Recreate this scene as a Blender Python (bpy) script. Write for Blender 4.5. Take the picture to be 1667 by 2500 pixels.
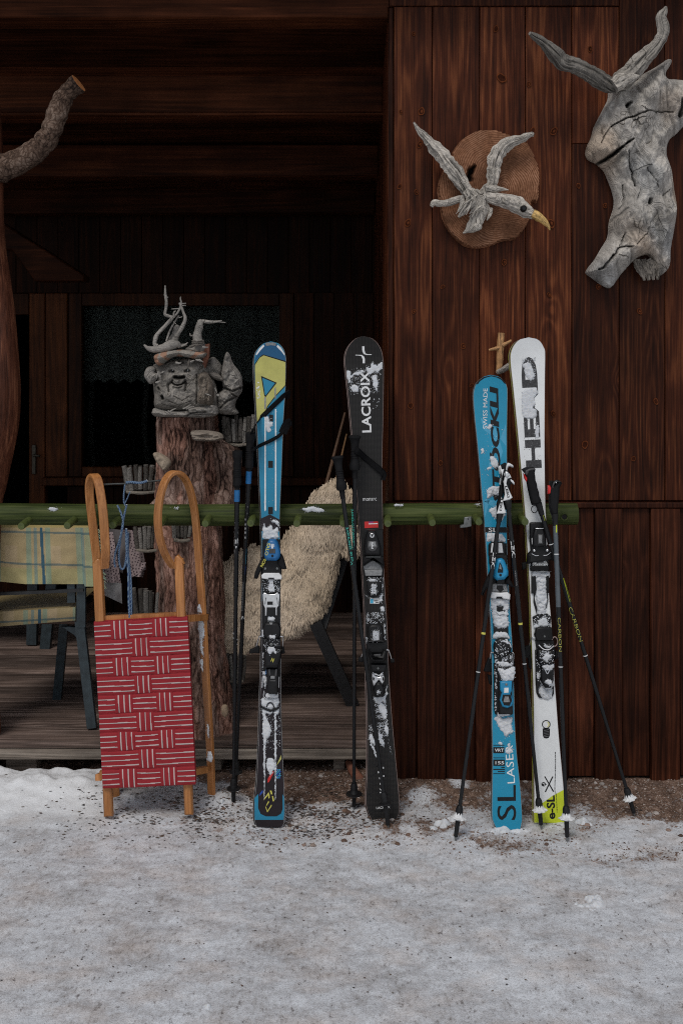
import bpy, math, random
import numpy as np
from mathutils import Vector, Matrix, noise
from mathutils.geometry import delaunay_2d_cdt
random.seed(11)
RNG = np.random.default_rng(5)
SC = bpy.context.scene
for _o in list(bpy.data.objects):
    bpy.data.objects.remove(_o)

# ------------------------------------------------------------------ camera, sky, sun, exposure
F, D, CH, CX, HY = 2592.0, 3.6, 1.597, 850.0, 870.0     # focal (px of a 1667x2500 frame), distance, eye height, vanishing point
cam_d = bpy.data.cameras.new('camera'); cam = bpy.data.objects.new('camera', cam_d)
SC.collection.objects.link(cam); SC.camera = cam
cam.location = (0, -D, CH); cam.rotation_euler = (math.radians(90), 0, 0)
cam_d.sensor_fit = 'VERTICAL'; cam_d.sensor_height = 36.0; cam_d.lens = F / 2500 * 36
cam_d.shift_x = -(CX - 833.5) / 2500; cam_d.shift_y = -(1250 - HY) / 2500
cam_d.clip_start = 0.05; cam_d.clip_end = 500
SUN_EL, SUN_AZ = math.radians(55), math.radians(-24)
W = bpy.data.worlds.new('World'); SC.world = W; W.use_nodes = True
wn = W.node_tree; wn.nodes.clear()
wo = wn.nodes.new('ShaderNodeOutputWorld'); wb = wn.nodes.new('ShaderNodeBackground')
ws = wn.nodes.new('ShaderNodeTexSky'); wh = wn.nodes.new('ShaderNodeHueSaturation')
ws.sky_type = 'NISHITA'; ws.sun_disc = False; ws.sun_elevation = SUN_EL; ws.sun_rotation = math.radians(180) + SUN_AZ
wh.inputs['Saturation'].default_value = 0.35
wb.inputs['Strength'].default_value = 0.10
wn.links.new(ws.outputs[0], wh.inputs['Color']); wn.links.new(wh.outputs[0], wb.inputs[0]); wn.links.new(wb.outputs[0], wo.inputs[0])
sd = bpy.data.lights.new('sun', 'SUN'); so = bpy.data.objects.new('sun', sd); SC.collection.objects.link(so)
sd.energy = 1.5; sd.angle = math.radians(20); sd.color = (1.0, 0.95, 0.88)
sdir = Vector((math.sin(SUN_AZ) * math.cos(SUN_EL), -math.cos(SUN_AZ) * math.cos(SUN_EL), math.sin(SUN_EL)))
so.rotation_euler = sdir.to_track_quat('Z', 'Y').to_euler(); so.location = (0, -3, 6)
SC.view_settings.view_transform = 'Standard'; SC.view_settings.look = 'None'
SC.view_settings.exposure = -0.08; SC.view_settings.gamma = 1.0; SC.view_settings.use_curve_mapping = False
SC.render.resolution_x = 682; SC.render.resolution_y = 1024
SC.render.engine = 'CYCLES'
SC.cycles.use_denoising = False; SC.cycles.filter_width = 1.1; SC.cycles.max_bounces = 6; SC.cycles.diffuse_bounces = 3; SC.cycles.transparent_max_bounces = 8

# ------------------------------------------------------------------ helpers
CAM = Vector((0, -D, CH))
def P(px, py, Y):
    d = D + Y
    return Vector(((px - CX) / F * d, Y, CH - (py - HY) / F * d))
def G(px, py, z=0.0):
    d = F * (CH - z) / (py - HY)
    return Vector(((px - CX) / F * d, d - D, z))
def K(ox, oy, s):
    def f(*a):
        return [(ox + a[i] / s, oy + a[i + 1] / s) for i in range(0, len(a), 2)]
    return f
SRC = K(0, 0, 1.0)
def rect(x0, y0, x1, y1): return (x0, y0, x1, y0, x1, y1, x0, y1)
def circ(cx, cy, r, n=20, ry=None):
    ry = ry or r; o = []
    for i in range(n):
        a = 2 * math.pi * i / n; o += [cx + r * math.cos(a), cy + ry * math.sin(a)]
    return tuple(o)
def cr(pts, k=6, closed=False):
    """Catmull-Rom through a list of tuples / Vectors"""
    p = [np.array(q, float) for q in pts]; n = len(p); out = []
    rng = range(n) if closed else range(n - 1)
    for i in rng:
        if closed: a, b, c, d = p[i - 1], p[i], p[(i + 1) % n], p[(i + 2) % n]
        else:
            b, c = p[i], p[i + 1]; a = p[i - 1] if i else 2 * b - c; d = p[i + 2] if i + 2 < n else 2 * c - b
        for j in range(k):
            t = j / k
            out.append(0.5 * ((2 * b) + (c - a) * t + (2 * a - 5 * b + 4 * c - d) * t * t + (3 * b - a - 3 * c + d) * t ** 3))
    if not closed: out.append(p[-1])
    return out
def interp_list(vals, n):
    return np.interp(np.linspace(0, 1, n), np.linspace(0, 1, len(vals)), vals)

class Fr:
    """a plane frame: U across, V along, N towards the viewer"""
    def __init__(s, O, U, V):
        s.O, s.V = Vector(O), Vector(V).normalized(); U = Vector(U)
        s.U = (U - s.V * U.dot(s.V)).normalized(); s.N = s.U.cross(s.V); s.bk = 0; s.bv = 1e9
    def loc(s, px, py, w=0.0):
        dr = Vector(((px - CX) / F, 1, -(py - HY) / F))
        t = (s.O + s.N * w - CAM).dot(s.N) / dr.dot(s.N)
        q = CAM + dr * t - s.O
        return q.dot(s.U), q.dot(s.V)
    def pt(s, u, v, w=0.0):
        if v > s.bv: w = w + s.bk * (v - s.bv) ** 2
        return s.O + s.U * u + s.V * v + s.N * w
    def px(s, px, py, w=0.0):
        u, v = s.loc(px, py, w); return s.pt(u, v, w)
def wallfr(Y, px=CX, py=HY): return Fr(P(px, py, Y), (1, 0, 0), (0, 0, 1))

MATS = {}
class MB:
    def __init__(s): s.v = []; s.f = []; s.c = []; s.m = []; s.mats = []
    def mi(s, name):
        if name not in s.mats: s.mats.append(name)
        return s.mats.index(name)
    def add(s, vs, fs, mat, col=None):
        b = len(s.v); s.v += [tuple(v) for v in vs]
        if col is None: s.c += [(1, 1, 1)] * len(vs)
        elif isinstance(col, tuple) and not isinstance(col[0], (tuple, list, np.ndarray)): s.c += [col] * len(vs)
        else: s.c += [tuple(c) for c in col]
        k = s.mi(mat)
        for f in fs: s.f.append(tuple(b + i for i in f)); s.m.append(k)
    def build(s, name, parent=None, smooth=40, origin=None):
        if not s.v: return None
        me = bpy.data.meshes.new(name)
        o = bpy.data.objects.new(name, me)
        off = Vector((0, 0, 0))
        if parent is not None:
            o.parent = parent; off = Vector(ROOTS.get(parent.name, (0, 0, 0))); ROOTS[o.name] = tuple(off)
        else:
            if origin is None:
                a = np.array(s.v); origin = ((a[:, 0].min() + a[:, 0].max()) / 2, (a[:, 1].min() + a[:, 1].max()) / 2, a[:, 2].min())
            off = Vector(origin); o.location = off; ROOTS[o.name] = tuple(off)
        a = np.array(s.v, float) - np.array(off)
        me.from_pydata(a.tolist(), [], s.f)
        for n in s.mats: me.materials.append(MATS[n])
        me.polygons.foreach_set('material_index', s.m)
        at = me.color_attributes.new('col', 'FLOAT_COLOR', 'POINT')
        cc = np.ones((len(s.v), 4)); cc[:, :3] = np.array(s.c)
        at.data.foreach_set('color', cc.ravel())
        if smooth:
            me.shade_smooth()
            try: me.set_sharp_from_angle(angle=math.radians(smooth))
            except Exception: pass
        me.update()
        SC.collection.objects.link(o)
        return o
ROOTS = {}
def tag(o, label=None, cat=None, group=None, kind=None):
    if label: o['label'] = label
    if cat: o['category'] = cat
    if group: o['group'] = group
    if kind: o['kind'] = kind
    return o
def empty(name, loc, label, cat, group=None):
    o = bpy.data.objects.new(name, None); SC.collection.objects.link(o); o.location = loc
    o.empty_display_size = 0.05; ROOTS[o.name] = tuple(loc)
    return tag(o, label, cat, group)

def area2(p): return sum(p[i][0] * p[(i + 1) % len(p)][1] - p[(i + 1) % len(p)][0] * p[i][1] for i in range(len(p)))
def inset(p, b):
    n = len(p); o = []
    for i in range(n):
        x0, y0 = p[i - 1]; x1, y1 = p[i]; x2, y2 = p[(i + 1) % n]
        a = Vector((x1 - x0, y1 - y0)); c = Vector((x2 - x1, y2 - y1))
        if a.length < 1e-9 or c.length < 1e-9: o.append((x1, y1)); continue
        a.normalize(); c.normalize()
        m = Vector((-a.y - c.y, a.x + c.x))
        if m.length < 1e-4: o.append((x1, y1)); continue
        m.normalize(); k = max(0.6, m.dot(Vector((-a.y, a.x))))
        o.append((x1 + m.x * b / k, y1 + m.y * b / k))
    return o
def prism(mb, fr, pts, w0, w1, mat, b=0.0, col=None, local=False, top=None):
    uv = list(pts) if local else [fr.loc(x, y, w1) for x, y in pts]
    if area2(uv) < 0: uv = uv[::-1]
    n = len(uv); rings = [[fr.pt(u, v, w0) for u, v in uv]]
    if b > 0:
        rings.append([fr.pt(u, v, w1 - b) for u, v in uv])
        i1 = inset(uv, b * .45); rings.append([fr.pt(u, v, w1 - b * .3) for u, v in i1])
        i2 = inset(uv, b * 1.1); rings.append([fr.pt(u, v, w1) for u, v in i2])
    else: rings.append([fr.pt(u, v, w1) for u, v in uv])
    vs = [q for r in rings for q in r]; fs = []
    for r in range(len(rings) - 1):
        for i in range(n):
            j = (i + 1) % n; fs.append((r * n + i, r * n + j, (r + 1) * n + j, (r + 1) * n + i))
    fs.append(tuple(range(n))[::-1])
    mb.add(vs, fs, mat, col)
    k = len(rings) - 1
    mb.add(rings[k], [tuple(range(n))], top or mat, col)
def box(mb, x0, x1, y0, y1, z0, z1, mat, b=0.0, col=None):
    fr = Fr((0, y0, 0), (1, 0, 0), (0, 0, 1))           # front face towards -Y
    prism(mb, fr, [(x0, z0), (x1, z0), (x1, z1), (x0, z1)], -(y1 - y0), 0.0, mat, b, col, local=True)
def bar(mb, a, c, wx, wd, mat, W=None, col=None, b=.003):
    """square bar from a to c; wx across (dir W), wd other way"""
    a, c = Vector(a), Vector(c); ax = (c - a).normalized()
    U = Vector(W) if W is not None else Vector((1, 0, 0))
    U = (U - ax * U.dot(ax)).normalized(); N = U.cross(ax)
    fr = Fr(a + N * (wd / 2), U, ax); L = (c - a).length
    prism(mb, fr, [(-wx / 2, 0), (wx / 2, 0), (wx / 2, L), (-wx / 2, L)], -wd, 0, mat, b, col, local=True)
def ptframes(path):
    p = [Vector(q) for q in path]; n = len(p); T = []
    for i in range(n):
        t = (p[min(i + 1, n - 1)] - p[max(i - 1, 0)])
        T.append(t.normalized() if t.length > 1e-9 else Vector((0, 0, 1)))
    ref = Vector((0, -1, 0)) if abs(T[0].y) < .9 else Vector((1, 0, 0))
    A = []; a = (ref - T[0] * ref.dot(T[0])).normalized()
    for i in range(n):
        a = a - T[i] * a.dot(T[i])
        a = a.normalized() if a.length > 1e-6 else T[i].orthogonal().normalized()
        A.append(a)
    return p, T, A
def tube(mb, path, rad, mat, n=10, col=None, caps=True, disp=None, colf=None, endmat=None, sq=1.0):
    p, T, A = ptframes(path); m = len(p)
    R = rad if hasattr(rad, '__len__') else [rad] * m
    vs = []; cs = []
    for i in range(m):
        B = T[i].cross(A[i])
        for k in range(n):
            t = 2 * math.pi * k / n; r = R[i]
            if disp: r *= 1 + disp(i / (m - 1), t, p[i])
            vs.append(p[i] + A[i] * (r * sq * math.cos(t)) + B * (r * math.sin(t)))
            if colf: cs.append(colf(i / (m - 1), t, p[i]))
    fs = [(i * n + k, i * n + (k + 1) % n, (i + 1) * n + (k + 1) % n, (i + 1) * n + k) for i in range(m - 1) for k in range(n)]
    mb.add(vs, fs, mat, cs if colf else col)
    if caps:
        mb.add(vs[:n], [tuple(range(n))[::-1]], mat, col)
        mb.add(vs[-n:], [tuple(range(n))], endmat or mat, None if endmat else col)
def lathe(mb, fr, prof, mat, n=16, col=None, u0=0.0, w0=0.0):
    """prof: (v, r) or (v, r, du) along the frame's V axis"""
    vs = []
    for q in prof:
        v, r = q[0], q[1]; du = q[2] if len(q) > 2 else 0
        for k in range(n):
            t = 2 * math.pi * k / n
            vs.append(fr.pt(u0 + du + r * math.cos(t), v, w0 + r * math.sin(t)))
    m = len(prof)
    fs = [(i * n + (k + 1) % n, i * n + k, (i + 1) * n + k, (i + 1) * n + (k + 1) % n) for i in range(m - 1) for k in range(n)]
    fs.append(tuple(range(n))); fs.append(tuple((m - 1) * n + k for k in range(n))[::-1])
    mb.add(vs, fs, mat, col)
def sweep(mb, path, wx, wt, Wd, mat, col=None, k=5):
    """rectangular bent strip along a path; wide side along Wd"""
    pts = [Vector(q) for q in cr([tuple(q) for q in path], k)]
    n = len(pts); vs = []
    for i in range(n):
        T = (pts[min(i + 1, n - 1)] - pts[max(i - 1, 0)]).normalized()
        w = Vector(Wd); w = (w - T * w.dot(T)).normalized(); q = w.cross(T)
        e = .003
        for a, c in ((-wx / 2 + e, -wt / 2), (wx / 2 - e, -wt / 2), (wx / 2, -wt / 2 + e), (wx / 2, wt / 2 - e), (wx / 2 - e, wt / 2), (-wx / 2 + e, wt / 2), (-wx / 2, wt / 2 - e), (-wx / 2, -wt / 2 + e)):
            vs.append(pts[i] + w * a + q * c)
    fs = [(i * 8 + j, i * 8 + (j + 1) % 8, (i + 1) * 8 + (j + 1) % 8, (i + 1) * 8 + j) for i in range(n - 1) for j in range(8)]
    fs += [tuple(range(8))[::-1], tuple((n - 1) * 8 + j for j in range(8))]
    mb.add(vs, fs, mat, col)
def ribbon(mb, path, width, Wd, mat, th=.0015, k=6):
    sweep(mb, path, width, th * 2, Wd, mat, k=k)

def pip(q, poly):
    x, y = q[:, 0], q[:, 1]; ins = np.zeros(len(q), bool); n = len(poly)
    for i in range(n):
        x1, y1 = poly[i]; x2, y2 = poly[(i + 1) % n]
        if y1 == y2: continue
        c = ((y1 > y) != (y2 > y)) & (x < (x2 - x1) * (y - y1) / (y2 - y1) + x1)
        ins ^= c
    return ins
def segdist(q, poly, closed=True):
    d = np.full(len(q), 1e9); n = len(poly)
    for i in range(n if closed else n - 1):
        a = np.array(poly[i]); b = np.array(poly[(i + 1) % n]); ab = b - a
        L = max(ab @ ab, 1e-14)
        t = np.clip(((q - a) @ ab) / L, 0, 1)
        d = np.minimum(d, np.hypot(*(q - (a + t[:, None] * ab)).T))
    return d
def resample(poly, res):
    o = []; n = len(poly)
    for i in range(n):
        a = np.array(poly[i], float); b = np.array(poly[(i + 1) % n], float)
        k = max(1, int(np.hypot(*(b - a)) / res + .5))
        for j in range(k): o.append(a + (b - a) * j / k)
    return o
def cdt(poly, res):
    """triangulate polygon with interior points -> verts(np), tris, n boundary"""
    poly = np.array(poly); lo, hi = poly.min(0), poly.max(0)
    gx = np.arange(lo[0], hi[0], res); gy = np.arange(lo[1], hi[1], res * .87)
    g = np.array([(x + (res / 2 if j % 2 else 0), y) for j, y in enumerate(gy) for x in gx]) if len(gx) and len(gy) else np.zeros((0, 2))
    if len(g):
        g = g + RNG.uniform(-.12, .12, g.shape) * res
        g = g[pip(g, poly)]
        if len(g): g = g[segdist(g, poly) > res * .45]
    allp = np.vstack([poly, g]) if len(g) else poly
    nb = len(poly)
    r = delaunay_2d_cdt([Vector(p) for p in allp], [(i, (i + 1) % nb) for i in range(nb)], [], 1, 1e-7)
    vs = np.array([tuple(v) for v in r[0]]); tris = [tuple(t) for t in r[2]]
    fs = []
    for t in tris:
        a = sum(vs[t[i]][0] * vs[t[(i + 1) % len(t)]][1] - vs[t[(i + 1) % len(t)]][0] * vs[t[i]][1] for i in range(len(t)))
        fs.append(t if a > 0 else t[::-1])
    return vs, fs
def fbm(x, y, z, sc, oc=3):
    return noise.fractal(Vector((x * sc, y * sc, z * sc)), 1.0, 2.1, oc)
def relief(mb, fr, pts, H, R, res, mat, w0=0.0, back=0.0, feats=(), namp=0.0, nsc=20.0, nst=(1, 1), smooth=True, col=(1, 1, 1), jit=0.0, local=False, colf=None, power=.5, seed=0.0, bumps=(), dispf=None):
    """a rounded solid with the given outline. feats: (polyline px, half width m, depth m, dark)  bumps: (px,py,r m,h m)"""
    if smooth: pts = [tuple(q) for q in cr(pts, 4, True)]
    uv = list(pts) if local else [fr.loc(x, y, w0) for x, y in pts]
    if area2(uv) < 0: uv = uv[::-1]
    uv = resample(uv, res)
    if jit:
        uv = [p + np.array((noise.noise(Vector((p[0] * 90 + seed, p[1] * 90, 3))), noise.noise(Vector((p[0] * 90, p[1] * 90 + seed, 9))))) * jit +
              np.array((noise.noise(Vector((p[0] * 320 + seed, p[1] * 320, 3))), noise.noise(Vector((p[0] * 320, p[1] * 320 + seed, 9))))) * jit * .6 for p in uv]
    vs, fs = cdt(uv, res)
    d = segdist(vs, uv); bd = d < 1e-6
    prof = np.maximum(0, 1 - (1 - np.minimum(d / R, 1)) ** 2) ** power
    h = H * prof; cf = np.ones(len(vs)); cmul = np.ones((len(vs), 3))
    if namp:
        nz = np.array([fbm(v[0] * nst[0] + seed, v[1] * nst[1], seed * .37, nsc, 4) for v in vs]); h = h + nz * namp * np.minimum(1, d / (R * .3 + 1e-9))
    if dispf: h = h + np.array([dispf(v[0], v[1]) for v in vs]) * np.minimum(1, d / (R * .15))
    for bx in bumps:
        bu = np.array(fr.loc(bx[0], bx[1], w0 + H)); q = np.hypot(*(vs - bu).T) / bx[2]
        h = h + bx[3] * np.maximum(0, 1 - q * q) ** 1.5
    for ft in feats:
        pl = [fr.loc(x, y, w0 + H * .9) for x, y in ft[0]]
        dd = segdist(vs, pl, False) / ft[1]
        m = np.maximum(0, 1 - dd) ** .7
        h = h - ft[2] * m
        if len(ft) > 3: cf = cf * (1 - ft[3] * np.minimum(1, m * 1.6))  # grooves also darkened in vertex colour, painting in the shade inside them
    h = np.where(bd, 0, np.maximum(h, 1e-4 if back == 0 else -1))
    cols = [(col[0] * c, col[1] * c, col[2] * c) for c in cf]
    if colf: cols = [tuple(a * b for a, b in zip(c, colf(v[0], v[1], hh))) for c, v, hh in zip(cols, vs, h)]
    mb.add([fr.pt(v[0], v[1], w0 + hh) for v, hh in zip(vs, h)], fs, mat, cols)
    hb = np.where(bd, 0, -back * prof)
    mb.add([fr.pt(v[0], v[1], w0 + hh) for v, hh in zip(vs, hb)], [f[::-1] for f in fs], mat, cols)
    return vs, h
def sheet(mb, fr, pts, w, mat, res=.02, col=None, smooth=0):
    if smooth: pts = [tuple(q) for q in cr(pts, smooth, True)]
    uv = [fr.loc(x, y, w) for x, y in pts]
    if area2(uv) < 0: uv = uv[::-1]
    uv = resample(uv, res); vs, fs = cdt(uv, res)
    mb.add([fr.pt(v[0], v[1], w) for v in vs], fs, mat, col)
def snow(mb, fr, pts, w, h, res=.0035, seed=0, jit=.003):
    relief(mb, fr, pts, h * .6, max(h * 1.4, .004), res, 'snow', w0=w, namp=h * .4, nsc=120, jit=jit * 1.5, seed=seed + 1.3)
    uv = np.array([fr.loc(x, y, w) for x, y in pts]); ce = uv.mean(0); rg = np.random.default_rng(int(seed * 7 + 3) % 9973)
    for k in range(int(8 + 4 * len(pts))):
        i = rg.integers(len(uv)); p = uv[i] + (uv[(i + 1) % len(uv)] - uv[i]) * rg.random(); p = p + (p - ce) / (np.hypot(*(p - ce)) + 1e-6) * rg.exponential(.0022)
        s_ = .0009 * rg.uniform(.5, 1.5); t0 = rg.uniform(0, 6); q = [fr.pt(p[0] + s_ * math.cos(t0 + t), p[1] + s_ * math.sin(t0 + t), w) for t in (0, 1.3, 2.6, 3.9, 5.1)] + [fr.pt(p[0], p[1], w + s_ * .7)]
        mb.add(q, [(j, (j + 1) % 5, 5) for j in range(5)], 'snow')
def specks(mb, fr, pts, n, size, mat, w=0.0, seed=1, dens=None):
    uv = np.array([fr.loc(x, y, w) for x, y in pts]); lo, hi = uv.min(0), uv.max(0)
    rg = np.random.default_rng(seed); q = rg.uniform(lo, hi, (n * 3, 2)); q = q[pip(q, uv)]
    k = 0
    for p in q:
        if k >= n: break
        if noise.noise(Vector((p[0] * 70, p[1] * 70, seed))) + rg.uniform(-.45, .45) < .02: continue
        k += 1
        s = size * rg.uniform(.4, 1.4); a0 = rg.uniform(0, 6.28); m = 5; vs = []
        for i in range(m):
            t = a0 + 2 * math.pi * i / m; r = s * rg.uniform(.6, 1.2); vs.append(fr.pt(p[0] + r * math.cos(t), p[1] + r * math.sin(t) * 1.2, w))
        vs.append(fr.pt(p[0], p[1], w + s * .6))
        mb.add(vs, [(i, (i + 1) % m, m) for i in range(m)], mat)
def text(mb, fr, s, p0, p1, h, mat, w=.0007, off=0.0, shear=0.0, wrap=None, res=3, space=1.0):
    """lettering: baseline px p0 -> p1, cap height h px"""
    cu = bpy.data.curves.new('t', 'FONT'); cu.body = s; cu.size = 1; cu.offset = off; cu.resolution_u = res; cu.fill_mode = 'FRONT'; cu.space_character = space
    o = bpy.data.objects.new('t', cu); SC.collection.objects.link(o)
    dg = bpy.context.evaluated_depsgraph_get(); dg.update()
    me = bpy.data.meshes.new_from_object(o.evaluated_get(dg))
    vs = np.array([tuple(v.co) for v in me.vertices]); fs = [tuple(p.vertices) for p in me.polygons]
    bpy.data.objects.remove(o); bpy.data.curves.remove(cu); bpy.data.meshes.remove(me)
    x0, x1 = vs[:, 0].min(), vs[:, 0].max(); y1 = vs[:, 1].max() if s.upper() == s else vs[:, 1].max()
    y0 = min(0, 0) if s.upper() == s else 0.0
    X = (vs[:, 0] - x0) / (x1 - x0); Yv = (vs[:, 1] - y0) / (y1 - y0)
    dx, dy = p1[0] - p0[0], p1[1] - p0[1]; L = math.hypot(dx, dy); ux, uy = dy / L, -dx / L
    out = []
    for x, y in zip(X, Yv):
        a = p0[0] + dx * (x + shear * y * h / L) + ux * h * y; c = p0[1] + dy * (x + shear * y * h / L) + uy * h * y
        u, v = fr.loc(a, c, w); ww = w
        if wrap:
            uu = max(-wrap * .98, min(wrap * .98, u)); ww = math.sqrt(wrap * wrap - uu * uu) + w
        out.append(fr.pt(u, v, ww))
    ff = []
    for f in fs:
        a, b, c = [out[i] for i in f[:3]]
        ff.append(f if (b - a).cross(c - a).dot(fr.N) > 0 else f[::-1])
    mb.add(out, ff, mat)

def letters(root, *a, **k):
    mb = MB(); text(mb, *a, **k); return mb.build('lettering', root, smooth=0)

# ------------------------------------------------------------------ materials
def nmat(name):
    m = bpy.data.materials.new(name); m.use_nodes = True; nt = m.node_tree; nt.nodes.clear()
    out = nt.nodes.new('ShaderNodeOutputMaterial'); b = nt.nodes.new('ShaderNodeBsdfPrincipled')
    nt.links.new(b.outputs[0], out.inputs[0]); MATS[name] = m
    return m, nt, b, out
class NT:
    def __init__(s, nt): s.nt = nt
    def n(s, t, **kw):
        q = s.nt.nodes.new(t)
        for k, v in kw.items(): setattr(q, k, v)
        return q
    def l(s, a, b): s.nt.links.new(a, b)
    def math(s, op, a, b=None, c=None):
        q = s.n('ShaderNodeMath', operation=op)
        for i, x in enumerate((a, b, c)):
            if x is None: continue
            if isinstance(x, (int, float)): q.inputs[i].default_value = x
            else: s.l(x, q.inputs[i])
        return q.outputs[0]
    def mix(s, fac, a, b, mode='MIX'):
        q = s.n('ShaderNodeMix', data_type='RGBA', blend_type=mode)
        for i, x in ((0, fac), (6, a), (7, b)):
            if isinstance(x, (int, float)): q.inputs[i].default_value = x
            elif isinstance(x, tuple): q.inputs[i].default_value = (*x, 1)
            else: s.l(x, q.inputs[i])
        return q.outputs[2]
    def coords(s, scale=(1, 1, 1), off=None):
        tc = s.n('ShaderNodeTexCoord'); mp = s.n('ShaderNodeMapping'); mp.inputs['Scale'].default_value = scale
        v = tc.outputs['Object']
        if off is not None:
            ad = s.n('ShaderNodeVectorMath', operation='MULTIPLY_ADD'); s.l(off, ad.inputs[0]); ad.inputs[1].default_value = (13, 17, 9); s.l(v, ad.inputs[2]); v = ad.outputs[0]
        s.l(v, mp.inputs[0]); return mp.outputs[0]
    def noise(s, v, scale, detail=3, rough=.55, dist=0):
        q = s.n('ShaderNodeTexNoise'); s.l(v, q.inputs['Vector']); q.inputs['Scale'].default_value = scale
        q.inputs['Detail'].default_value = detail; q.inputs['Roughness'].default_value = rough; q.inputs['Distortion'].default_value = dist
        return q.outputs[0]
    def ramp(s, f, stops):
        q = s.n('ShaderNodeValToRGB'); s.l(f, q.inputs[0]); e = q.color_ramp.elements
        while len(e) < len(stops): e.new(.5)
        for i, (p, c) in enumerate(stops): e[i].position = p; e[i].color = (*c, 1)
        return q.outputs[0]
    def bump(s, h, strength, dist, bsdf):
        q = s.n('ShaderNodeBump'); q.inputs['Strength'].default_value = strength; q.inputs['Distance'].default_value = dist
        s.l(h, q.inputs['Height']); s.l(q.outputs[0], bsdf.inputs['Normal'])
    def attr(s):
        return s.n('ShaderNodeAttribute', attribute_name='col').outputs['Color']
def pm(name, base, rough=.5, metal=0.0, var=.15, vs=25, stretch=(1, 1, 1), bump=0.0, bs=300, bd=.001, spec=.5, sheen=0.0, rvar=.0, sss=0.0):
    m, nt, b, out = nmat(name); g = NT(nt)
    c = g.coords(stretch); nz = g.noise(c, vs, 4, .6)
    lo = tuple(x * (1 - var) for x in base); hi = tuple(min(1, x * (1 + var)) for x in base)
    colr = g.ramp(nz, [(.3, lo), (.7, hi)])
    colr = g.mix(1.0, g.attr(), colr, 'MULTIPLY')
    g.l(colr, b.inputs['Base Color']); b.inputs['Roughness'].default_value = rough; b.inputs['Metallic'].default_value = metal
    b.inputs['Specular IOR Level'].default_value = spec
    if rvar: g.l(g.math('ADD', g.math('MULTIPLY', g.noise(c, vs * 2.3, 3), rvar), rough - rvar / 2), b.inputs['Roughness'])
    if sheen: b.inputs['Sheen Weight'].default_value = sheen
    if sss:
        b.inputs['Subsurface Weight'].default_value = sss; b.inputs['Subsurface Radius'].default_value = (.01, .008, .006); b.inputs['Subsurface Scale'].default_value = .3
    if bump: g.bump(g.noise(c, bs, 4, .6), bump, bd, b)
    return m
def wood(name, dark, mid, light, axis='Z', ring=13.0, sc=7.0, rough=.5, knots=True, bump=.35, spec=.3, contrast=1.0, blot=.5, lo=.6, hi=1.45):
    m, nt, b, out = nmat(name); g = NT(nt)
    A = g.attr(); st = {'Z': (1, 1, .07), 'X': (.07, 1, 1), 'Y': (1, .07, 1)}[axis]
    kn = {'Z': (1, 0.05, .5), 'X': (.5, 0.05, 1), 'Y': (1, .5, 1)}[axis]
    c = g.coords(st, A); c2 = g.coords((1, 1, 1), A); ck = g.coords(kn, A)
    vo = g.n('ShaderNodeTexVoronoi'); g.l(ck, vo.inputs['Vector']); vo.inputs['Scale'].default_value = 4.3; vo.inputs['Randomness'].default_value = 1
    kd = vo.outputs['Distance']
    n1 = g.noise(c, sc, 1.5, .4)
    if knots: n1 = g.math('ADD', n1, g.math('MULTIPLY', g.math('POWER', 2.718, g.math('MULTIPLY', kd, -13.0)), .4))
    rg = g.math('POWER', g.math('ADD', g.math('MULTIPLY', g.math('SINE', g.math('MULTIPLY', n1, ring * 6.28)), .5), .5), 1.6)
    cf = g.coords(tuple(1 if x == 1 else .025 for x in st), A)
    fine = g.noise(cf, sc * 13, 4, .7)
    blt = g.noise(c2, 3.3, 4, .6); blt2 = g.noise(g.coords(tuple(1 if x == 1 else .10 for x in st), A), 14.0, 3, .6)
    val = g.math('ADD', g.math('MULTIPLY', rg, .20 * contrast), g.math('MULTIPLY', g.math('SUBTRACT', fine, .5), 1.35))
    val = g.math('ADD', val, g.math('MULTIPLY', g.math('SUBTRACT', blt2, .5), .75))
    val = g.math('ADD', val, .40)
    colr = g.ramp(val, [(.12, dark), (.5, mid), (.88, light)])
    if knots:
        kf = g.ramp(kd, [(.0, (.25, .25, .25)), (.032, (.5, .5, .5)), (.042, (1.7, 1.55, 1.4)), (.06, (1, 1, 1))])
        colr = g.mix(1.0, colr, kf, 'MULTIPLY')
    br = g.ramp(blt, [(.28, (1 - blot,) * 3), (.62, (1.15,) * 3)])
    colr = g.mix(1.0, colr, br, 'MULTIPLY')
    sp = g.n('ShaderNodeSeparateColor'); g.l(A, sp.inputs[0])
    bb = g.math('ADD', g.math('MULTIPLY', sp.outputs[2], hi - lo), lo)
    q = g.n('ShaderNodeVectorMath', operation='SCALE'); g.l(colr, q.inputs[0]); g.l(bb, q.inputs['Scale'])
    g.l(q.outputs[0], b.inputs['Base Color'])
    b.inputs['Specular IOR Level'].default_value = spec
    g.l(g.math('ADD', g.math('MULTIPLY', fine, .3), rough - .15), b.inputs['Roughness'])
    g.bump(g.math('ADD', g.math('MULTIPLY', rg, .4), fine), bump, .002, b)
    return m
def rc(): return (random.random(), random.random(), random.random())

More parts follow.
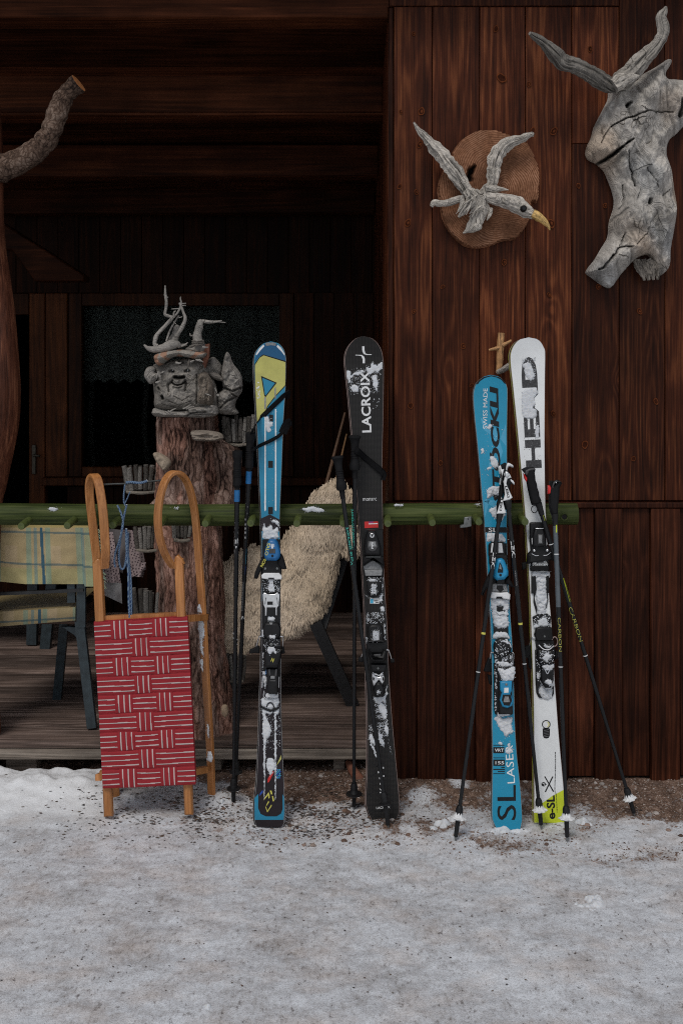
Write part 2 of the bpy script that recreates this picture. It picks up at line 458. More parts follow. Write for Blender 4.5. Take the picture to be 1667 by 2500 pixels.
wood('wall_wood', (.017, .0046, .0021), (.060, .0158, .0066), (.165, .053, .0205), blot=.42, ring=11, sc=11, spec=.10, bump=.25, lo=.55, hi=1.45)
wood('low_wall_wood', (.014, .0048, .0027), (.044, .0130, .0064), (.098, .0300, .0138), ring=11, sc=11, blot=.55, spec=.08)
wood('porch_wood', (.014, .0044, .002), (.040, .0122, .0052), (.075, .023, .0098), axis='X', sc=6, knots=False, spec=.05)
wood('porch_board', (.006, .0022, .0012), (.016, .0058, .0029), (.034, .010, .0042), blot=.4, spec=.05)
wood('frame_wood', (.016, .005, .002), (.048, .0155, .0055), (.085, .027, .009), knots=False, spec=.08)
wood('deck_wood', (.030, .021, .017), (.115, .080, .066), (.24, .18, .155), axis='X', sc=9, knots=False, bump=.8, rough=.75, contrast=1.2)
wood('edge_wood', (.06, .05, .04), (.18, .15, .125), (.3, .26, .22), axis='X', sc=12, knots=False, bump=.8, rough=.8)
wood('sled_wood', (.26, .100, .030), (.42, .175, .056), (.53, .245, .088), ring=5, sc=20, knots=False, rough=.35, spec=.45, bump=.08, blot=.15, lo=1, hi=1)
wood('log_bare', (.045, .016, .009), (.13, .043, .023), (.30, .12, .06), ring=8, sc=10, knots=False, bump=.9, lo=.95, hi=.95)
wood('rail_green', (.012, .019, .004), (.046, .064, .014), (.105, .120, .040), axis='X', ring=8, sc=12, knots=True, rough=.6, bump=.8, lo=.9, hi=.9, blot=.45, spec=.2)
pm('peg_green', (.080, .105, .024), .55, var=.35, vs=60, bump=.3)
def drift(name, base):
    m, nt, b, out = nmat(name); g = NT(nt); c = g.coords()
    wv = g.n('ShaderNodeTexNoise'); g.l(c, wv.inputs['Vector']); wv.inputs['Scale'].default_value = 5
    wc = g.n('ShaderNodeVectorMath', operation='MULTIPLY_ADD'); g.l(wv.outputs['Color'], wc.inputs[0]); wc.inputs[1].default_value = (.22, .22, .22); g.l(c, wc.inputs[2])
    ml = g.noise(c, 13, 5, .65); fn = g.noise(wc.outputs[0], 130, 4, .7); n3 = g.noise(wc.outputs[0], 7.5, 1, .4)
    ln = g.math('ADD', g.math('MULTIPLY', g.math('SINE', g.math('MULTIPLY', n3, 210.0)), .5), .5)
    mp = g.n('ShaderNodeMapping'); mp.inputs['Scale'].default_value = (1, 1, .45); mp.inputs['Rotation'].default_value = (.2, .5, .3); g.l(wc.outputs[0], mp.inputs[0])
    vo = g.n('ShaderNodeTexVoronoi', feature='DISTANCE_TO_EDGE'); g.l(mp.outputs[0], vo.inputs['Vector']); vo.inputs['Scale'].default_value = 24
    ck = g.math('MINIMUM', 1.0, g.math('ADD', g.math('MULTIPLY', vo.outputs[0], 16.0), g.math('MULTIPLY', g.math('MAXIMUM', 0.0, g.math('SUBTRACT', g.noise(c, 6, 2), .36)), 5.0)))
    m2 = g.n('ShaderNodeMapping'); m2.inputs['Scale'].default_value = (1, 1, .09); m2.inputs['Rotation'].default_value = (0, .25, 0); g.l(wc.outputs[0], m2.inputs[0]); fb = g.noise(m2.outputs[0], 150, 4, .75)
    v = g.math('ADD', g.math('ADD', g.math('MULTIPLY', ml, .60), g.math('MULTIPLY', fn, .22)), g.math('ADD', g.math('MULTIPLY', ln, .06), g.math('MULTIPLY', fb, .44)))
    colr = g.ramp(v, [(.40, tuple(x * .30 for x in base)), (.56, tuple(x * .78 for x in base)), (.78, tuple(x * 1.3 for x in base))])
    colr = g.mix(1.0, colr, g.ramp(ck, [(.0, (.22, .2, .18)), (.55, (1, 1, 1))]), 'MULTIPLY')
    g.l(g.mix(1.0, colr, g.attr(), 'MULTIPLY'), b.inputs['Base Color']); b.inputs['Roughness'].default_value = .9; b.inputs['Specular IOR Level'].default_value = .12
    g.bump(g.math('ADD', g.math('ADD', g.math('MULTIPLY', ck, .6), fn), g.math('MULTIPLY', ln, .25)), .9, .005, b)
drift('drift', (.278, .260, .238)); drift('drift_dark', (.13, .117, .104))
pm('fungus', (.30, .24, .18), .85, var=.35, vs=70, bump=.6, bs=200)
def bark(name, dark, mid, light, st=(1, 1, .22), sc=38, vor=1.0):
    m, nt, b, out = nmat(name); g = NT(nt); c0 = g.coords()
    wv = g.n('ShaderNodeTexNoise'); g.l(c0, wv.inputs['Vector']); wv.inputs['Scale'].default_value = 14; wv.inputs['Detail'].default_value = 3
    wc = g.n('ShaderNodeVectorMath', operation='MULTIPLY_ADD'); g.l(wv.outputs['Color'], wc.inputs[0]); wc.inputs[1].default_value = (.045, .045, .045); g.l(c0, wc.inputs[2])
    mp = g.n('ShaderNodeMapping'); mp.inputs['Scale'].default_value = st; g.l(wc.outputs[0], mp.inputs[0]); c = mp.outputs[0]
    vo = g.n('ShaderNodeTexVoronoi', feature='DISTANCE_TO_EDGE'); g.l(c, vo.inputs['Vector']); vo.inputs['Scale'].default_value = sc
    n1 = g.noise(c, sc * .8, 6, .72); n2 = g.noise(c0, 7, 4); n3 = g.noise(c, sc * 3, 3, .7)
    h = g.math('ADD', g.math('ADD', g.math('MULTIPLY', g.math('MINIMUM', vo.outputs[0], .2), vor), g.math('MULTIPLY', n1, .75)), g.math('MULTIPLY', n3, .30))
    colr = g.ramp(g.math('ADD', h, g.math('MULTIPLY', g.math('SUBTRACT', n2, .5), .6)), [(.42, dark), (.62, mid), (.88, light)])
    g.l(g.mix(1.0, colr, g.attr(), 'MULTIPLY'), b.inputs['Base Color']); b.inputs['Roughness'].default_value = .9; b.inputs['Specular IOR Level'].default_value = .12
    g.bump(h, 1.0, .016, b)
bark('trunk_bark', (.020, .011, .009), (.215, .135, .105), (.50, .365, .31), st=(1, 1, .16), sc=52, vor=.9)
bark('branch_bark', (.020, .013, .011), (.125, .080, .058), (.33, .245, .195), st=(1, 1, .7), sc=60, vor=.7)
pm('cut_orange', (.42, .16, .05), .7, var=.3, vs=50)
def rings(name):
    m, nt, b, out = nmat(name); g = NT(nt); tc = g.n('ShaderNodeTexCoord')
    nz = g.n('ShaderNodeTexNoise'); g.l(tc.outputs['Object'], nz.inputs['Vector']); nz.inputs['Scale'].default_value = 9; nz.inputs['Detail'].default_value = 2
    sub = g.n('ShaderNodeVectorMath', operation='MULTIPLY_ADD'); g.l(nz.outputs['Color'], sub.inputs[0]); sub.inputs[1].default_value = (.050, 0, .050); g.l(tc.outputs['Object'], sub.inputs[2])
    fl = g.n('ShaderNodeVectorMath', operation='MULTIPLY'); g.l(sub.outputs[0], fl.inputs[0]); fl.inputs[1].default_value = (1, 0, 1)
    ln = g.n('ShaderNodeVectorMath', operation='LENGTH'); g.l(fl.outputs[0], ln.inputs[0])
    s = g.math('ADD', g.math('MULTIPLY', g.math('SINE', g.math('MULTIPLY', ln.outputs['Value'], 830)), .5), .5)
    fine = g.noise(tc.outputs['Object'], 90, 4, .7); big = g.noise(tc.outputs['Object'], 11, 3)
    am = g.math('MULTIPLY', g.math('MAXIMUM', 0.0, g.math('SUBTRACT', g.noise(tc.outputs['Object'], 14, 3), .30)), 1.7)
    v = g.math('ADD', g.math('MULTIPLY', g.math('MULTIPLY', s, am), .62), g.math('MULTIPLY', fine, .62))
    colr = g.ramp(v, [(.25, (.12, .048, .022)), (.5, (.26, .118, .062)), (.75, (.38, .205, .13))])
    colr = g.mix(1.0, colr, g.ramp(big, [(.3, (.65, .65, .65)), (.65, (1.1, 1.1, 1.1))]), 'MULTIPLY')
    g.l(g.mix(1.0, colr, g.attr(), 'MULTIPLY'), b.inputs['Base Color']); b.inputs['Roughness'].default_value = .8; b.inputs['Specular IOR Level'].default_value = .2
    g.bump(v, .3, .0015, b)
rings('slab_wood')
pm('snow', (.60, .62, .65), .6, var=.08, vs=60, bump=.5, bs=400, bd=.002, spec=.3, sss=.25)
pm('black_plastic', (.008, .008, .009), .45, spec=.3, var=.4, vs=40, bump=.15, bs=500)
pm('black_rubber', (.006, .006, .007), .7, spec=.22, var=.4, vs=50, bump=.4, bs=700)
pm('dark_grey', (.05, .05, .052), .5, var=.3, vs=60)
pm('mid_grey', (.22, .225, .23), .55, var=.35, vs=120, bump=.3)
pm('white_plastic', (.72, .73, .74), .4, var=.12, vs=40)
pm('blue_plastic', (.012, .125, .33), .38, var=.15, vs=30)
pm('cyan_plastic', (.012, .235, .45), .38, var=.12, vs=30)
pm('metal', (.72, .73, .75), .28, metal=1.0, var=.15, vs=90, rvar=.2)
pm('steel_edge', (.5, .5, .5), .35, metal=.8, var=.2)
pm('top_blue', (.010, .20, .345), .34, var=.12, vs=8, rvar=.15)
pm('top_deep', (.006, .085, .20), .34, var=.12, vs=10)
pm('top_yellow', (.45, .43, .12), .36, var=.10, vs=25, rvar=.15)
pm('top_plum', (.015, .0105, .0135), .45, spec=.3, var=.3, vs=18)
pm('top_cyan', (.008, .25, .415), .3, var=.10, vs=6, rvar=.15)
pm('top_cyan_pale', (.06, .33, .52), .3, var=.1, vs=10)
pm('top_white', (.74, .76, .77), .34, var=.07, vs=8, rvar=.15)
pm('lime', (.52, .60, .02), .38, var=.08)
pm('ink', (.008, .008, .009), .5, spec=.3, var=.3, vs=50)
pm('ink_grey', (.035, .035, .037), .5, var=.7, vs=160)
pm('white_ink', (.72, .73, .74), .45, var=.15, vs=80)
pm('yellow_ink', (.60, .56, .10), .45, var=.1)
pm('red_ink', (.55, .02, .018), .42, var=.15)
pm('blue_ink', (.01, .07, .40), .4, var=.12)
pm('cyan_ink', (.05, .35, .55), .4, var=.15)
pm('teal_ink', (.06, .50, .40), .4, var=.1)
pm('edge_pink', (.30, .22, .20), .5, var=.2)
def weave_top(name):
    m, nt, b, out = nmat(name); g = NT(nt); c = g.coords()
    w1 = g.n('ShaderNodeTexWave', wave_type='BANDS', bands_direction='Z'); g.l(c, w1.inputs['Vector']); w1.inputs['Scale'].default_value = 75; w1.inputs['Distortion'].default_value = 1.0
    w2 = g.n('ShaderNodeTexWave', wave_type='BANDS', bands_direction='X'); g.l(c, w2.inputs['Vector']); w2.inputs['Scale'].default_value = 60; w2.inputs['Distortion'].default_value = 1.0
    v = g.math('MULTIPLY', w1.outputs['Fac'], w2.outputs['Fac']); nz = g.noise(c, 40, 4)
    g.l(g.ramp(g.math('ADD', v, g.math('MULTIPLY', nz, .4)), [(.2, (.006, .0055, .0055)), (.9, (.024, .022, .021))]), b.inputs['Base Color'])
    b.inputs['Roughness'].default_value = .5; b.inputs['Specular IOR Level'].default_value = .3
weave_top('top_black')
pm('shaft_black', (.007, .0075, .009), .35, var=.2, vs=40, spec=.35)
pm('shaft_grey', (.07, .085, .10), .35, var=.2, vs=40, spec=.6)
pm('strap', (.005, .005, .006), .85, spec=.15, var=.4, vs=200, bump=.5, bs=900)
pm('webbing', (1, 1, 1), .8, var=.14, vs=420, bump=.7, bs=1100, bd=.0008, spec=.2)
pm('cloth', (1, 1, 1), .9, var=.16, vs=260, bump=.5, bs=800, bd=.001, spec=.1, sheen=.2)
pm('fur', (1, 1, 1), .8, var=.2, vs=60, spec=.15)
pm('chair_paint', (.028, .042, .050), .5, var=.35, vs=40, bump=.2)
pm('chair_dark', (.020, .021, .023), .6, var=.3, vs=40)
pm('seat_brown', (.05, .022, .012), .7, var=.3)
pm('stick_brown', (.13, .07, .04), .7, var=.3, vs=80)
pm('stick_tan', (.26, .14, .06), .7, var=.3, vs=80)
pm('rope', (1, 1, 1), .8, var=.1, vs=300)
pm('steel_grey', (.20, .21, .21), .45, metal=.6, var=.3, vs=60)
pm('knot_rim', (.115, .033, .012), .8, var=.4, vs=80, spec=.05)
pm('knot_core', (.034, .0095, .0045), .8, var=.5, vs=80, spec=.05)
pm('beak', (.33, .215, .075), .55, var=.45, vs=60, bump=.4)
pm('stone', (1, 1, 1), .85, var=.3, vs=120, bump=.4, bs=500)
pm('chip', (1, 1, 1), .9, var=.3, vs=120)
pm('soil', (.17, .11, .08), .95, var=.4, vs=60, bump=.8, bs=160, bd=.01)
pm('black_void', (.004, .003, .003), .9, var=.2)
pm('lace', (.042, .044, .042), .9, var=.35, vs=120)
pm('root_red', (.16, .06, .035), .8, var=.4, vs=50, bump=.6)
def glass(name):
    m = bpy.data.materials.new(name); m.use_nodes = True; nt = m.node_tree; nt.nodes.clear(); g = NT(nt); MATS[name] = m
    out = g.n('ShaderNodeOutputMaterial'); tr = g.n('ShaderNodeBsdfTransparent'); gl = g.n('ShaderNodeBsdfGlossy'); mx = g.n('ShaderNodeMixShader'); lw = g.n('ShaderNodeLayerWeight')
    gl.inputs['Roughness'].default_value = .03; tr.inputs[0].default_value = (.82, .85, .84, 1)
    g.l(g.math('MULTIPLY', g.math('POWER', lw.outputs['Facing'], 4.0), .7), mx.inputs[0]); g.l(tr.outputs[0], mx.inputs[1]); g.l(gl.outputs[0], mx.inputs[2]); g.l(mx.outputs[0], out.inputs[0])
glass('glass')
def ground_mat():
    m, nt, b, out = nmat('snow_ground'); g = NT(nt); c = g.coords(); A = g.attr()
    sp = g.n('ShaderNodeSeparateColor'); g.l(A, sp.inputs[0])
    n1 = g.noise(c, 3.0, 6, .65); n2 = g.noise(c, 26, 5, .7); n3 = g.noise(g.coords((1, .45, 1)), 90, 4, .7); n4 = g.noise(c, 240, 3, .7)
    cs = g.coords((1, 1.0, 1)); n5 = g.noise(cs, 7.5, 4, .6, .5)
    n6 = g.noise(g.coords((1, 1.5, 1)), 14, 5, .62, .8)
    icev = g.math('ADD', g.math('ADD', g.math('MULTIPLY', n1, .36), g.math('MULTIPLY', n2, .22)), g.math('ADD', g.math('MULTIPLY', n3, .30), g.math('MULTIPLY', g.math('ADD', n5, n6), .25)))
    icecol = g.ramp(icev, [(.49, (.24, .215, .205)), (.565, (.39, .385, .39)), (.645, (.52, .53, .555)), (.75, (.67, .70, .745))])
    dk = g.ramp(g.math('ADD', g.math('MULTIPLY', n3, .6), g.math('MULTIPLY', g.noise(c, 48, 4, .7), .5)), [(.40, (.34, .31, .30)), (.475, (1, 1, 1))])
    icecol = g.mix(.8, icecol, dk, 'MULTIPLY')
    wm = g.ramp(g.noise(g.coords((1, 1.4, 1)), 5.5, 4, .6), [(.46, (1, 1, 1)), (.70, (.95, .87, .81))]); icecol = g.mix(1.0, icecol, wm, 'MULTIPLY')
    fg_ = g.ramp(n4, [(.36, (.50, .49, .48)), (.50, (1.05, 1.05, 1.06))]); icecol = g.mix(.55, icecol, fg_, 'MULTIPLY')
    pure = g.ramp(g.math('ADD', g.math('MULTIPLY', n2, .5), g.math('MULTIPLY', n4, .5)), [(.35, (.70, .72, .75)), (.6, (.83, .85, .88))])
    icecol = g.mix(sp.outputs[1], icecol, pure)
    dirt = g.ramp(g.math('ADD', g.math('MULTIPLY', n4, .5), g.math('MULTIPLY', n2, .5)), [(.36, (.030, .017, .011)), (.5, (.125, .078, .056)), (.63, (.34, .24, .19))])
    f = g.math('ADD', sp.outputs[0], g.math('MULTIPLY', g.math('SUBTRACT', g.math('ADD', g.math('MULTIPLY', n2, .6), g.math('MULTIPLY', n3, .4)), .5), 1.9))
    f = g.math('MINIMUM', 1.0, g.math('MAXIMUM', 0.0, g.math('MULTIPLY', g.math('SUBTRACT', f, .38), 4.0)))
    g.l(g.mix(f, icecol, dirt), b.inputs['Base Color'])
    b.inputs['Roughness'].default_value = .62; b.inputs['Specular IOR Level'].default_value = .3
    g.bump(g.math('ADD', g.math('ADD', n2, g.math('MULTIPLY', n3, .7)), g.math('MULTIPLY', n4, .35)), .55, .010, b)
ground_mat()

# ------------------------------------------------------------------ ground
def sstep(a, b, x):
    t = min(1, max(0, (x - a) / (b - a))); return t * t * (3 - 2 * t)
def pxof(x, Y, z=0.0): return CX + x / (D + Y) * F, HY + (CH - z) / (D + Y) * F
def gz(x, Y):
    z = .010 * fbm(x, Y, 0, 2.2, 4) + .0035 * fbm(x, Y * 1.3, 8, 6.5, 3) + .0035 * fbm(x, Y, 2, 17, 3) + .0016 * fbm(x, Y, 4, 60, 2)
    px, py = pxof(x, Y)
    m = sstep(500, 180, px + 60 * noise.noise(Vector((x * 5, Y * 5, 1)))) * sstep(.06, .30, Y)
    z += m * (.045 + .022 * noise.noise(Vector((x * 9, Y * 9, 5))) + .012 * noise.noise(Vector((x * 24, Y * 24, 5))))
    z -= .05 * m * sstep(.40, .47, Y)
    z += .03 * math.exp(-((px - 540) / 60) ** 2 - ((Y - .2) / .07) ** 2)
    z += .022 * sstep(.15, .36, Y) * sstep(850, 950, px)
    return z
def gdirt(x, Y):
    px, py = pxof(x, Y)
    n = noise.noise(Vector((x * 4, Y * 6, 7))) * .35 + noise.noise(Vector((x * 13, Y * 17, 7))) * .28
    a = sstep(880, 960, px) * sstep(2075, 1990, py + n * 130) * .78
    a = max(a, sstep(1020, 1200, px) * sstep(1580, 1380, px) * sstep(2105, 2055, py + n * 60) * .62)
    a = max(a, sstep(1350, 1480, px) * sstep(2140, 2080, py + n * 90) * .5)
    a = max(a, sstep(540, 600, px) * sstep(1985, 1925, py + n * 60) * .95)
    a = max(a, sstep(430, 520, px) * sstep(1935, 1890, py) * .9)
    bare = sstep(300, 420, px) * sstep(2085, 2020, py + n * 80) * sstep(960, 860, px)
    a = max(a, bare * .36)
    a = max(a, .95 * sstep(.41, .46, Y))
    for qx, qy, r in ((1290, 2020, 90), (1460, 2060, 70), (1180, 2000, 80), (1010, 1950, 60), (1620, 2040, 80), (1240, 1940, 60), (1120, 1915, 50), (1400, 1990, 70), (985, 1990, 60), (1530, 2030, 90), (1060, 1985, 40)):
        a -= .5 * math.exp(-(((px - qx) / r) ** 2 + ((py - qy) / (r * .35)) ** 2)) * (1 + n)
    pure = sstep(330, 200, px + n * 120) * sstep(2040, 1960, py + n * 80) * .95
    pure = max(pure, .8 * math.exp(-((px - 520) / 90) ** 2 - ((py - 1945) / 30) ** 2))
    return min(1, max(0, a)), pure
def axis(lo, hi, st, far):
    a = list(np.arange(lo, hi, st)); s = st * 2
    q = hi
    while q < far: a.append(q); q += s; s *= 1.5
    a.append(far); q = lo - st * 2; s = st * 2
    while q > -far: a.insert(0, q); q -= s; s *= 1.5
    a.insert(0, -far); return a
gx = axis(-1.35, 1.35, .0085, 150); gy = axis(-1.2, .56, .0085, 150)
mb = MB(); vs = []; cs = []
for Y in gy:
    for x in gx:
        near = abs(x) < 4 and -4 < Y < 3
        vs.append((x, Y, gz(x, Y) if near else .0)); d_, p_ = gdirt(x, Y) if near else (.2, 0); cs.append((d_, p_, 0))
n = len(gx)
mb.add(vs, [(j * n + i, j * n + i + 1, (j + 1) * n + i + 1, (j + 1) * n + i) for j in range(len(gy) - 1) for i in range(n - 1)], 'snow_ground', cs)
tag(mb.build('ground', smooth=180, origin=(0, 0, 0)), 'trampled dirty snow in front of the cabin', 'ground', kind='structure')

def stone(mb, x, Y, s, mat, col, flat=.6, seedr=random):
    z = gz(x, Y); m = 6; vs = []; a0 = seedr.uniform(0, 6)
    for lv, rr in ((-.3, .8), (.25, 1.0), (.7, .6)):
        for i in range(m):
            t = a0 + 2 * math.pi * i / m; r = s * rr * seedr.uniform(.7, 1.2)
            vs.append((x + r * math.cos(t), Y + r * math.sin(t) * .9, z + s * flat * lv))
    vs.append((x + s * seedr.uniform(-.2, .2), Y, z + s * flat * seedr.uniform(.8, 1.1)))
    fs = [(r * m + i, r * m + (i + 1) % m, (r + 1) * m + (i + 1) % m, (r + 1) * m + i) for r in range(2) for i in range(m)]
    fs += [(2 * m + i, 2 * m + (i + 1) % m, 3 * m) for i in range(m)]
    mb.add(vs, fs, mat, col)
rs = random.Random(3)
mb = MB(); k = 0
while k < 9500:
    px = rs.uniform(540, 1760); py = rs.uniform(1870, 2100); w = G(px, py)
    d_, p_ = gdirt(w.x, w.y)
    if w.y > .355 and px > 930: continue
    if w.y > .6: continue
    if rs.random() > d_ ** 1.3: continue
    s = rs.choice((.0012, .0016, .002, .0026, .0036)) * rs.uniform(.7, 1.4)
    if rs.random() < .02: s = rs.uniform(.006, .012)
    cf_ = rs.uniform(.6, 1.1); c = rs.choice(((.20, .125, .095), (.30, .21, .17), (.12, .07, .05), (.36, .28, .24), (.46, .41, .38), (.16, .095, .065)))
    stone(mb, w.x, w.y, s, 'stone', tuple(q * cf_ for q in c), flat=.8, seedr=rs); k += 1
tag(mb.build('gravel', smooth=50), 'brown gravel strewn along the foot of the cabin wall', 'gravel', kind='stuff')
mb = MB(); k = 0
while k < 2600:
    px = rs.gauss(560, 190); py = rs.gauss(1985, 32)
    if rs.random() < .35: px = rs.uniform(700, 980); py = rs.uniform(1905, 2040)
    if rs.random() < .10: px = rs.uniform(0, 1667); py = rs.uniform(1960, 2450)
    if not (-30 < px < 1690 and 1900 < py < 2480): continue
    w = G(px, py)
    if noise.noise(Vector((w.x * 9, w.y * 13, 2))) + rs.uniform(-.4, .5) < .1: continue
    s = rs.uniform(.0025, .008) * (.6 if py > 2060 else 1); z = gz(w.x, w.y) + .001; a = rs.uniform(-.6, .6); e = rs.uniform(.25, .6)
    vs = [(w.x + s * (math.cos(a) * i - math.sin(a) * j * e), w.y + s * (math.sin(a) * i + math.cos(a) * j * e), z + rs.uniform(.0002, .0025)) for i, j in ((-1, -.3), (0, -.9), (1, 0), (.3, .8), (-.7, .6))]
    c = rs.choice(((.05, .035, .028), (.085, .06, .045), (.035, .028, .025), (.16, .12, .09), (.11, .055, .035)))
    mb.add(vs, [(0, 1, 2, 3, 4)], 'chip', c); k += 1
tag(mb.build('bark_litter', smooth=0), 'dark chips of bark and grit scattered over the snow', 'litter', kind='stuff')
def lump(px, py, parts, label):
    mb = MB()
    for dx, dy, r, h in parts:
        w = G(px + dx, py + dy); fr = Fr((w.x, w.y, gz(w.x, w.y) - .004), (1, 0, 0), (0, 1, 0))
        relief(mb, fr, [(r * math.cos(t) * (1 + .25 * math.sin(3 * t + dx)), r * math.sin(t) * .9) for t in np.linspace(0, 6.283, 16)[:-1]], h, r * .8, r / 6, 'snow', local=True, namp=h * .35, nsc=38, seed=dx, jit=.004, power=.8)
    tag(mb.build('snow_lump', smooth=180), label, 'snow lump', 'lumps of snow lying on the ground')
lump(1445, 2200, ((8, 4, .022, .018), (-12, 10, .018, .010), (-28, 12, .013, .009), (-38, 8, .008, .008), (8, -6, .016, .022), (17, -2, .013, .017), (-6, -4, .018, .018), (-4, 20, .010, .007)), 'largest broken lump of fresh snow lying alone on the open ground')
lump(505, 2462, ((0, 0, .012, .012), (-10, 6, .007, .006)), 'small snow lump near the bottom edge of the picture')
lump(1420, 2008, ((0, 0, .024, .022), (18, 4, .014, .012)), 'smooth snow lump on gravel beside the white basket of the outermost pole')
lump(1080, 2015, ((0, 0, .030, .024), (24, -14, .018, .014), (-24, 10, .016, .01)), 'snow heap on gravel beside the cyan ski pole tip')
lump(1225, 2026, ((0, 0, .030, .016), (34, -4, .024, .014), (-24, 2, .018, .01), (62, -2, .016, .01)), 'packed snow heaped around the tail of the cyan ski')
lump(540, 1972, ((0, 0, .012, .014), (8, 8, .008, .008)), 'little ice chunk between the sled and the black blue poles')

# ------------------------------------------------------------------ the cabin
cabin = empty('cabin', (.5, .36, 0), 'dark red brown timber cabin with a deep shaded porch and a curtained window', 'cabin')
WY = .36
def X(px, Y=WY): return (px - CX) / F * (D + Y)
def Z(py, Y=WY): return CH - (py - HY) / F * (D + Y)
def vboards(mb, seams, Y, z0, z1, mat, th=.03, jit=.004, gap=.0014, bev=.002, x=True, z0j=0):
    for a, b in zip(seams[:-1], seams[1:]):
        o = random.uniform(0, jit); c = rc()
        box(mb, a + gap, b - gap, Y - o, Y + th, z0 + random.uniform(-z0j, z0j), z1, mat, bev, c)
mb = MB()
seams = [X(p) for p in (961, 1055, 1170, 1282, 1395)]
vboards(mb, seams, WY, Z(1222), Z(17), 'wall_wood')
vboards(mb, [X(p) for p in (1510, 1622, 1735, 1850, 1970)], WY, Z(1222), Z(-40), 'wall_wood')
vboards(mb, [X(1395), X(1510)], WY, Z(1222), Z(352), 'wall_wood'); vboards(mb, [X(1395), X(1510)], WY, Z(350), Z(17), 'wall_wood')
box(mb, X(961), 3.2, WY + .032, WY + .07, Z(1245), Z(-60), 'black_void')
box(mb, X(1970), 3.2, WY, WY + .03, Z(1222), Z(-60), 'wall_wood', .003, rc())
rk = random.Random(21)
def knots(mb, lst, Y):
    for kx, ky, kr in lst:
        el = rk.uniform(1.0, 1.5); rot = rk.uniform(-.5, .5); ph = rk.uniform(0, 6)
        def ring(s_): return [(kx + s_ * kr * (1 + .15 * math.sin(2 * t + ph)) * math.cos(t) + rot * s_ * kr * math.sin(t), ky + s_ * kr * el * math.sin(t) * (1 + .1 * math.sin(3 * t + ph))) for t in np.linspace(0, 6.283, 17)[:-1]]
        kf_ = wallfr(Y); sheet(mb, kf_, ring(1.0), .0006, 'knot_rim', .05); sheet(mb, kf_, ring(.74), .0010, 'knot_core', .05)
        if rk.random() < .6: sheet(mb, kf_, [(x + 1, y) for x, y in ring(.35)], .0014, 'knot_rim', .05)
KN = [(1009, 82, 5), (978, 273, 5), (1028, 272, 8), (1024, 352, 7), (975, 455, 6), (1016, 469, 5), (995, 544, 8), (1224, 190, 11), (1290, 205, 5), (1351, 320, 9), (1300, 318, 6), (1411, 453, 5), (1476, 502, 6), (1345, 545, 8), (1130, 845, 6), (1150, 940, 5), (1427, 1085, 8), (1002, 990, 7), (1080, 700, 5), (1460, 700, 6), (1560, 760, 7), (1600, 980, 6), (1340, 720, 5), (1230, 640, 6), (1210, 70, 6), (1440, 120, 6), (1010, 760, 5), (1545, 1120, 6), (1075, 1130, 5), (1350, 1010, 6)]
knots(mb, [q for q in KN], WY - .0042)
mb.build('upper_wall', cabin)
mb = MB(); box(mb, X(949) + .002, X(1510), WY - .006, WY + .03, Z(15), Z(-60), 'wall_wood', .004, (.3, .7, .1)); mb.build('top_trim', cabin)
mb = MB()
box(mb, X(949), X(961) - .002, WY + .006, WY + .07, Z(1920), Z(17), 'low_wall_wood', .002, (.2, .5, .2)); mb.build('corner_strip', cabin)
mb = MB()
for i, (a, b) in enumerate(zip((949, 1017, 1087, 1159, 1245, 1312, 1385, 1449, 1517, 1585, 1657, 1740, 1820), (1017, 1087, 1159, 1245, 1312, 1385, 1449, 1517, 1585, 1657, 1740, 1820, 1900))):
    o = .016 if i % 2 else .004
    box(mb, X(a) + .001, X(b) - .001, WY - o, WY + .03, Z(1905 + 18 * random.random() - (a > 1300) * 18), Z(1240), 'low_wall_wood', .003, rc())
box(mb, X(949) + .02, 3.2, WY + .032, WY + .07, -.1, Z(1246), 'black_void')
mb.build('lower_wall', cabin)
mb = MB(); box(mb, X(940), 3.2, WY - .020, WY + .02, Z(1239), Z(1225), 'low_wall_wood', .004, (.4, .1, .15)); mb.build('drip_ledge', cabin)
# side wall of the porch, back wall, ceiling
SX = X(949); BY = 2.5
mb = MB(); ys = np.arange(WY + .07, BY + .2, .19)
for a, b in zip(ys[:-1], ys[1:]):
    fr = Fr((SX, b, 0), (0, -1, 0), (0, 0, 1)); o = random.uniform(0, .004)
    fr.N = Vector((-1, 0, 0)); fr.U = Vector((0, -1, 0))
    prism(mb, fr, [(.002, 0), (b - a - .002, 0), (b - a - .002, 2.95), (.002, 2.95)], -.04, o, 'wall_wood', .003, rc(), local=True)
mb.build('side_wall', cabin)
def px_boards(mb, x0, x1, y0, y1, Y, wpx, mat, th=.03):
    n = max(1, round((x1 - x0) / wpx)); s = [X(x0 + (x1 - x0) * i / n, Y) for i in range(n + 1)]
    vboards(mb, s, Y, Z(y1, Y), Z(y0, Y), mat, th, .006)
mb = MB()
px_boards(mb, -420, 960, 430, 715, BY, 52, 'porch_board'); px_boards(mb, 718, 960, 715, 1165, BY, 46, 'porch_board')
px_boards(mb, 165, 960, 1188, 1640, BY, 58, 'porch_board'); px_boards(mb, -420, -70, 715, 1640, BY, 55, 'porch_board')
mb.build('back_wall', cabin)
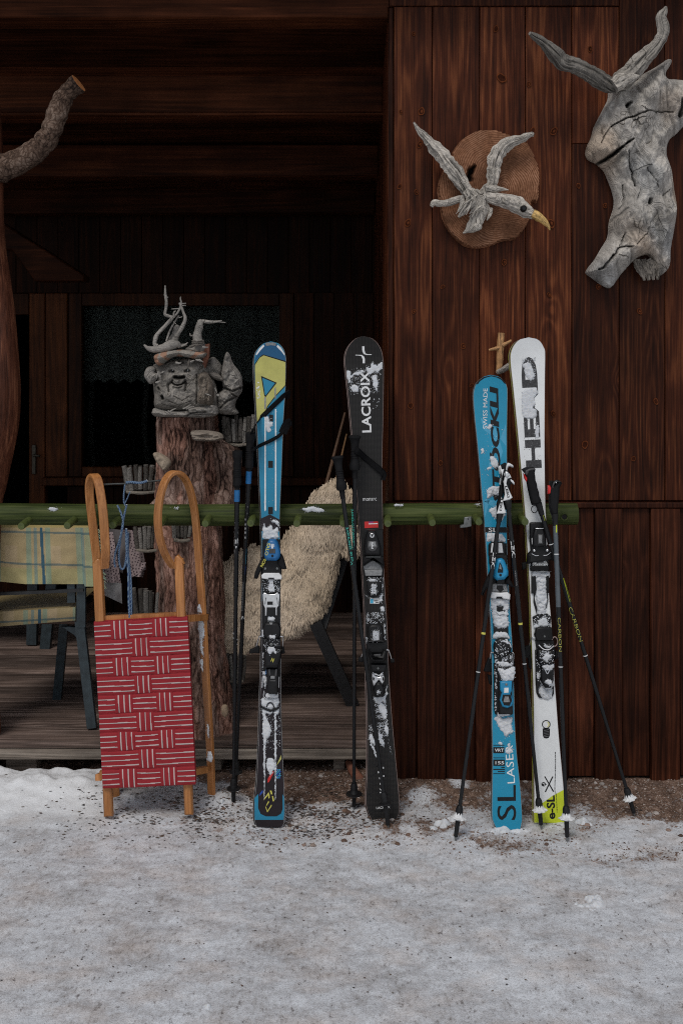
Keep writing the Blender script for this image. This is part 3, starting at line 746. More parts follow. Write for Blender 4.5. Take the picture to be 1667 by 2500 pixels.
# window
wnd = MB(); fw = 'frame_wood'
def pbox(mb, x0, y0, x1, y1, Yf, Yb, mat, b=.003, col=None): box(mb, X(x0, Yf), X(x1, Yf), Yf, Yb, Z(y1, Yf), Z(y0, Yf), mat, b, col or (rc() if 'wood' in mat else (1, 1, 1)))
pbox(wnd, 112, 716, 164, 1164, BY - .02, BY + .05, fw); pbox(wnd, 168, 716, 200, 1164, BY - .01, BY + .06, fw, col=(.2, .4, .1))
pbox(wnd, 682, 716, 716, 1164, BY - .01, BY + .06, fw, col=(.2, .4, .2)); pbox(wnd, 201, 716, 681, 746, BY - .012, BY + .06, fw, col=(.5, .4, .2)); pbox(wnd, 201, 1141, 681, 1164, BY - .012, BY + .06, fw, col=(.5, .4, .8))
wnd.build('window', cabin)
window = bpy.data.objects['window']
mb = MB(); pbox(mb, 202, 747, 680, 1140, BY + .03, BY + .036, 'glass', 0); mb.build('pane', window, smooth=0)
mb = MB(); pbox(mb, 103, 1167, 880, 1186, BY - .06, BY - .001, fw, .004, (.3, .3, .6)); mb.build('sill', window)
# lace curtain behind the glass
mb = MB(); Yc = BY + .09; vs = []; nx = 150; rows = 8
for j in range(rows + 1):
    for i in range(nx + 1):
        px = 200 + 484 * i / nx; zig = 10 * abs(((px / 16) % 2) - 1); yb = 925 + zig
        py = 744 + (yb - 744) * j / rows
        vs.append(P(px, py, Yc + .008 * math.sin(px * .07) + .004 * math.sin(px * .19)))
n = nx + 1
fs = [(j * n + i, j * n + i + 1, (j + 1) * n + i + 1, (j + 1) * n + i) for j in range(rows) for i in range(nx)]
mb.add(vs, fs, 'lace'); cu = mb.build('lace_curtain', smooth=180)
tag(cu, 'grey lace half curtain with a zigzag hem behind the porch window', 'curtain')
mb = MB()
for a, b in ((352, 366), (222, 232)):
    sweep(mb, [P((a + b) / 2, 930, BY + .11), P((a + b) / 2 - 6, 1040, BY + .11), P((a + b) / 2 + 3, 1138, BY + .11)], .03, .01, (1, 0, 0), 'lace', (.12, .09, .08))
tag(mb.build('drape'), 'dark narrow drape hanging below the lace curtain', 'curtain')
# room behind the window
mb = MB(); box(mb, -4, .4, 4.3, 4.35, 0, 3, 'black_void'); box(mb, -4, .4, BY + .13, 4.3, -.05, .1, 'black_void'); box(mb, -4, .4, BY + .13, 4.3, 2.5, 2.6, 'black_void'); box(mb, -4.05, -4, WY, 4.3, 0, 3, 'porch_board'); box(mb, .2, .3, WY + .08, 4.3, 0, 3, 'black_void')
mb.build('room_shell', cabin)
# door at the left
mb = MB(); pbox(mb, 72, 716, 110, 1640, BY - .015, BY + .05, fw, .004, (.6, .2, .9)); pbox(mb, -70, 716, 71, 768, BY - .015, BY + .05, fw, .004, (.6, .6, .3)); pbox(mb, -70, 1232, 71, 1640, BY - .012, BY + .05, fw, .004); pbox(mb, -70, 769, -20, 1231, BY - .012, BY + .05, fw, .004)
dr = mb.build('door', cabin)
mb = MB(); pbox(mb, -19, 769, 71, 1231, BY + .02, BY + .026, 'glass', 0); mb.build('pane', dr, smooth=0)
mb = MB(); pbox(mb, 78, 1086, 88, 1158, BY - .028, BY - .016, 'steel_grey', .003, (.25, .2, .15)); tube(mb, [P(83, 1112, BY - .03), P(83, 1112, BY - .06), P(98, 1113, BY - .065)], .007, 'steel_grey', col=(.25, .2, .15)); mb.build('handle', dr)
# ceiling: sloping boards with beams under it
z0, z1 = 2.90, 2.46
mb = MB(); nb = 14
for i in range(nb):
    ya, yb = WY + (BY + .1 - WY) * i / nb, WY + (BY + .1 - WY) * (i + 1) / nb
    za, zb = z0 + (z1 - z0) * i / nb, z0 + (z1 - z0) * (i + 1) / nb
    c = rc(); vs = [(-4, ya + .002, za), (SX, ya + .002, za), (SX, yb - .002, zb), (-4, yb - .002, zb), (-4, ya, za + .03), (SX, ya, za + .03), (SX, yb, zb + .03), (-4, yb, zb + .03)]
    mb.add(vs, [(0, 1, 2, 3)[::-1], (0, 1, 5, 4), (4, 5, 6, 7)], 'porch_wood', c)
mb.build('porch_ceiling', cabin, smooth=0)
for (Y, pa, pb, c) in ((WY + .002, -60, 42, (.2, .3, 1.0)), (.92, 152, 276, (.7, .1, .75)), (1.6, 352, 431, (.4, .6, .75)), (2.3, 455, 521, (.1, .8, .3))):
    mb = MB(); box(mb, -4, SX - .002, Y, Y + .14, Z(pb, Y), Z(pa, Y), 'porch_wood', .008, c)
    if Y == .92: box(mb, -4, SX - .002, Y - .01, Y + .15, Z(275, Y) - .012, Z(275, Y) - .001, 'porch_wood', .003, (.1, .1, 1))  # lighter strip along the beam's bottom: its lit edge put into colour
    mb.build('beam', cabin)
fr = wallfr(1.7); mb = MB()                                   # angled brace at the upper left
prism(mb, fr, SRC(-60, 520, 0, 540, 110, 610, 205, 672, 205, 686, 85, 686, 30, 610, -60, 600), -.12, 0, 'porch_wood', .006, (.1, .5, .15))
mb.build('brace', cabin)
mb = MB(); box(mb, -4.2, 4.2, WY - .18, 4.5, 3.03, 3.12, 'porch_wood', .01, (.1, .2, .5)); mb.build('roof_overhang', cabin)

# ------------------------------------------------------------------ deck
deck = empty('porch_deck', (-1.2, .45, 0), 'weathered grey brown plank deck of the porch raised on short blocks', 'deck')
mb = MB(); y = .455; zt = .127
while y < BY + .02:
    w = random.uniform(.085, .115)
    if y < .47: w = .075
    cc = rc(); box(mb, -4, SX - .004, y, y + w - .006, zt - .028, zt + random.uniform(-.002, .002), 'deck_wood', .004, cc); y += w
mb.build('planks', deck)
mb = MB(); box(mb, -4, SX - .004, .445, .495, .058, zt - .030, 'edge_wood', .006, (.3, .2, .6)); mb.build('edge_board', deck)
for a, b in ((15, 90), (470, 540), (813, 842)):
    mb = MB(); box(mb, X(a, .5), X(b, .5), .5, .60, -.03, .057, 'edge_wood', .004, rc()); mb.build('support_block', deck)
mb = MB(); tube(mb, [P(884, 1935, .40), P(878, 1905, .42), P(860, 1880, .46), P(850, 1860, .5)], [.017, .02, .019, .012], 'root_red', 12, disp=lambda s, t, p: .15 * noise.noise(p * 40))
tag(mb.build('root_piece'), 'short reddish piece of root lying under the edge of the deck', 'root')

# ------------------------------------------------------------------ green rail with pegs
RY, RZ, RR = .222, Z(1258, .2), .0385
rail = empty('ski_rail', (0, RY, RZ), 'moss green round wooden rail with pegs that the skis lean on', 'rail')
mb = MB(); xs = list(np.arange(-1.9, X(1410, .2), .03)) + [X(1410, .2)]
tube(mb, [(x, RY, RZ + .002 * math.sin(x * 3)) for x in xs], [RR * (1 + .02 * noise.noise(Vector((x * 4, 0, 0)))) for x in xs], 'rail_green', 40, col=(.4, .3, .5), disp=lambda s, t, p: .03 * noise.noise(Vector((p.x * 9, math.cos(t) * 2, math.sin(t) * 2))) + .02 * noise.noise(Vector((p.x * 3, t * 2, 1))) - (.05 if abs(t - 5.35 - .15 * noise.noise(Vector((p.x * 2, 3, 3)))) < .13 and noise.noise(Vector((p.x * 1.3, 7, 2))) > -.2 else 0))
mb.build('pole', rail)
mb = MB()                                              # empty peg hole at the right end
fr = wallfr(RY - RR - .0015); sheet(mb, fr, SRC(*circ(1377, 1262, 7, 12)), .0, 'black_void'); fr2 = Fr(P(1377, 1262, RY - RR - .002), (1, 0, 0), (0, 0, 1))
tube(mb, [P(1377 + 8 * math.cos(t), 1262 + 8 * math.sin(t), RY - RR - .002) for t in np.linspace(0, 6.283, 18)], .0022, 'rail_green', 6); mb.build('peg_hole', bpy.data.objects['pole'])
pg = None
for bx, by in ((-35, 1268), (75, 1268), (185, 1267), (294, 1266), (403, 1264), (512, 1262), (620, 1261), (730, 1262), (838, 1262), (945, 1262), (1049, 1260), (1158, 1258), (1268, 1258)):
    b = P(bx, by, RY - RR + .02); t = b + Vector((random.uniform(-.003, .003), -.115, -.006)); s = t + Vector((0, .004, 0))
    mb = MB(); tube(mb, [b, b.lerp(s, .5), s, t], [.0132, .0135, .013, .0115], 'peg_green', 14, col=(.8, .8, .8), disp=lambda q, w, p: .06 * noise.noise(p * 60)); mb.build('peg', rail)
mb = MB()
for pts in ((738, 1243, 752, 1238, 765, 1237, 775, 1239, 790, 1245, 780, 1251, 762, 1249, 750, 1250), (120, 1242, 128, 1238, 140, 1241, 138, 1247, 126, 1247), (1160, 1231, 1172, 1229, 1176, 1232, 1166, 1234), (960, 1233, 975, 1231, 985, 1234, 970, 1236), (425, 1240, 436, 1238, 434, 1243)):
    snow(mb, wallfr(RY - RR * .93), SRC(*pts), 0, .004, .003, pts[0])
tag(mb.build('snow', rail), kind='stuff')
mb = MB(); fr = wallfr(RY - RR - .002)
prism(mb, fr, SRC(1133, 1263, 1150, 1261, 1151, 1285, 1140, 1288, 1123, 1289, 1124, 1284, 1132, 1281), -.02, .002, 'steel_grey', .002)
prism(mb, fr, SRC(*circ(1142, 1267, 1.6, 8)), .002, .003, 'black_plastic'); bar(mb, P(1138, 1284, .2), P(1138, 1284, .36), .03, .006, 'steel_grey'); mb.build('bracket', rail)

# ------------------------------------------------------------------ left log with a barky branch
lg = empty('log_post', P(-40, 1790, .52), 'smooth reddish debarked log post with one bark covered branch stub', 'log')
mb = MB(); path = [(-52, 250, 50), (-46, 380, 52), (-45, 500, 54), (-44, 600, 58), (-42, 700, 68), (-38, 800, 75), (-34, 900, 80), (-33, 960, 81), (-38, 1030, 80), (-48, 1100, 76), (-60, 1170, 74), (-70, 1240, 72), (-80, 1500, 72), (-80, 1795, 78)]
pp = cr(path, 6); tube(mb, [P(a, b, .52) for a, b, r in pp], [r * 4.12 / F for a, b, r in pp], 'log_bare', 40, col=(.3, .6, .5), disp=lambda s, t, p: .05 * noise.noise(Vector((t * 1.2, p.z * 3, 3))) + .025 * noise.noise(Vector((math.cos(t) * 5, math.sin(t) * 5, p.z * 2))) + .012 * noise.noise(Vector((math.cos(t) * 16, math.sin(t) * 16, p.z * 5))))
mb.build('trunk', lg)
mb = MB(); pp = cr([(-6, 412, 36), (22, 405, 33), (60, 387, 30), (95, 362, 29), (118, 335, 28), (133, 300, 26), (147, 258, 25), (160, 234, 24), (176, 217, 23), (193, 203, 23)], 6)
tube(mb, [P(a, b, .50 - .0003 * max(0, a)) for a, b, r in pp], [r * 4.0 / F for a, b, r in pp], 'branch_bark', 22, disp=lambda s, t, p: .13 * noise.noise(p * 28) + .13 * noise.noise(p * 70), endmat='cut_orange')
mb.build('branch', lg)

# ------------------------------------------------------------------ carved tree figure
GY = .62; fg = empty('carved_tree_figure', P(463, 1800, GY), 'bark covered tree trunk topped by a grey driftwood gnome face and hat', 'sculpture')
mb = MB(); sc = (D + GY) / F
pp = cr([(456, 1015, 72), (458, 1100, 74), (461, 1250, 78), (464, 1400, 79), (467, 1550, 82), (472, 1680, 88), (478, 1760, 96), (480, 1803, 100)], 14)
def bdisp(s, t, p):
    q = Vector((math.cos(t) * 3.2, math.sin(t) * 3.2, p.z * 6)); return .09 * noise.noise(q) + .075 * noise.fractal(Vector((math.cos(t) * 11, math.sin(t) * 11, p.z * 11)), .8, 2.2, 3)
tube(mb, [P(a, b, GY) for a, b, r in pp], [r * sc for a, b, r in pp], 'trunk_bark', 72, disp=bdisp, colf=lambda s, t, p: (1.15, .95, .9) if noise.noise(Vector((math.cos(t) * 2, math.sin(t) * 2, p.z * 4))) > -.1 else (.75, .72, .72))
pp = cr([(470, 1250, 30), (440, 1225, 30), (405, 1240, 34), (370, 1262, 26)], 6)
tube(mb, [P(a, b, GY - .07) for a, b, r in pp], [r * sc for a, b, r in pp], 'trunk_bark', 20, disp=bdisp)
pp = cr([(520, 1260, 40), (545, 1220, 38), (556, 1180, 30), (552, 1100, 40), (560, 1080, 30)], 5)
tube(mb, [P(a, b, GY - .01) for a, b, r in pp], [r * sc for a, b, r in pp], 'trunk_bark', 20, disp=bdisp)
mb.build('trunk', fg)
A = K(330, 680, 5.2267); hf = wallfr(GY - .09)
mb = MB()
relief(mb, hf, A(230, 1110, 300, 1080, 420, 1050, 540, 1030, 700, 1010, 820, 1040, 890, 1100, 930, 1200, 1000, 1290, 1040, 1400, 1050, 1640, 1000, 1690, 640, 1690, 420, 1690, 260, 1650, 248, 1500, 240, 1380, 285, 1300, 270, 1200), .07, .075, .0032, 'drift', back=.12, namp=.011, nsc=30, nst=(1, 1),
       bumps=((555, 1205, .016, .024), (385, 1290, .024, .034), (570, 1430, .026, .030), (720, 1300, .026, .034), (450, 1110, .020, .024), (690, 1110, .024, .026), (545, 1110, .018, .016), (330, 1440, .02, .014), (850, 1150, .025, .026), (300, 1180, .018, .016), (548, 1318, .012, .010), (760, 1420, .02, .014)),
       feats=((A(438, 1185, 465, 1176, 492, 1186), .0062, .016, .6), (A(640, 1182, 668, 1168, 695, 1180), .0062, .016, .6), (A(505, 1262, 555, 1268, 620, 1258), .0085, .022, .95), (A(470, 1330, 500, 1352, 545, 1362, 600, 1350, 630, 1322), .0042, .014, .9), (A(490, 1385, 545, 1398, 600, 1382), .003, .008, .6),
              (A(340, 1505, 350, 1530), .008, .016, .95), (A(285, 1395, 300, 1412), .006, .012, .9), (A(435, 1440, 420, 1360, 480, 1300), .005, .012, .65), (A(640, 1430, 650, 1360, 640, 1300), .005, .012, .6), (A(240, 1250, 300, 1240, 330, 1210), .005, .010, .7), (A(500, 1500, 600, 1560, 700, 1500), .002, .005, .5), (A(420, 1560, 560, 1620, 720, 1560), .002, .005, .5), (A(330, 1600, 500, 1650), .002, .005, .5), (A(785, 1230, 795, 1400, 780, 1600), .004, .010, .4), (A(540, 1050, 560, 1090, 600, 1070), .004, .01, .7)), colf=lambda u, v, h: (lambda q: (q, q * .985, q * .96))(.70 + 7.5 * max(0, h - .045) + .30 * noise.noise(Vector((u * 26, v * 26, 2)))))  # colour lightens with relief height: highlights on brow and cheeks painted in
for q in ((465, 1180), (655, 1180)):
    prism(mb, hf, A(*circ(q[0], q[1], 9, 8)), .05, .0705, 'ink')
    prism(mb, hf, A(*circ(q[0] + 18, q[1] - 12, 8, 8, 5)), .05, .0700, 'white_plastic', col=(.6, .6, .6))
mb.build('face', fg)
mb = MB()
relief(mb, wallfr(GY - .13), A(800, 1230, 900, 1190, 960, 1260, 1010, 1400, 1000, 1600, 900, 1615, 800, 1590, 790, 1500, 810, 1400), .06, .05, .004, 'drift_dark', back=.06, namp=.022, nsc=40, nst=(2.2, .6), col=(1.5, 1.4, 1.3)); mb.build('cheek_stump', fg)
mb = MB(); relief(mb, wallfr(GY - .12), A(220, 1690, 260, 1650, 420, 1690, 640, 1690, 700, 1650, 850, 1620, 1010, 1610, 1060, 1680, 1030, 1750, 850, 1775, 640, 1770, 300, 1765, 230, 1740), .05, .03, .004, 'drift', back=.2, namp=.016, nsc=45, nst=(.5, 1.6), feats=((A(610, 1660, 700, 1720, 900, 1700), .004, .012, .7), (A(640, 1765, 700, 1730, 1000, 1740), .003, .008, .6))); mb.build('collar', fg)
mb = MB(); relief(mb, wallfr(GY - .15), A(240, 1000, 290, 955, 420, 920, 560, 905, 700, 915, 900, 940, 890, 1000, 800, 1030, 640, 1000, 500, 1000, 400, 1060, 330, 1110, 270, 1090), .05, .035, .004, 'drift', back=.1, namp=.007, nsc=50, colf=lambda u, v, h: (1.15, .72, .55) if noise.noise(Vector((u * 35, v * 50, 4))) > .12 else (1, .98, .95))
relief(mb, wallfr(GY - .10), A(640, 920, 680, 870, 800, 850, 900, 830, 900, 900, 860, 960, 700, 960), .03, .03, .005, 'drift', back=.04, namp=.01, nsc=40); mb.build('hat_brim', fg)
mb = MB()
pp = cr([(115, 845, 10), (170, 890, 26), (260, 905, 38), (380, 880, 55), (480, 840, 62), (550, 850, 45), (570, 880, 22)], 5); q = A(*[c for a, b, r in pp for c in (a, b)])
tube(mb, [P(x, y, GY - .16) for x, y in q], [r / 5.2267 * sc for a, b, r in pp], 'drift', 18, disp=lambda s, t, p: .3 * noise.noise(p * 45))
mb.build('hat_crown', fg)
def limb(mb, pts, Y, mat='drift', n=10, dY=0.0, k=5, rough=.18, crop=A, s=5.2267, scl=None):
    pp = cr(pts, k); q = crop(*[c for e in pp for c in (e[0], e[1])]); m = len(q)
    tube(mb, [P(x, y, Y + dY * i / (m - 1)) for i, (x, y) in enumerate(q)], [max(.0008, e[2] / s * (scl or sc)) for e in pp], mat, n, disp=lambda a, t, p: rough * noise.noise(p * 60) + rough * .7 * noise.noise(Vector((t * 1.8, a * 4, p.x * 20))))
mb = MB()
limb(mb, [(290, 860, 24), (255, 840, 26), (260, 780, 28), (285, 710, 26), (390, 600, 24), (470, 505, 22), (430, 480, 18), (385, 455, 20), (395, 380, 17), (400, 300, 17), (388, 200, 16), (385, 90, 9)], GY - .16)
limb(mb, [(400, 800, 12), (440, 680, 12), (490, 580, 11), (560, 470, 9)], GY - .15); limb(mb, [(470, 505, 18), (540, 440, 12), (590, 330, 12), (580, 260, 9), (585, 232, 6)], GY - .16)
limb(mb, [(530, 740, 24), (590, 640, 24), (640, 520, 22), (620, 440, 18), (590, 360, 16), (565, 310, 10)], GY - .16); limb(mb, [(468, 390, 6), (570, 383, 7)], GY - .16); limb(mb, [(590, 322, 8), (652, 316, 6)], GY - .16); limb(mb, [(600, 345, 7), (650, 343, 6)], GY - .16)
limb(mb, [(500, 500, 8), (495, 440, 10), (520, 410, 6)], GY - .165); limb(mb, [(490, 550, 5), (520, 580, 7)], GY - .16); limb(mb, [(560, 500, 6), (605, 488, 5)], GY - .16)
limb(mb, [(370, 215, 5), (385, 165, 6)], GY - .16); limb(mb, [(425, 238, 5), (398, 240, 6)], GY - .16)
mb.build('twig_antler', fg)
mb = MB(); limb(mb, [(480, 820, 60), (520, 720, 52), (540, 640, 44), (560, 600, 30)], GY - .12, n=14); limb(mb, [(560, 870, 24), (600, 850, 20), (660, 850, 12)], GY - .14); mb.build('stub', fg)
mb = MB(); limb(mb, [(800, 810, 62), (795, 720, 52), (815, 640, 48), (830, 560, 44), (820, 525, 24)], GY - .14, n=14); limb(mb, [(860, 545, 26), (960, 555, 20), (1060, 548, 13), (1110, 535, 5)], GY - .14); limb(mb, [(1040, 552, 9), (1155, 562, 5)], GY - .14); limb(mb, [(760, 720, 10), (710, 730, 9), (700, 695, 6)], GY - .14)
for i in range(3):
    yy = 795 + 22 * i; tube(mb, [P(*A(730, yy)[0], GY - .17), P(*A(800, yy + 8)[0], GY - .19), P(*A(878, yy - 4)[0], GY - .17)], .003, 'drift_dark', 7)
mb.build('side_branch', fg)
mb = MB(); rg_ = random.Random(6)
for i in range(26):
    x0_, y0_ = rg_.choice(((rg_.uniform(250, 900), rg_.uniform(1010, 1110)), (rg_.uniform(560, 900), rg_.uniform(860, 940)), (rg_.uniform(240, 330), rg_.uniform(1100, 1420)), (rg_.uniform(880, 1060), rg_.uniform(1150, 1680)), (rg_.uniform(300, 1000), rg_.uniform(1640, 1720))))
    an = rg_.uniform(-.6, .6) + (1.5 if rg_.random() < .35 else 0); ln_ = rg_.uniform(40, 120)
    limb(mb, [(x0_, y0_, rg_.uniform(8, 16)), (x0_ + ln_ * .5 * math.cos(an), y0_ + ln_ * .5 * math.sin(an) + rg_.uniform(-10, 10), rg_.uniform(9, 18)), (x0_ + ln_ * math.cos(an), y0_ + ln_ * math.sin(an), 4)], GY - rg_.uniform(.15, .19), mat=rg_.choice(('drift', 'drift', 'drift_dark')), n=9, k=3, rough=.5)
tag(mb.build('driftwood_chips', fg), kind='stuff')
mb = MB(); prism(mb, wallfr(GY - .1), A(880, 840, 947, 830, 940, 1000, 890, 1155, 850, 1130), -.02, .01, 'root_red', .003); mb.build('feather', fg)
mb = MB(); relief(mb, wallfr(GY - .13), A(115, 1230, 150, 1140, 220, 1120, 262, 1150, 252, 1195, 305, 1220, 290, 1270, 235, 1330, 190, 1345, 140, 1290), .02, .02, .004, 'drift', back=.015, namp=.004, nsc=60); mb.build('ear', fg)
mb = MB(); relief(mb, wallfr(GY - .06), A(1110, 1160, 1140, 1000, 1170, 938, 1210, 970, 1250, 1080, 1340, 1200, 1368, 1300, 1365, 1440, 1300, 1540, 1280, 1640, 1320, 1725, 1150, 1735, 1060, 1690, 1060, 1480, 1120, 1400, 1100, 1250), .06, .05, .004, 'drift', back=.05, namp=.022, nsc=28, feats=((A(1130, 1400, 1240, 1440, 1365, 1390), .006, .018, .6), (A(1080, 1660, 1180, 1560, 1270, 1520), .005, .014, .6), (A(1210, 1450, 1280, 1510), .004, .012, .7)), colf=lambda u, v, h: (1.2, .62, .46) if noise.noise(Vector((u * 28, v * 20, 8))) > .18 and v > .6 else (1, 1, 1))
relief(mb, wallfr(GY - .03), A(880, 1180, 930, 1050, 1000, 1000, 1080, 1070, 1120, 1150, 1100, 1260, 1020, 1270, 930, 1220), .04, .03, .005, 'drift', back=.03, namp=.012, nsc=30, col=(.8, .8, .8))
relief(mb, wallfr(GY - .1), A(930, 1210, 1000, 1195, 1080, 1230, 1135, 1290, 1090, 1310, 1000, 1280), .02, .012, .004, 'drift_dark', back=.015, namp=.004, nsc=50, col=(1.3, 1.3, 1.3)); mb.build('wing_piece', fg)
mb = MB(); relief(mb, wallfr(GY - .13), SRC(468, 1052, 500, 1050, 535, 1056, 546, 1070, 525, 1077, 480, 1076, 470, 1066), .045, .012, .003, 'drift', back=.06, namp=.012, nsc=50, nst=(.4, 1.8), col=(.9, .82, .75)); mb.build('bracket_fungus', fg)
mb = MB(); relief(mb, wallfr(GY - .13), SRC(375, 1106, 392, 1106, 415, 1122, 417, 1136, 403, 1149, 392, 1140, 380, 1122), .03, .01, .003, 'fungus', back=.03, namp=.004, nsc=50); mb.build('bracket_fungus', fg)
mb = MB(); relief(mb, wallfr(GY - .15), SRC(545, 1720, 555, 1722, 558, 1740, 550, 1752, 541, 1742, 541, 1728), .012, .012, .003, 'fungus', col=(1.2, 1.1, 1.0)); mb.build('knot', fg)
def bundle(x0, y0, x1, y1, Y, n, lean=0.0, flare=0.12):
    mb = MB(); cxm = (x0 + x1) / 2
    for layer in (0, 1):
        for i in range(n):
            a = x0 + (x1 - x0) * (i + .5 + random.uniform(-.2, .2)) / n; r = (x1 - x0) / n * .52 * random.uniform(.75, 1.1) * (D + Y) / F
            top = y0 + random.uniform(-5, 8); bt = y1 - 6 + random.uniform(-4, 3); fa = (a - cxm) * flare
            p0 = P(a - fa, bt, Y + layer * .02); p1 = P(a + fa + lean, top, Y + .02 * layer - .004 + random.uniform(-.008, .004)); pm_ = p0.lerp(p1, .5) + Vector((random.uniform(-.003, .003), 0, 0))
            tube(mb, [p0, pm_, p1], [r, r * 1.05, r * random.uniform(.8, 1.05)], 'drift_dark' if random.random() < .55 else 'drift', 8, col=tuple(random.uniform(.45, .75) for _ in (1,)) * 3, disp=lambda s, t, p: .2 * noise.noise(p * 90))
    tube(mb, [P(x0 + 6, y1 - 2, Y - .01), P(cxm, y1 + 1, Y - .015), P(x1 - 6, y1 - 2, Y - .01)], .006, 'drift', 8, col=(.7, .66, .6), disp=lambda s, t, p: .4 * noise.noise(p * 80))
    mb.build('stick_bundle', fg)
bundle(303, 1137, 386, 1203, GY - .02, 7); bundle(328, 1282, 392, 1345, GY - .02, 6); bundle(420, 1272, 470, 1320, GY - .15, 5); bundle(325, 1440, 402, 1512, GY - .05, 6); bundle(546, 1017, 622, 1086, GY - .04, 8); bundle(552, 1600, 600, 1665, GY + .08, 5)

# ------------------------------------------------------------------ plaid chair and blanket, far table legs
ch = empty('wooden_chair', P(180, 1760, .75), 'slate painted wooden chair under the plaid blanket', 'chair')
mb = MB(); box(mb, X(-60, .62), X(212, .62), .60, 1.02, Z(1512, .6) - .02, Z(1505, .6), 'seat_brown', .004); mb.build('seat', ch)
mb = MB(); bar(mb, P(-60, 1452, .59), P(205, 1440, .59), .012, .02, 'chair_dark', (0, 0, 1)); bar(mb, P(-60, 1300, .60), P(214, 1300, .60), .05, .02, 'seat_brown', (0, 0, 1)); bar(mb, P(173, 1300, .60), P(176, 1470, .60), .03, .02, 'chair_paint'); bar(mb, P(200, 1300, .60), P(200, 1530, .60), .034, .022, 'chair_paint'); mb.build('backrest', ch)
for a, b, Ya, Yb in (((196, 1515), (226, 1776), .61, .585), ((158, 1520), (141, 1707), .88, .955), ((75, 1520), (80, 1570), 1.6, 1.78), ((-55, 1515), (-90, 1770), .61, .6)):
    if Ya > 1.5: continue
    mb = MB(); bar(mb, P(*a, Ya), P(*b, Yb), .036, .028, 'chair_paint', (1, 0, 0)); mb.build('leg', ch)
mb = MB(); prism(mb, wallfr(.62), SRC(150, 1530, 195, 1530, 196, 1570, 182, 1552), -.02, 0, 'chair_paint', .003); mb.build('corner_brace', ch)
tb = empty('low_table', P(90, 1575, 1.8), 'dark table whose legs stand deep in the porch behind the plaid chair', 'table')
mb = MB(); box(mb, -2.6, X(150, 1.8), 1.55, 2.2, .62, .66, 'chair_dark', .004); mb.build('top', tb)
for a, b, Y in (((82, 1490), (80, 1572), 1.8), ((128, 1500), (112, 1582), 1.75)):
    mb = MB(); bar(mb, P(a[0], 1420, Y), P(*b, Y), .05, .04, 'chair_paint'); mb.build('leg', tb)
# blanket
def plaid(u, v):
    """u, v in photo pixels from the top left of the fold"""
    c = np.array((.44, .345, .19))
    c = c * (1 + .12 * noise.noise(Vector((u * .05, v * .05, 1)))) + np.array((-.02, .02, -.01)) * (1 if (v > 100) else 0)
    if (abs((u % 105) - 28) < 14) and ((v - 45) % 120 < 45): c = c + np.array((.05, .035, .04))
    for a, w, k in ((70, 6, (.20, .33, .26)), (86, 4, (.12, .24, .26)), (117, 6, (.20, .33, .26)), (192, 8, (.22, .33, .25)), (200, 4, (.13, .25, .26)), (220, 14, (.28, .35, .22)), (-6, 8, (.2, .33, .26))):
        if abs(u - a) < w: c = c * .35 + np.array(k) * .65
    if abs(u - 101 - .03 * v) < 3.6: c = np.array((.045, .11, .16))
    for a in (10, 88): 
        if abs(v - a - .02 * u) < 2.6: c = c * .3 + np.array((.05, .12, .15)) * .7
    return tuple(c)
mb = MB(); vs = []; cs = []; nu, nv = 190, 100
for j in range(nv + 1):
    v = j / nv * 138
    for i in range(nu + 1):
        u = -60 + i / nu * 293; px = u; py = 1288 + v - .07 * max(0, 60 - u) * (v / 138) * 1.5 + (6 * (v / 138) if u > 200 else 0)
        dpt = .010 * (v / 138) * math.sin(u * .05 + v * .02) + .006 * math.sin(u * .11 + 2) * (v / 138) + .004 * noise.noise(Vector((u * .03, v * .04, 2))) - .010 * (1 - v / 138)
        vs.append(P(px + .06 * v * (u / 233), py, .575 - dpt)); cs.append(plaid(u, v))
n = nu + 1
fr0 = [(j * n + i, (j + 1) * n + i, (j + 1) * n + i + 1, j * n + i + 1) for j in range(nv) for i in range(nu)]
mb.add(vs, [f[::-1] for f in fr0], 'cloth', cs)
top = [Vector(v) for v in vs[:n]]
mb.add([q + Vector((0, .012, .012)) for q in top] + [q + Vector((0, .05, .004)) for q in top] + [q + Vector((0, .06, -.16)) for q in top] + list(top), [(b * n + i, b * n + i + 1, ((b + 1) % 3) * n + i + 1, ((b + 1) % 3) * n + i) for b in (0, 1) for i in range(nu)] + [(3 * n + i, 3 * n + i + 1, i + 1, i) for i in range(nu)], 'cloth', [(.38, .30, .12)] * (4 * n))
bk = mb.build('plaid_blanket', smooth=180); tag(bk, 'yellow and teal plaid wool blanket with fringe folded over the chair back', 'blanket')
mb = MB()
for i in range(34):
    q = Vector(vs[int(nv * (i + .5) / 34) * n + nu]); L = .030 + random.uniform(-.004, .006)
    tube(mb, [q + Vector((-.004, -.002, 0)), q + Vector((L * .5, -.006, -.004)), q + Vector((L, -.004, -.016 + random.uniform(-.004, .004)))], [.0024, .002, .0012], 'cloth', 5, col=random.choice(((.22, .32, .24), (.30, .34, .22), (.12, .2, .2))))
mb.build('fringe', bk)
mb = MB(); vs = []; cs = []; nu2, nv2 = 130, 34
for j in range(nv2 + 1):
    for i in range(nu2 + 1):
        u = -60 + i / nu2 * 245; px = u; t = j / nv2; py = (1490 - .06 * (u - 60)) + t * (36 - .02 * u)
        vs.append(P(px, py, .592 - .006 * math.sin(t * 3.1))); cs.append(tuple(c * .8 for c in plaid(u + 6, 60 + t * 40)))
n2 = nu2 + 1; mb.add(vs, [(j * n2 + i, j * n2 + i + 1, (j + 1) * n2 + i + 1, (j + 1) * n2 + i) for j in range(nv2) for i in range(nu2)], 'cloth', cs)
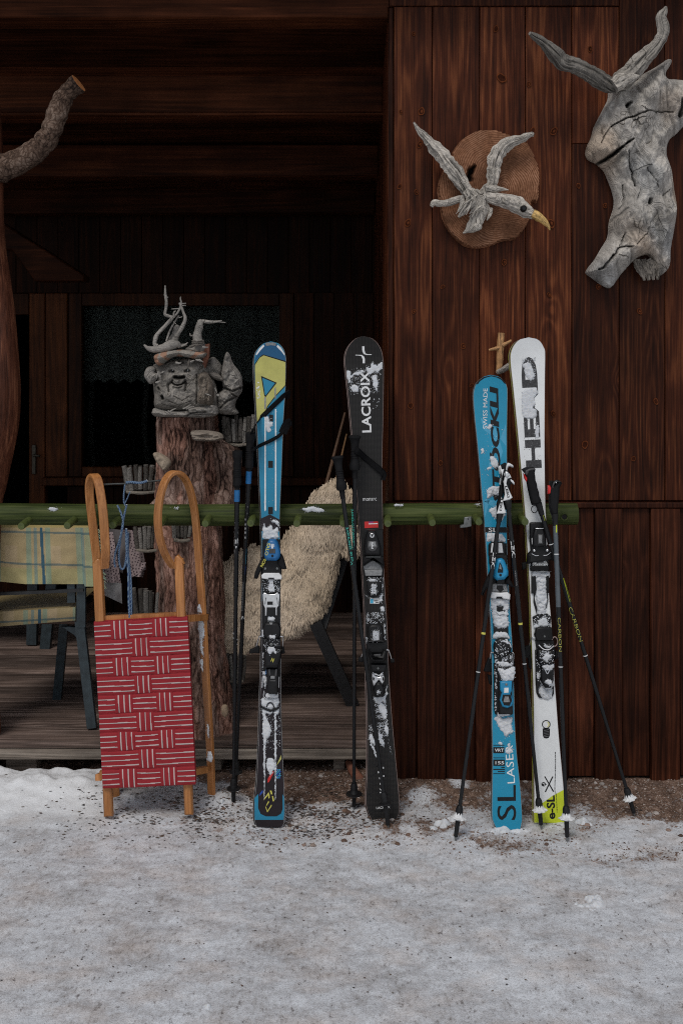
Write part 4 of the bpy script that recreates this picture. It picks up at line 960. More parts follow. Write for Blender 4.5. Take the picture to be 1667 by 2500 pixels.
tp = [Vector(v) for v in vs[:n2]]; mb.add(tp + [q + Vector((0, .36, .0)) for q in tp], [(i, i + 1, n2 + i + 1, n2 + i)[::-1] for i in range(nu2)], 'cloth', [(.3, .22, .08)] * (2 * n2))
tag(mb.build('seat_throw', smooth=180), 'plaid throw spread on the chair seat below the hanging blanket', 'blanket')

# dotted cloth
def dots(x, y):
    a = (x + .35 * y) / 7.5; b = (y - .25 * x) / 7.5; ia, ib = round(a), round(b)
    dx = a - ia - .25 * math.sin(ia * 12.9 + ib * 78.2); dy = b - ib - .25 * math.cos(ia * 39.3 + ib * 11.1)
    return (.055, .03, .045) if dx * dx + dy * dy < .06 else (.46, .36, .36)
def cloth_piece(mb, quad, Y0, n=80, colf=dots, fold=.012, amp=1.0):
    vs = []; cs = []
    for j in range(n + 1):
        for i in range(n + 1):
            s, t = i / n, j / n; (a, b, c, d) = quad
            x = (1 - s) * (1 - t) * a[0] + s * (1 - t) * b[0] + s * t * c[0] + (1 - s) * t * d[0]; y = (1 - s) * (1 - t) * a[1] + s * (1 - t) * b[1] + s * t * c[1] + (1 - s) * t * d[1]
            vs.append(P(x, y, Y0 + fold * math.sin(s * 5 + t * 2) + .006 * noise.noise(Vector((s * 3, t * 3, Y0 * 9))))); cs.append(tuple(q * amp for q in colf(x, y)))
    m = n + 1; mb.add(vs, [(j * m + i, (j + 1) * m + i, (j + 1) * m + i + 1, j * m + i + 1)[::-1] for j in range(n) for i in range(n)], 'cloth', cs)
mb = MB()
cloth_piece(mb, ((250, 1300), (276, 1298), (296, 1424), (246, 1420)), .70); cloth_piece(mb, ((262, 1290), (318, 1296), (300, 1400), (268, 1380)), .72, amp=.42, colf=lambda x, y: (.36, .33, .34)); cloth_piece(mb, ((300, 1292), (340, 1296), (358, 1390), (318, 1412)), .71, amp=.75)
cloth_piece(mb, ((320, 1380), (357, 1372), (350, 1409), (330, 1408)), .705, amp=.8); cloth_piece(mb, ((249, 1418), (297, 1424), (299, 1474), (249, 1450)), .695, colf=lambda x, y: (.30, .29, .29))
tag(mb.build('dotted_cloth', smooth=180), 'pale pink cloth with dark dots hanging behind the sled', 'cloth')

# ------------------------------------------------------------------ chair with sheepskin
c2 = empty('folding_chair', P(790, 1740, .85), 'dark folding chair with slanting legs under the sheepskin', 'chair')
mb = MB(); box(mb, X(600, .9), X(800, .9), .88, 1.3, .47, .50, 'chair_dark', .004); mb.build('seat', c2)
mb = MB(); bar(mb, P(770, 1520, .80), P(862, 1722, .87), .05, .03, 'chair_dark', (1, 0, .4)); mb.build('leg', c2)
mb = MB(); bar(mb, P(860, 1300, .95), P(785, 1535, .84), .04, .03, 'chair_dark', (1, 0, .3)); mb.build('back_upright', c2)
mb = MB(); bar(mb, P(600, 1570, 1.1), P(560, 1700, 1.1), .04, .03, 'chair_dark'); mb.build('leg', c2)
mb = MB(); fr = wallfr(.84); out = SRC(754, 1233, 768, 1206, 789, 1192, 805, 1180, 826, 1172, 845, 1190, 862, 1220, 872, 1284, 872, 1345, 850, 1352, 828, 1336, 822, 1380, 814, 1418, 800, 1462, 782, 1500, 746, 1526, 708, 1545, 660, 1550, 622, 1568, 592, 1594, 552, 1604, 536, 1600, 534, 1400, 556, 1376, 580, 1350, 610, 1334, 645, 1336, 677, 1343, 696, 1316, 715, 1284, 740, 1258)
sk = relief(mb, fr, out, .055, .06, .012, 'fur', back=.03, namp=.02, nsc=12, col=(.46, .37, .27))
vs_, h_ = sk
pts3 = [(float(v[0]), float(v[1]), float(h)) for v, h in zip(vs_, h_)]; rf = random.Random(8)
for k in range(30000):
    u, v, h = pts3[rf.randrange(len(pts3))]; u += rf.uniform(-.012, .012); v += rf.uniform(-.012, .012)
    L = rf.uniform(.010, .022); a = -1.57 + 1.3 * noise.noise(Vector((u * 11, v * 11, 3))) + rf.uniform(-.25, .25)
    if v > .05: a += .3
    dx, dy = math.cos(a), math.sin(a); wd = rf.uniform(.0010, .0022); o = h - .004; br = .92 + .18 * noise.noise(Vector((u * 14, v * 14, 1))) + .16 * noise.noise(Vector((u * 45, v * 45, 1))) + rf.uniform(-.06, .06)
    warm = noise.noise(Vector((u * 5, v * 5, 6)))
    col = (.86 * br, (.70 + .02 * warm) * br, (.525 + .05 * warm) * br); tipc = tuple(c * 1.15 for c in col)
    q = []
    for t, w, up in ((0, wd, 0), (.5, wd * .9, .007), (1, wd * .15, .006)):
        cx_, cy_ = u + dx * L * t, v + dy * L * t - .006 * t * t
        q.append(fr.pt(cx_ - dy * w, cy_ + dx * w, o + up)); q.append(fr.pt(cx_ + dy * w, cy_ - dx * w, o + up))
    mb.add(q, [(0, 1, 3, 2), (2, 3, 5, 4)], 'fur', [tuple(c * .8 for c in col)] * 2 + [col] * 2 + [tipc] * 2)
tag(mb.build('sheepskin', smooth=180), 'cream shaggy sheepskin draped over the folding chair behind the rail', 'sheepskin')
for i, (a, b, m, r, lab) in enumerate((((842, 1008), (792, 1200), 'stick_brown', .009, 'thicker brown stick leaning in the porch corner above the sheepskin'), ((846, 1060), (816, 1190), 'stick_tan', .006, 'thinner tan stick leaning in the porch corner above the sheepskin'))):
    mb = MB(); p0 = P(*b, 1.15); p1 = P(*a, 1.3); ex = p0 + (p0 - p1) * 1.4; tube(mb, [p1, p0, ex], [r * .6, r, r * 1.05], m, 10, disp=lambda s, t, p: .06 * noise.noise(p * 30))
    tag(mb.build('leaning_stick'), lab, 'stick', 'sticks leaning in the porch corner')

# ------------------------------------------------------------------ sled
sled = empty('horn_sled', P(360, 1980, .1), 'wooden horn sled standing upright with a woven red and white striped seat', 'sled')
LF, RFt = P(266, 1992, .055), P(462, 1988, .06)
mb = MB(); bar(mb, LF, P(238, 1372, .075), .031, .022, 'sled_wood', col=(.2, .3, .5), b=.006); prism(mb, wallfr(.064), SRC(228, 1380, 231, 1369, 239, 1364, 246, 1367, 250, 1382), -.022, 0, 'sled_wood', .004, (.2, .3, .5)); mb.build('seat_rail', sled)
mb = MB(); bar(mb, RFt, P(437, 1364, .085), .030, .022, 'sled_wood', col=(.6, .1, .5), b=.006); prism(mb, wallfr(.074), SRC(426, 1372, 428, 1360, 434, 1356, 446, 1368, 450, 1378), -.022, 0, 'sled_wood', .004, (.6, .1, .5)); mb.build('seat_rail', sled)
mb = MB(); sweep(mb, [P(283, 1948, .20), P(268, 1750, .195), P(252, 1560, .19), P(243, 1420, .175), P(236, 1356, .165), P(227, 1280, .155), P(220, 1218, .145), P(219, 1185, .135), P(223, 1166, .12), P(231, 1161, .095), P(239, 1172, .07), P(246, 1205, .05), P(252, 1250, .04), P(256, 1300, .04), P(258, 1345, .05), P(256, 1386, .07)], .030, .014, (.90, .42, 0), 'sled_wood', (.8, .2, .5)); mb.build('runner', sled)
mb = MB(); sweep(mb, [P(517, 1938, .20), P(512, 1800, .195), P(503, 1650, .19), P(495, 1500, .185), P(486, 1370, .178), P(478, 1270, .168), P(468, 1210, .150), P(454, 1172, .125), P(436, 1155, .095), P(418, 1157, .075), P(403, 1176, .055), P(391, 1215, .040), P(386, 1260, .035), P(389, 1305, .038), P(400, 1345, .050), P(413, 1370, .068), P(424, 1384, .085)], .031, .015, (.80, -.60, 0), 'sled_wood', (.1, .9, .5)); mb.build('runner', sled)
for y, ya in ((1510, 1508), (1888, 1880)):
    mb = MB(); bar(mb, P(450, y, .08), P(503, ya - 2, .19), .022, .022, 'sled_wood', (0, 0, 1), (.3, .3, .5)); bar(mb, P(240, y + 10, .08), P(262, ya + 8, .19), .022, .022, 'sled_wood', (0, 0, 1), (.3, .6, .5)); bar(mb, P(245, y + 4, .085), P(455, y - 6, .095), .03, .02, 'sled_wood', (0, 0, 1), (.7, .3, .5)); mb.build('cross_bar', sled)
TL, TR, BR, BL = P(230, 1518, .058), P(458, 1505, .068), P(478, 1915, .040), P(252, 1925, .035)
mb = MB(); ns, nt_ = 250, 430; vs = []; cs = []
red = np.array((.32, .026, .034)); wht = np.array((.58, .50, .48)); nav = np.array((.05, .010, .02))
nrm = (TR - TL).cross(TL - BL).normalized(); nrm = nrm if nrm.y < 0 else -nrm
VC = ((.178, .375), (.398, .588), (.622, .805))
for j in range(nt_ + 1):
    t = j / nt_
    for i in range(ns + 1):
        s = i / ns; bow = .012 * math.sin(t * 3.1) * (s - .5) * 2
        tt = t + .0022 * math.sin(s * 9 + t * 20) * math.sin(s * 3.14); rr = min(8, int(tt * 9)); fr_ = tt * 9 - rr
        over = -1
        for q in ((0, 2) if rr % 2 == 0 else (1,)):
            if VC[q][0] <= s - .03 * (t - .5) * (.3) <= VC[q][1]: over = q
        p = (TL * (1 - s) + TR * s) * (1 - t) + (BL * (1 - s) + BR * s) * t
        if over >= 0:
            a, b = VC[over]; ls = (s - .03 * (t - .5) * .3 - a) / (b - a); h = .0045 * math.sin(max(0, min(1, fr_)) * 3.14) ** .5 * min(1, min(ls, 1 - ls) * 12)
            c = red
            for k in (.22, .52, .82):
                if abs(ls - k) < .027: c = wht
                elif 0 < (k - ls if over != 2 else ls - k) < .042: c = nav
            if fr_ < .02 or fr_ > .98: c = red * .6
        else:
            h = .0025 * min(1, min(fr_, 1 - fr_) * 10); c = red
            for q in ((0, 2) if rr % 2 == 0 else (1,)):
                dd = min(abs(s - VC[q][0]), abs(s - VC[q][1])); h -= .0022 * max(0, 1 - dd / .05)
            for k in (.24, .52, .80):
                if abs(fr_ - k) < .025: c = wht
                elif 0 < fr_ - k < .042: c = nav
            if fr_ < .03: c = red * .55
        h += .0025 * math.sin(s * 3.14)
        vs.append(p + nrm * h); cs.append(tuple(c * (1 + .08 * noise.noise(Vector((s * 7, t * 11, 2))))))
m = ns + 1
mb.add(vs, [(j * m + i, (j + 1) * m + i, (j + 1) * m + i + 1, j * m + i + 1) for j in range(nt_) for i in range(ns)], 'webbing', cs)
rim = [vs[i] for i in range(m)] + [vs[j * m + ns] for j in range(1, nt_ + 1)] + [vs[nt_ * m + i] for i in range(ns - 1, -1, -1)] + [vs[j * m] for j in range(nt_ - 1, 0, -1)]
bkv = [q - nrm * .032 for q in rim]; k = len(rim)
mb.add(rim + bkv, [(i, (i + 1) % k, k + (i + 1) % k, k + i)[::-1] for i in range(k)], 'webbing', [tuple(red)] * (2 * k)); mb.add(bkv, [tuple(range(k))], 'webbing', tuple(red))
mb.build('woven_seat', sled, smooth=60)
mb = MB(); fr = wallfr(.150)
for pts in ((484, 1477, 489, 1478, 494, 1494, 483, 1495), (484, 1520, 497, 1519, 499, 1545, 495, 1575, 497, 1600, 489, 1585, 487, 1550), (489, 1612, 495, 1610, 495, 1640, 490, 1625), (505, 1770, 510, 1770, 511, 1800, 507, 1795), (507, 1838, 517, 1836, 519, 1858, 506, 1856)):
    snow(mb, Fr(P(490, 1600, .178), (1, -.2, 0), (0, .02, 1)), SRC(*pts), .004, .006, .003, pts[0])
tag(mb.build('snow', sled), kind='stuff')
mb = MB(); tube(mb, [P(246, 1183, .10), P(320, 1180, .10), P(398, 1172, .10)], .0035, 'steel_grey', 8, col=(.2, .2, .2)); mb.build('cross_rod', sled)
# rope
def ropecol(s, t, p):
    k = int((p.x + p.y * .7 + p.z) * 260); return (.018, .055, .15) if (k + int(t * .95)) % 2 else (.17, .25, .34)
def rope(mb, pts, Y, r=.0036, dY=None):
    pp = cr(pts, 14); m = len(pp); tube(mb, [P(a, b, Y if dY is None else Y + dY * i / m) for i, (a, b) in enumerate(pp)], r, 'rope', 7, colf=ropecol)
mb = MB(); rope(mb, [(308, 1178), (322, 1177), (340, 1179), (355, 1176), (360, 1173)], .09, .0045)
rope(mb, [(306, 1180), (303, 1205), (303, 1225), (306, 1234)], .10, .0028); rope(mb, [(318, 1200), (312, 1215), (306, 1228)], .10, .002)
rope(mb, [(287, 1233), (297, 1255), (301, 1280), (292, 1320), (282, 1350), (280, 1372), (282, 1385)], .095)
rope(mb, [(310, 1232), (303, 1262), (297, 1300), (292, 1340), (291, 1365), (296, 1388), (304, 1385), (309, 1360), (311, 1320), (309, 1290)], .10)
rope(mb, [(308, 1290), (310, 1340), (314, 1400), (315, 1460), (317, 1508)], .11, .0042, -.03); rope(mb, [(313, 1300), (313, 1350), (319, 1410), (321, 1460), (321, 1508)], .115, .0042, -.03)
tag(mb.build('sled_rope'), 'blue and white braided rope looped on the sled and hanging down', 'rope')

# ------------------------------------------------------------------ driftwood on the wall
FW = WY - .010
def wsc(Y): return (D + Y) / F
S = K(990, 270, 4.126); wf = wallfr(FW)
so_ = S(480, 400, 560, 300, 680, 225, 790, 202, 900, 207, 1000, 240, 1080, 270, 1220, 340, 1280, 450, 1333, 600, 1335, 830, 1312, 932, 1258, 934, 1245, 1090, 1180, 1210, 1090, 1300, 960, 1322, 800, 1380, 650, 1386, 540, 1340, 430, 1220, 360, 1080, 340, 960, 316, 830, 330, 720, 380, 600, 440, 490)
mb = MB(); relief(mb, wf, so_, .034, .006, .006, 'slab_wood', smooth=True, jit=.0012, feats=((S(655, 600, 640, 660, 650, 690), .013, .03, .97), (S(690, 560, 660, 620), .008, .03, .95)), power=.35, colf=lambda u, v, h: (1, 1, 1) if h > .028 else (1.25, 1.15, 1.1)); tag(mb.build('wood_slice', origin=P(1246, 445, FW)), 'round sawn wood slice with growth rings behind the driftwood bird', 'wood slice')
bird = empty('driftwood_bird', P(1190, 500, FW - .06), 'pale driftwood bird with raised wings and yellow beak on the wood slice', 'sculpture')
S_ = 4.126
def slimb(mb, pts, Y, n=14, dY=0.0, rough=.2, mat='drift', k=9, crop=S, s=S_, tone=1.75):
    pp = cr(pts, k); q = crop(*[c for e in pp for c in (e[0], e[1])]); m = len(q)
    sd = pts[0][0] * .37 + pts[0][1]
    def rdisp(a, t, p):
        cx_, sx_ = math.cos(t + a * .8), math.sin(t + a * .8)
        return rough * 1.1 * noise.noise(Vector((cx_ * 1.6, sx_ * 1.6, a * 5 + sd))) + rough * 1.0 * noise.noise(Vector((cx_ * 5, sx_ * 5, a * 3 + sd))) + rough * .7 * noise.noise(p * 65)
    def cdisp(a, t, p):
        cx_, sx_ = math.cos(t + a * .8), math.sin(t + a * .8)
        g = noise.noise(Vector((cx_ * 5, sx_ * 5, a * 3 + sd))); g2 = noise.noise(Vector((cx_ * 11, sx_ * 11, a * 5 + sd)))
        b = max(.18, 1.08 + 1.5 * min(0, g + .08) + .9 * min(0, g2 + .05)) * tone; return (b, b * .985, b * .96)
    Ys = [Y + dY * i / (m - 1) for i in range(m)]
    tube(mb, [P(x, y, yy) for (x, y), yy in zip(q, Ys)], [max(.001, e[2] / s * wsc(Y)) for e in pp], mat, max(n, 40) if n > 8 else 10, disp=rdisp, colf=cdisp)
mb = MB(); slimb(mb, [(80, 118, 8), (130, 190, 24), (200, 265, 36), (330, 400, 62), (420, 520, 66), (530, 660, 62), (600, 780, 56), (650, 870, 50)], FW - .085, dY=.02, rough=.42); slimb(mb, [(240, 330, 20), (210, 345, 12), (200, 352, 4)], FW - .08); mb.build('wing', bird)
mb = MB(); slimb(mb, [(1290, 240, 14), (1255, 240, 26), (1180, 275, 36), (1050, 325, 48), (955, 400, 56), (900, 520, 60), (875, 640, 58), (860, 740, 54), (790, 830, 40)], FW - .085, dY=.02, rough=.42); mb.build('wing', bird)
mb = MB(); slimb(mb, [(600, 800, 40), (680, 880, 75), (740, 960, 82), (740, 1040, 72), (705, 1110, 62), (660, 1180, 48), (610, 1215, 20), (575, 1235, 4)], FW - .075, rough=.34); slimb(mb, [(760, 1020, 30), (740, 1100, 40), (720, 1170, 42), (700, 1210, 16)], FW - .095, rough=.3); slimb(mb, [(860, 980, 16), (850, 1040, 18), (815, 1105, 6)], FW - .09); slimb(mb, [(650, 910, 40), (600, 980, 34), (560, 1040, 26), (528, 1075, 8)], FW - .085, rough=.3); slimb(mb, [(560, 860, 20), (570, 940, 26), (530, 1020, 12)], FW - .09); slimb(mb, [(800, 790, 30), (900, 790, 34), (980, 792, 16), (1035, 800, 4)], FW - .095)
slimb(mb, [(700, 800, 20), (760, 850, 40), (850, 810, 30)], FW - .08, rough=.4)
for i in range(9): slimb(mb, [(640 + i * 18, 850 + (i * 37) % 60, 16), (690 + i * 12, 930 + (i * 23) % 50, 14), (620 + i * 22, 1010 + (i * 31) % 70, 5)], FW - .105, rough=.4, k=4)
for i in range(16):
    x0_, y0_ = 600 + rk.uniform(0, 200), 830 + rk.uniform(0, 160); an = rk.uniform(1.7, 2.6); ln_ = rk.uniform(60, 170)
    slimb(mb, [(x0_, y0_, rk.uniform(7, 13)), (x0_ + ln_ * .5 * math.cos(an), y0_ + ln_ * .5 * math.sin(an), rk.uniform(6, 12)), (x0_ + ln_ * math.cos(an), y0_ + ln_ * math.sin(an), 2)], FW - rk.uniform(.09, .125), rough=.4, k=3, n=8)
mb.build('body', bird)
mb = MB(); slimb(mb, [(780, 850, 40), (860, 880, 56), (960, 900, 66), (1050, 925, 74), (1130, 965, 76), (1200, 1005, 66), (1260, 1040, 50), (1290, 1055, 36)], FW - .085, dY=-.03, rough=.2)
for i, (a, b) in enumerate(((930, 850), (1010, 868), (1070, 885), (1130, 900), (1170, 930))): slimb(mb, [(a - 20, b + 10, 10), (a + 5, b + 35, 34), (a + 20, b + 80, 18)], FW - .12, rough=.3, k=4)
mb.build('head', bird)
mb = MB(); slimb(mb, [(1275, 1035, 44), (1330, 1065, 46), (1385, 1110, 36), (1430, 1160, 20), (1450, 1205, 4)], FW - .118, mat='beak', rough=.08); mb.build('beak', bird)
mb = MB(); e = P(*S(1188, 985)[0], FW - .145); tube(mb, [e + Vector((0, .012, 0)), e, e + Vector((0, -.006, 0))], [.0125, .0115, .006], 'black_plastic', 14); mb.build('eye', bird)
mb = MB(); slimb(mb, [(580, 885, 30), (500, 905, 38), (420, 930, 34), (340, 935, 34), (285, 930, 30), (258, 968, 16)], FW - .07, rough=.15); mb.build('tail', bird)

T2 = K(1270, 0, 3.267)
def wob(pts, a):
    q = cr(pts, 5); return [(p[0] + a * .6 * noise.noise(Vector((p[0] * .09, p[1] * .09, 1))) * 1.6, p[1] + a * .6 * noise.noise(Vector((p[0] * .09, p[1] * .09, 7))) * 1.6) for p in q]
def stagd(u, v):
    w = .06 * noise.noise(Vector((u * 4, v * 4, 1))); q = u * .95 + v * .3 + w
    return .0065 * noise.fractal(Vector((q * 42, v * 5 - u * 2, 3)), .9, 2.1, 3) + .0025 * noise.noise(Vector((q * 150, v * 9, 5)))
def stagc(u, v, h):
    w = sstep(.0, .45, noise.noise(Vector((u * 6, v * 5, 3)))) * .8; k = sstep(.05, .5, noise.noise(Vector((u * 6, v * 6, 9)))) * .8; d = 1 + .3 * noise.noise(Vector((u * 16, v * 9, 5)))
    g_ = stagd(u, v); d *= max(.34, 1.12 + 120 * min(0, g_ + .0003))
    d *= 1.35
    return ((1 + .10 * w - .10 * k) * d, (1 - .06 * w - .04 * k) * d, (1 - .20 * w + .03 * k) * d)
stag = empty('driftwood_stag_head', P(1550, 450, FW), 'large grey driftwood stag head with two antlers hanging on the wall', 'sculpture')
mb = MB()
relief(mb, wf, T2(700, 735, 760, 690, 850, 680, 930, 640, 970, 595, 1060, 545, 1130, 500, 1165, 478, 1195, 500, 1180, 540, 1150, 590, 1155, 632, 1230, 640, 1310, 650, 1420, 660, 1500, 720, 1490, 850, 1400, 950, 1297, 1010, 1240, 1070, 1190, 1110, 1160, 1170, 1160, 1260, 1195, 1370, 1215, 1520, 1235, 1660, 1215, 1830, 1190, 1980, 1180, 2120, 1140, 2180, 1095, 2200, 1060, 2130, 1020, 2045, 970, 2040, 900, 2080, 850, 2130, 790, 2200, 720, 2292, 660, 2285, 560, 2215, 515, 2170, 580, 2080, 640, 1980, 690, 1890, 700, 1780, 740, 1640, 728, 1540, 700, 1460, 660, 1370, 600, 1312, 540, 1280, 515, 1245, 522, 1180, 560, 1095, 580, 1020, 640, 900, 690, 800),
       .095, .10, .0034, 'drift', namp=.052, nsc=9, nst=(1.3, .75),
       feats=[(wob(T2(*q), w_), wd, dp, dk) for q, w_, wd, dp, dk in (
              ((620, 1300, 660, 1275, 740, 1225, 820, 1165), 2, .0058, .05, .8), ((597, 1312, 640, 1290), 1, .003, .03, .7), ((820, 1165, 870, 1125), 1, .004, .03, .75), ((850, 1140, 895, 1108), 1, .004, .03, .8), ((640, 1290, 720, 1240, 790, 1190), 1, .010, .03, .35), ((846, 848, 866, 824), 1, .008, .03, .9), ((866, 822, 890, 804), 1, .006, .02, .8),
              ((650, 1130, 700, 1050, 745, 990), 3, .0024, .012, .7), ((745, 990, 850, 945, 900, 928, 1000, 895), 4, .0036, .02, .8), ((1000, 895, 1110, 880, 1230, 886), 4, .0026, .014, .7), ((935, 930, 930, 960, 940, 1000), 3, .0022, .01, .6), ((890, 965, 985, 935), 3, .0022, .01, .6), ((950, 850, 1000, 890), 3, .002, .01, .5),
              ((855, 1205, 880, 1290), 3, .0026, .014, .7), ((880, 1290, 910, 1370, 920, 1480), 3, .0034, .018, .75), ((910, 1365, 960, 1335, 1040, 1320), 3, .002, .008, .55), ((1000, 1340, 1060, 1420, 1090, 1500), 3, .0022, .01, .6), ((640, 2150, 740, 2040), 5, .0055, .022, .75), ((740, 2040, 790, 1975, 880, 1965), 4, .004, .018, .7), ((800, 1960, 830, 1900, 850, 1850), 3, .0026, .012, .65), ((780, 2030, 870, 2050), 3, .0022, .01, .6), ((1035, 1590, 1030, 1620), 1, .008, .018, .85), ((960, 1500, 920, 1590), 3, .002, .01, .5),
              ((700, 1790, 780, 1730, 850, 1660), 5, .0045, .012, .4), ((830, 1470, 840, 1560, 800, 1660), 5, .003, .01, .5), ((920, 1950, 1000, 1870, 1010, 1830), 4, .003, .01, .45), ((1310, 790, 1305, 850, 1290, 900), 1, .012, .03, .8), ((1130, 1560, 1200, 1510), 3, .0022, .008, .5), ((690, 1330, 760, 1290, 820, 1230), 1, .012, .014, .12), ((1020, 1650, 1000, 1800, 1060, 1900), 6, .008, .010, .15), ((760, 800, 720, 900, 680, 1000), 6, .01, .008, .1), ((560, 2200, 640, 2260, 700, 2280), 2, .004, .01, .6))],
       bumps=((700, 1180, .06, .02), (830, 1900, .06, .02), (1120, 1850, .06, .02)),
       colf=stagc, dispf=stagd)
mb.build('head', stag)
T_ = 3.267
mb = MB(); slimb(mb, [(72, 265, 14), (110, 290, 26), (180, 335, 40), (280, 435, 58), (340, 500, 60), (430, 525, 60), (560, 590, 62), (650, 650, 66), (730, 690, 60), (790, 700, 30)], FW - .20, dY=.12, rough=.24, crop=T2, s=T_, tone=.62); mb.build('antler', stag)
mb = MB(); slimb(mb, [(1160, 50, 8), (1145, 90, 26), (1120, 145, 38), (1135, 240, 42), (1095, 340, 48), (1020, 430, 58), (940, 510, 70), (860, 590, 78), (790, 650, 74), (740, 700, 50)], FW - .14, dY=.06, rough=.24, crop=T2, s=T_, tone=1.15); slimb(mb, [(740, 690, 60), (800, 650, 60), (880, 620, 34), (945, 606, 8)], FW - .12, crop=T2, s=T_); mb.build('antler', stag)
mb = MB()
for i in range(9): slimb(mb, [(920 + i * 15, 2070 + (i % 3) * 10, 26), (930 + i * 18, 2130 + (i * 7) % 40, 24), (950 + i * 18, 2180 + (i * 29) % 60, 8)], FW - .03, rough=.4, k=4, crop=T2, s=T_, mat='drift_dark')
mb.build('rotten_stub', stag)
hk = empty('driftwood_hook', P(1225, 860, FW), 'small tan driftwood cross with grey peg fixed on the wall above the cyan skis', 'wall hook')
H3 = K(1080, 800, 4.356)
mb = MB(); slimb(mb, [(622, 55, 36), (618, 120, 36), (612, 220, 38), (608, 300, 36), (603, 400, 34), (595, 480, 30)], FW - .02, crop=H3, s=4.356, mat='stick_tan', rough=.06); slimb(mb, [(600, 215, 26), (550, 225, 18), (490, 238, 12)], FW - .025, crop=H3, s=4.356, mat='stick_tan', rough=.06); slimb(mb, [(630, 190, 26), (680, 165, 18), (730, 135, 12)], FW - .025, crop=H3, s=4.356, mat='stick_tan', rough=.06)
mb.build('cross', hk)
mb = MB(); slimb(mb, [(590, 470, 26), (640, 450, 30), (700, 410, 32), (760, 378, 30)], FW - .02, dY=-.09, crop=H3, s=4.356, mat='drift', rough=.08); mb.build('peg', hk)

# ------------------------------------------------------------------ skis
def ski_frame(bot, top, Yt):
    B = G(*bot); B = Vector((B.x, B.y, 0)); T = P(top[0], top[1], Yt); fr = Fr(B, (1, 0, 0), T - B); fr.L = (T - B).length
    return fr
def ski_body(mb, fr, L, R, topf, side, th=.012, n=190, bk=1.0, nose=.13, w=0.0, du=0.0, edge='steel_edge'):
    fr.bk = bk; fr.bv = fr.L - nose
    sv = fr.bv; fr.bv = 1e9
    Lc = cr(list(R[3:0:-1]) + list(L), 10)[30:]; Rc = cr(list(L[3:0:-1]) + list(R), 10)[30:]
    Lu = np.array([fr.loc(*q) for q in Lc]); Ru = np.array([fr.loc(*q) for q in Rc]); fr.bv = sv
    vt = (Lu[0, 1] + Ru[0, 1]) / 2; vb = (Lu[-1, 1] + Ru[-1, 1]) / 2
    s = np.linspace(0, 1, n); vv = vb + (vt - vb) * (.5 - .5 * np.cos(s * math.pi)) * .35 + (vt - vb) * s * .65
    uL = np.interp(vv, Lu[::-1, 1], Lu[::-1, 0]); uR = np.interp(vv, Ru[::-1, 1], Ru[::-1, 0]); uR = np.maximum(uR, uL + .001)
    e = .0014; nc = 7
    for j in range(n - 1):
        pass
    vs = []
    for v, a, b in zip(vv, uL, uR):
        a += du; b += du; ee = min(e, (b - a) * .2)
        for u, ww in ((a, -th), (a, -e), (a + ee, 0), ((a + b) / 2, 0), (b - ee, 0), (b, -e), (b, -th)): vs.append(fr.pt(u, v, w + ww))
    for j in range(n - 1):
        q = j * nc; m = topf((vv[j] + vv[j + 1]) / 2)
        loc = [vs[q + i] for i in range(nc)] + [vs[q + nc + i] for i in range(nc)]
        for i, mm in ((0, side), (1, edge), (2, m), (3, m), (4, edge), (5, side)): mb.add([loc[i], loc[i + 1], loc[nc + i + 1], loc[nc + i]], [(0, 1, 2, 3)], mm)
        mb.add([loc[nc - 1], loc[0], loc[nc], loc[2 * nc - 1]], [(0, 1, 2, 3)], 'ink')
    mb.add(vs[:nc], [tuple(range(nc))[::-1]], side); mb.add(vs[-nc:], [tuple(range(nc))], edge)
    return vv, uL, uR
def merge(mb):
    """weld coincident verts so that the ski shades smooth"""
    key = {}; mp = []; nv = []; nc = []
    for v, c in zip(mb.v, mb.c):
        k = (round(v[0], 6), round(v[1], 6), round(v[2], 6))
        if k not in key: key[k] = len(nv); nv.append(v); nc.append(c)
        mp.append(key[k])
    f2 = []; m2 = []
    for f, m in zip(mb.f, mb.m):
        g = []; 
        for i in f:
            if mp[i] not in g: g.append(mp[i])
        if len(g) > 2: f2.append(tuple(g)); m2.append(m)
    mb.v, mb.c, mb.f, mb.m = nv, nc, f2, m2
WT = .0006
def prisms(mb, fr, K_, items):
    for it in items:
        mat, w0, w1, b, pts = it[:5]; prism(mb, fr, K_(*pts), w0 / 1000, w1 / 1000, mat, b / 1000)
def pxtube(mb, fr, K_, pts, w, r, mat, n=8, k=4):
    q = cr([fr.loc(*p, wq / 1000) + (wq / 1000,) for p, wq in zip(K_(*pts), w)], k); tube(mb, [fr.pt(*a) for a in q], r, mat, n)
SKG = 'pairs of alpine skis leaning on the green rail'
def ski_pair(bot, top, Yt, L, R, topf, side, edge, rear_du, rear_px, label, rlabel, fn):
    fr = ski_frame(bot, top, Yt)
    root = empty('alpine_ski', fr.O, label, 'ski', SKG)
    mb = MB(); ski_body(mb, fr, L, R, topf, side, edge=edge); merge(mb); mb.build('ski_board', root, smooth=35)
    fn(fr, root)
    mb = MB(); f2 = Fr(fr.O - fr.N * .017, fr.U, fr.V); f2.L = fr.L
    ski_body(mb, f2, L, R, lambda v: 'ink', side, bk=-1.0, du=rear_du, edge=edge); merge(mb); r2 = tag(mb.build('alpine_ski', smooth=35), rlabel, 'ski', SKG)
    return fr, root, r2

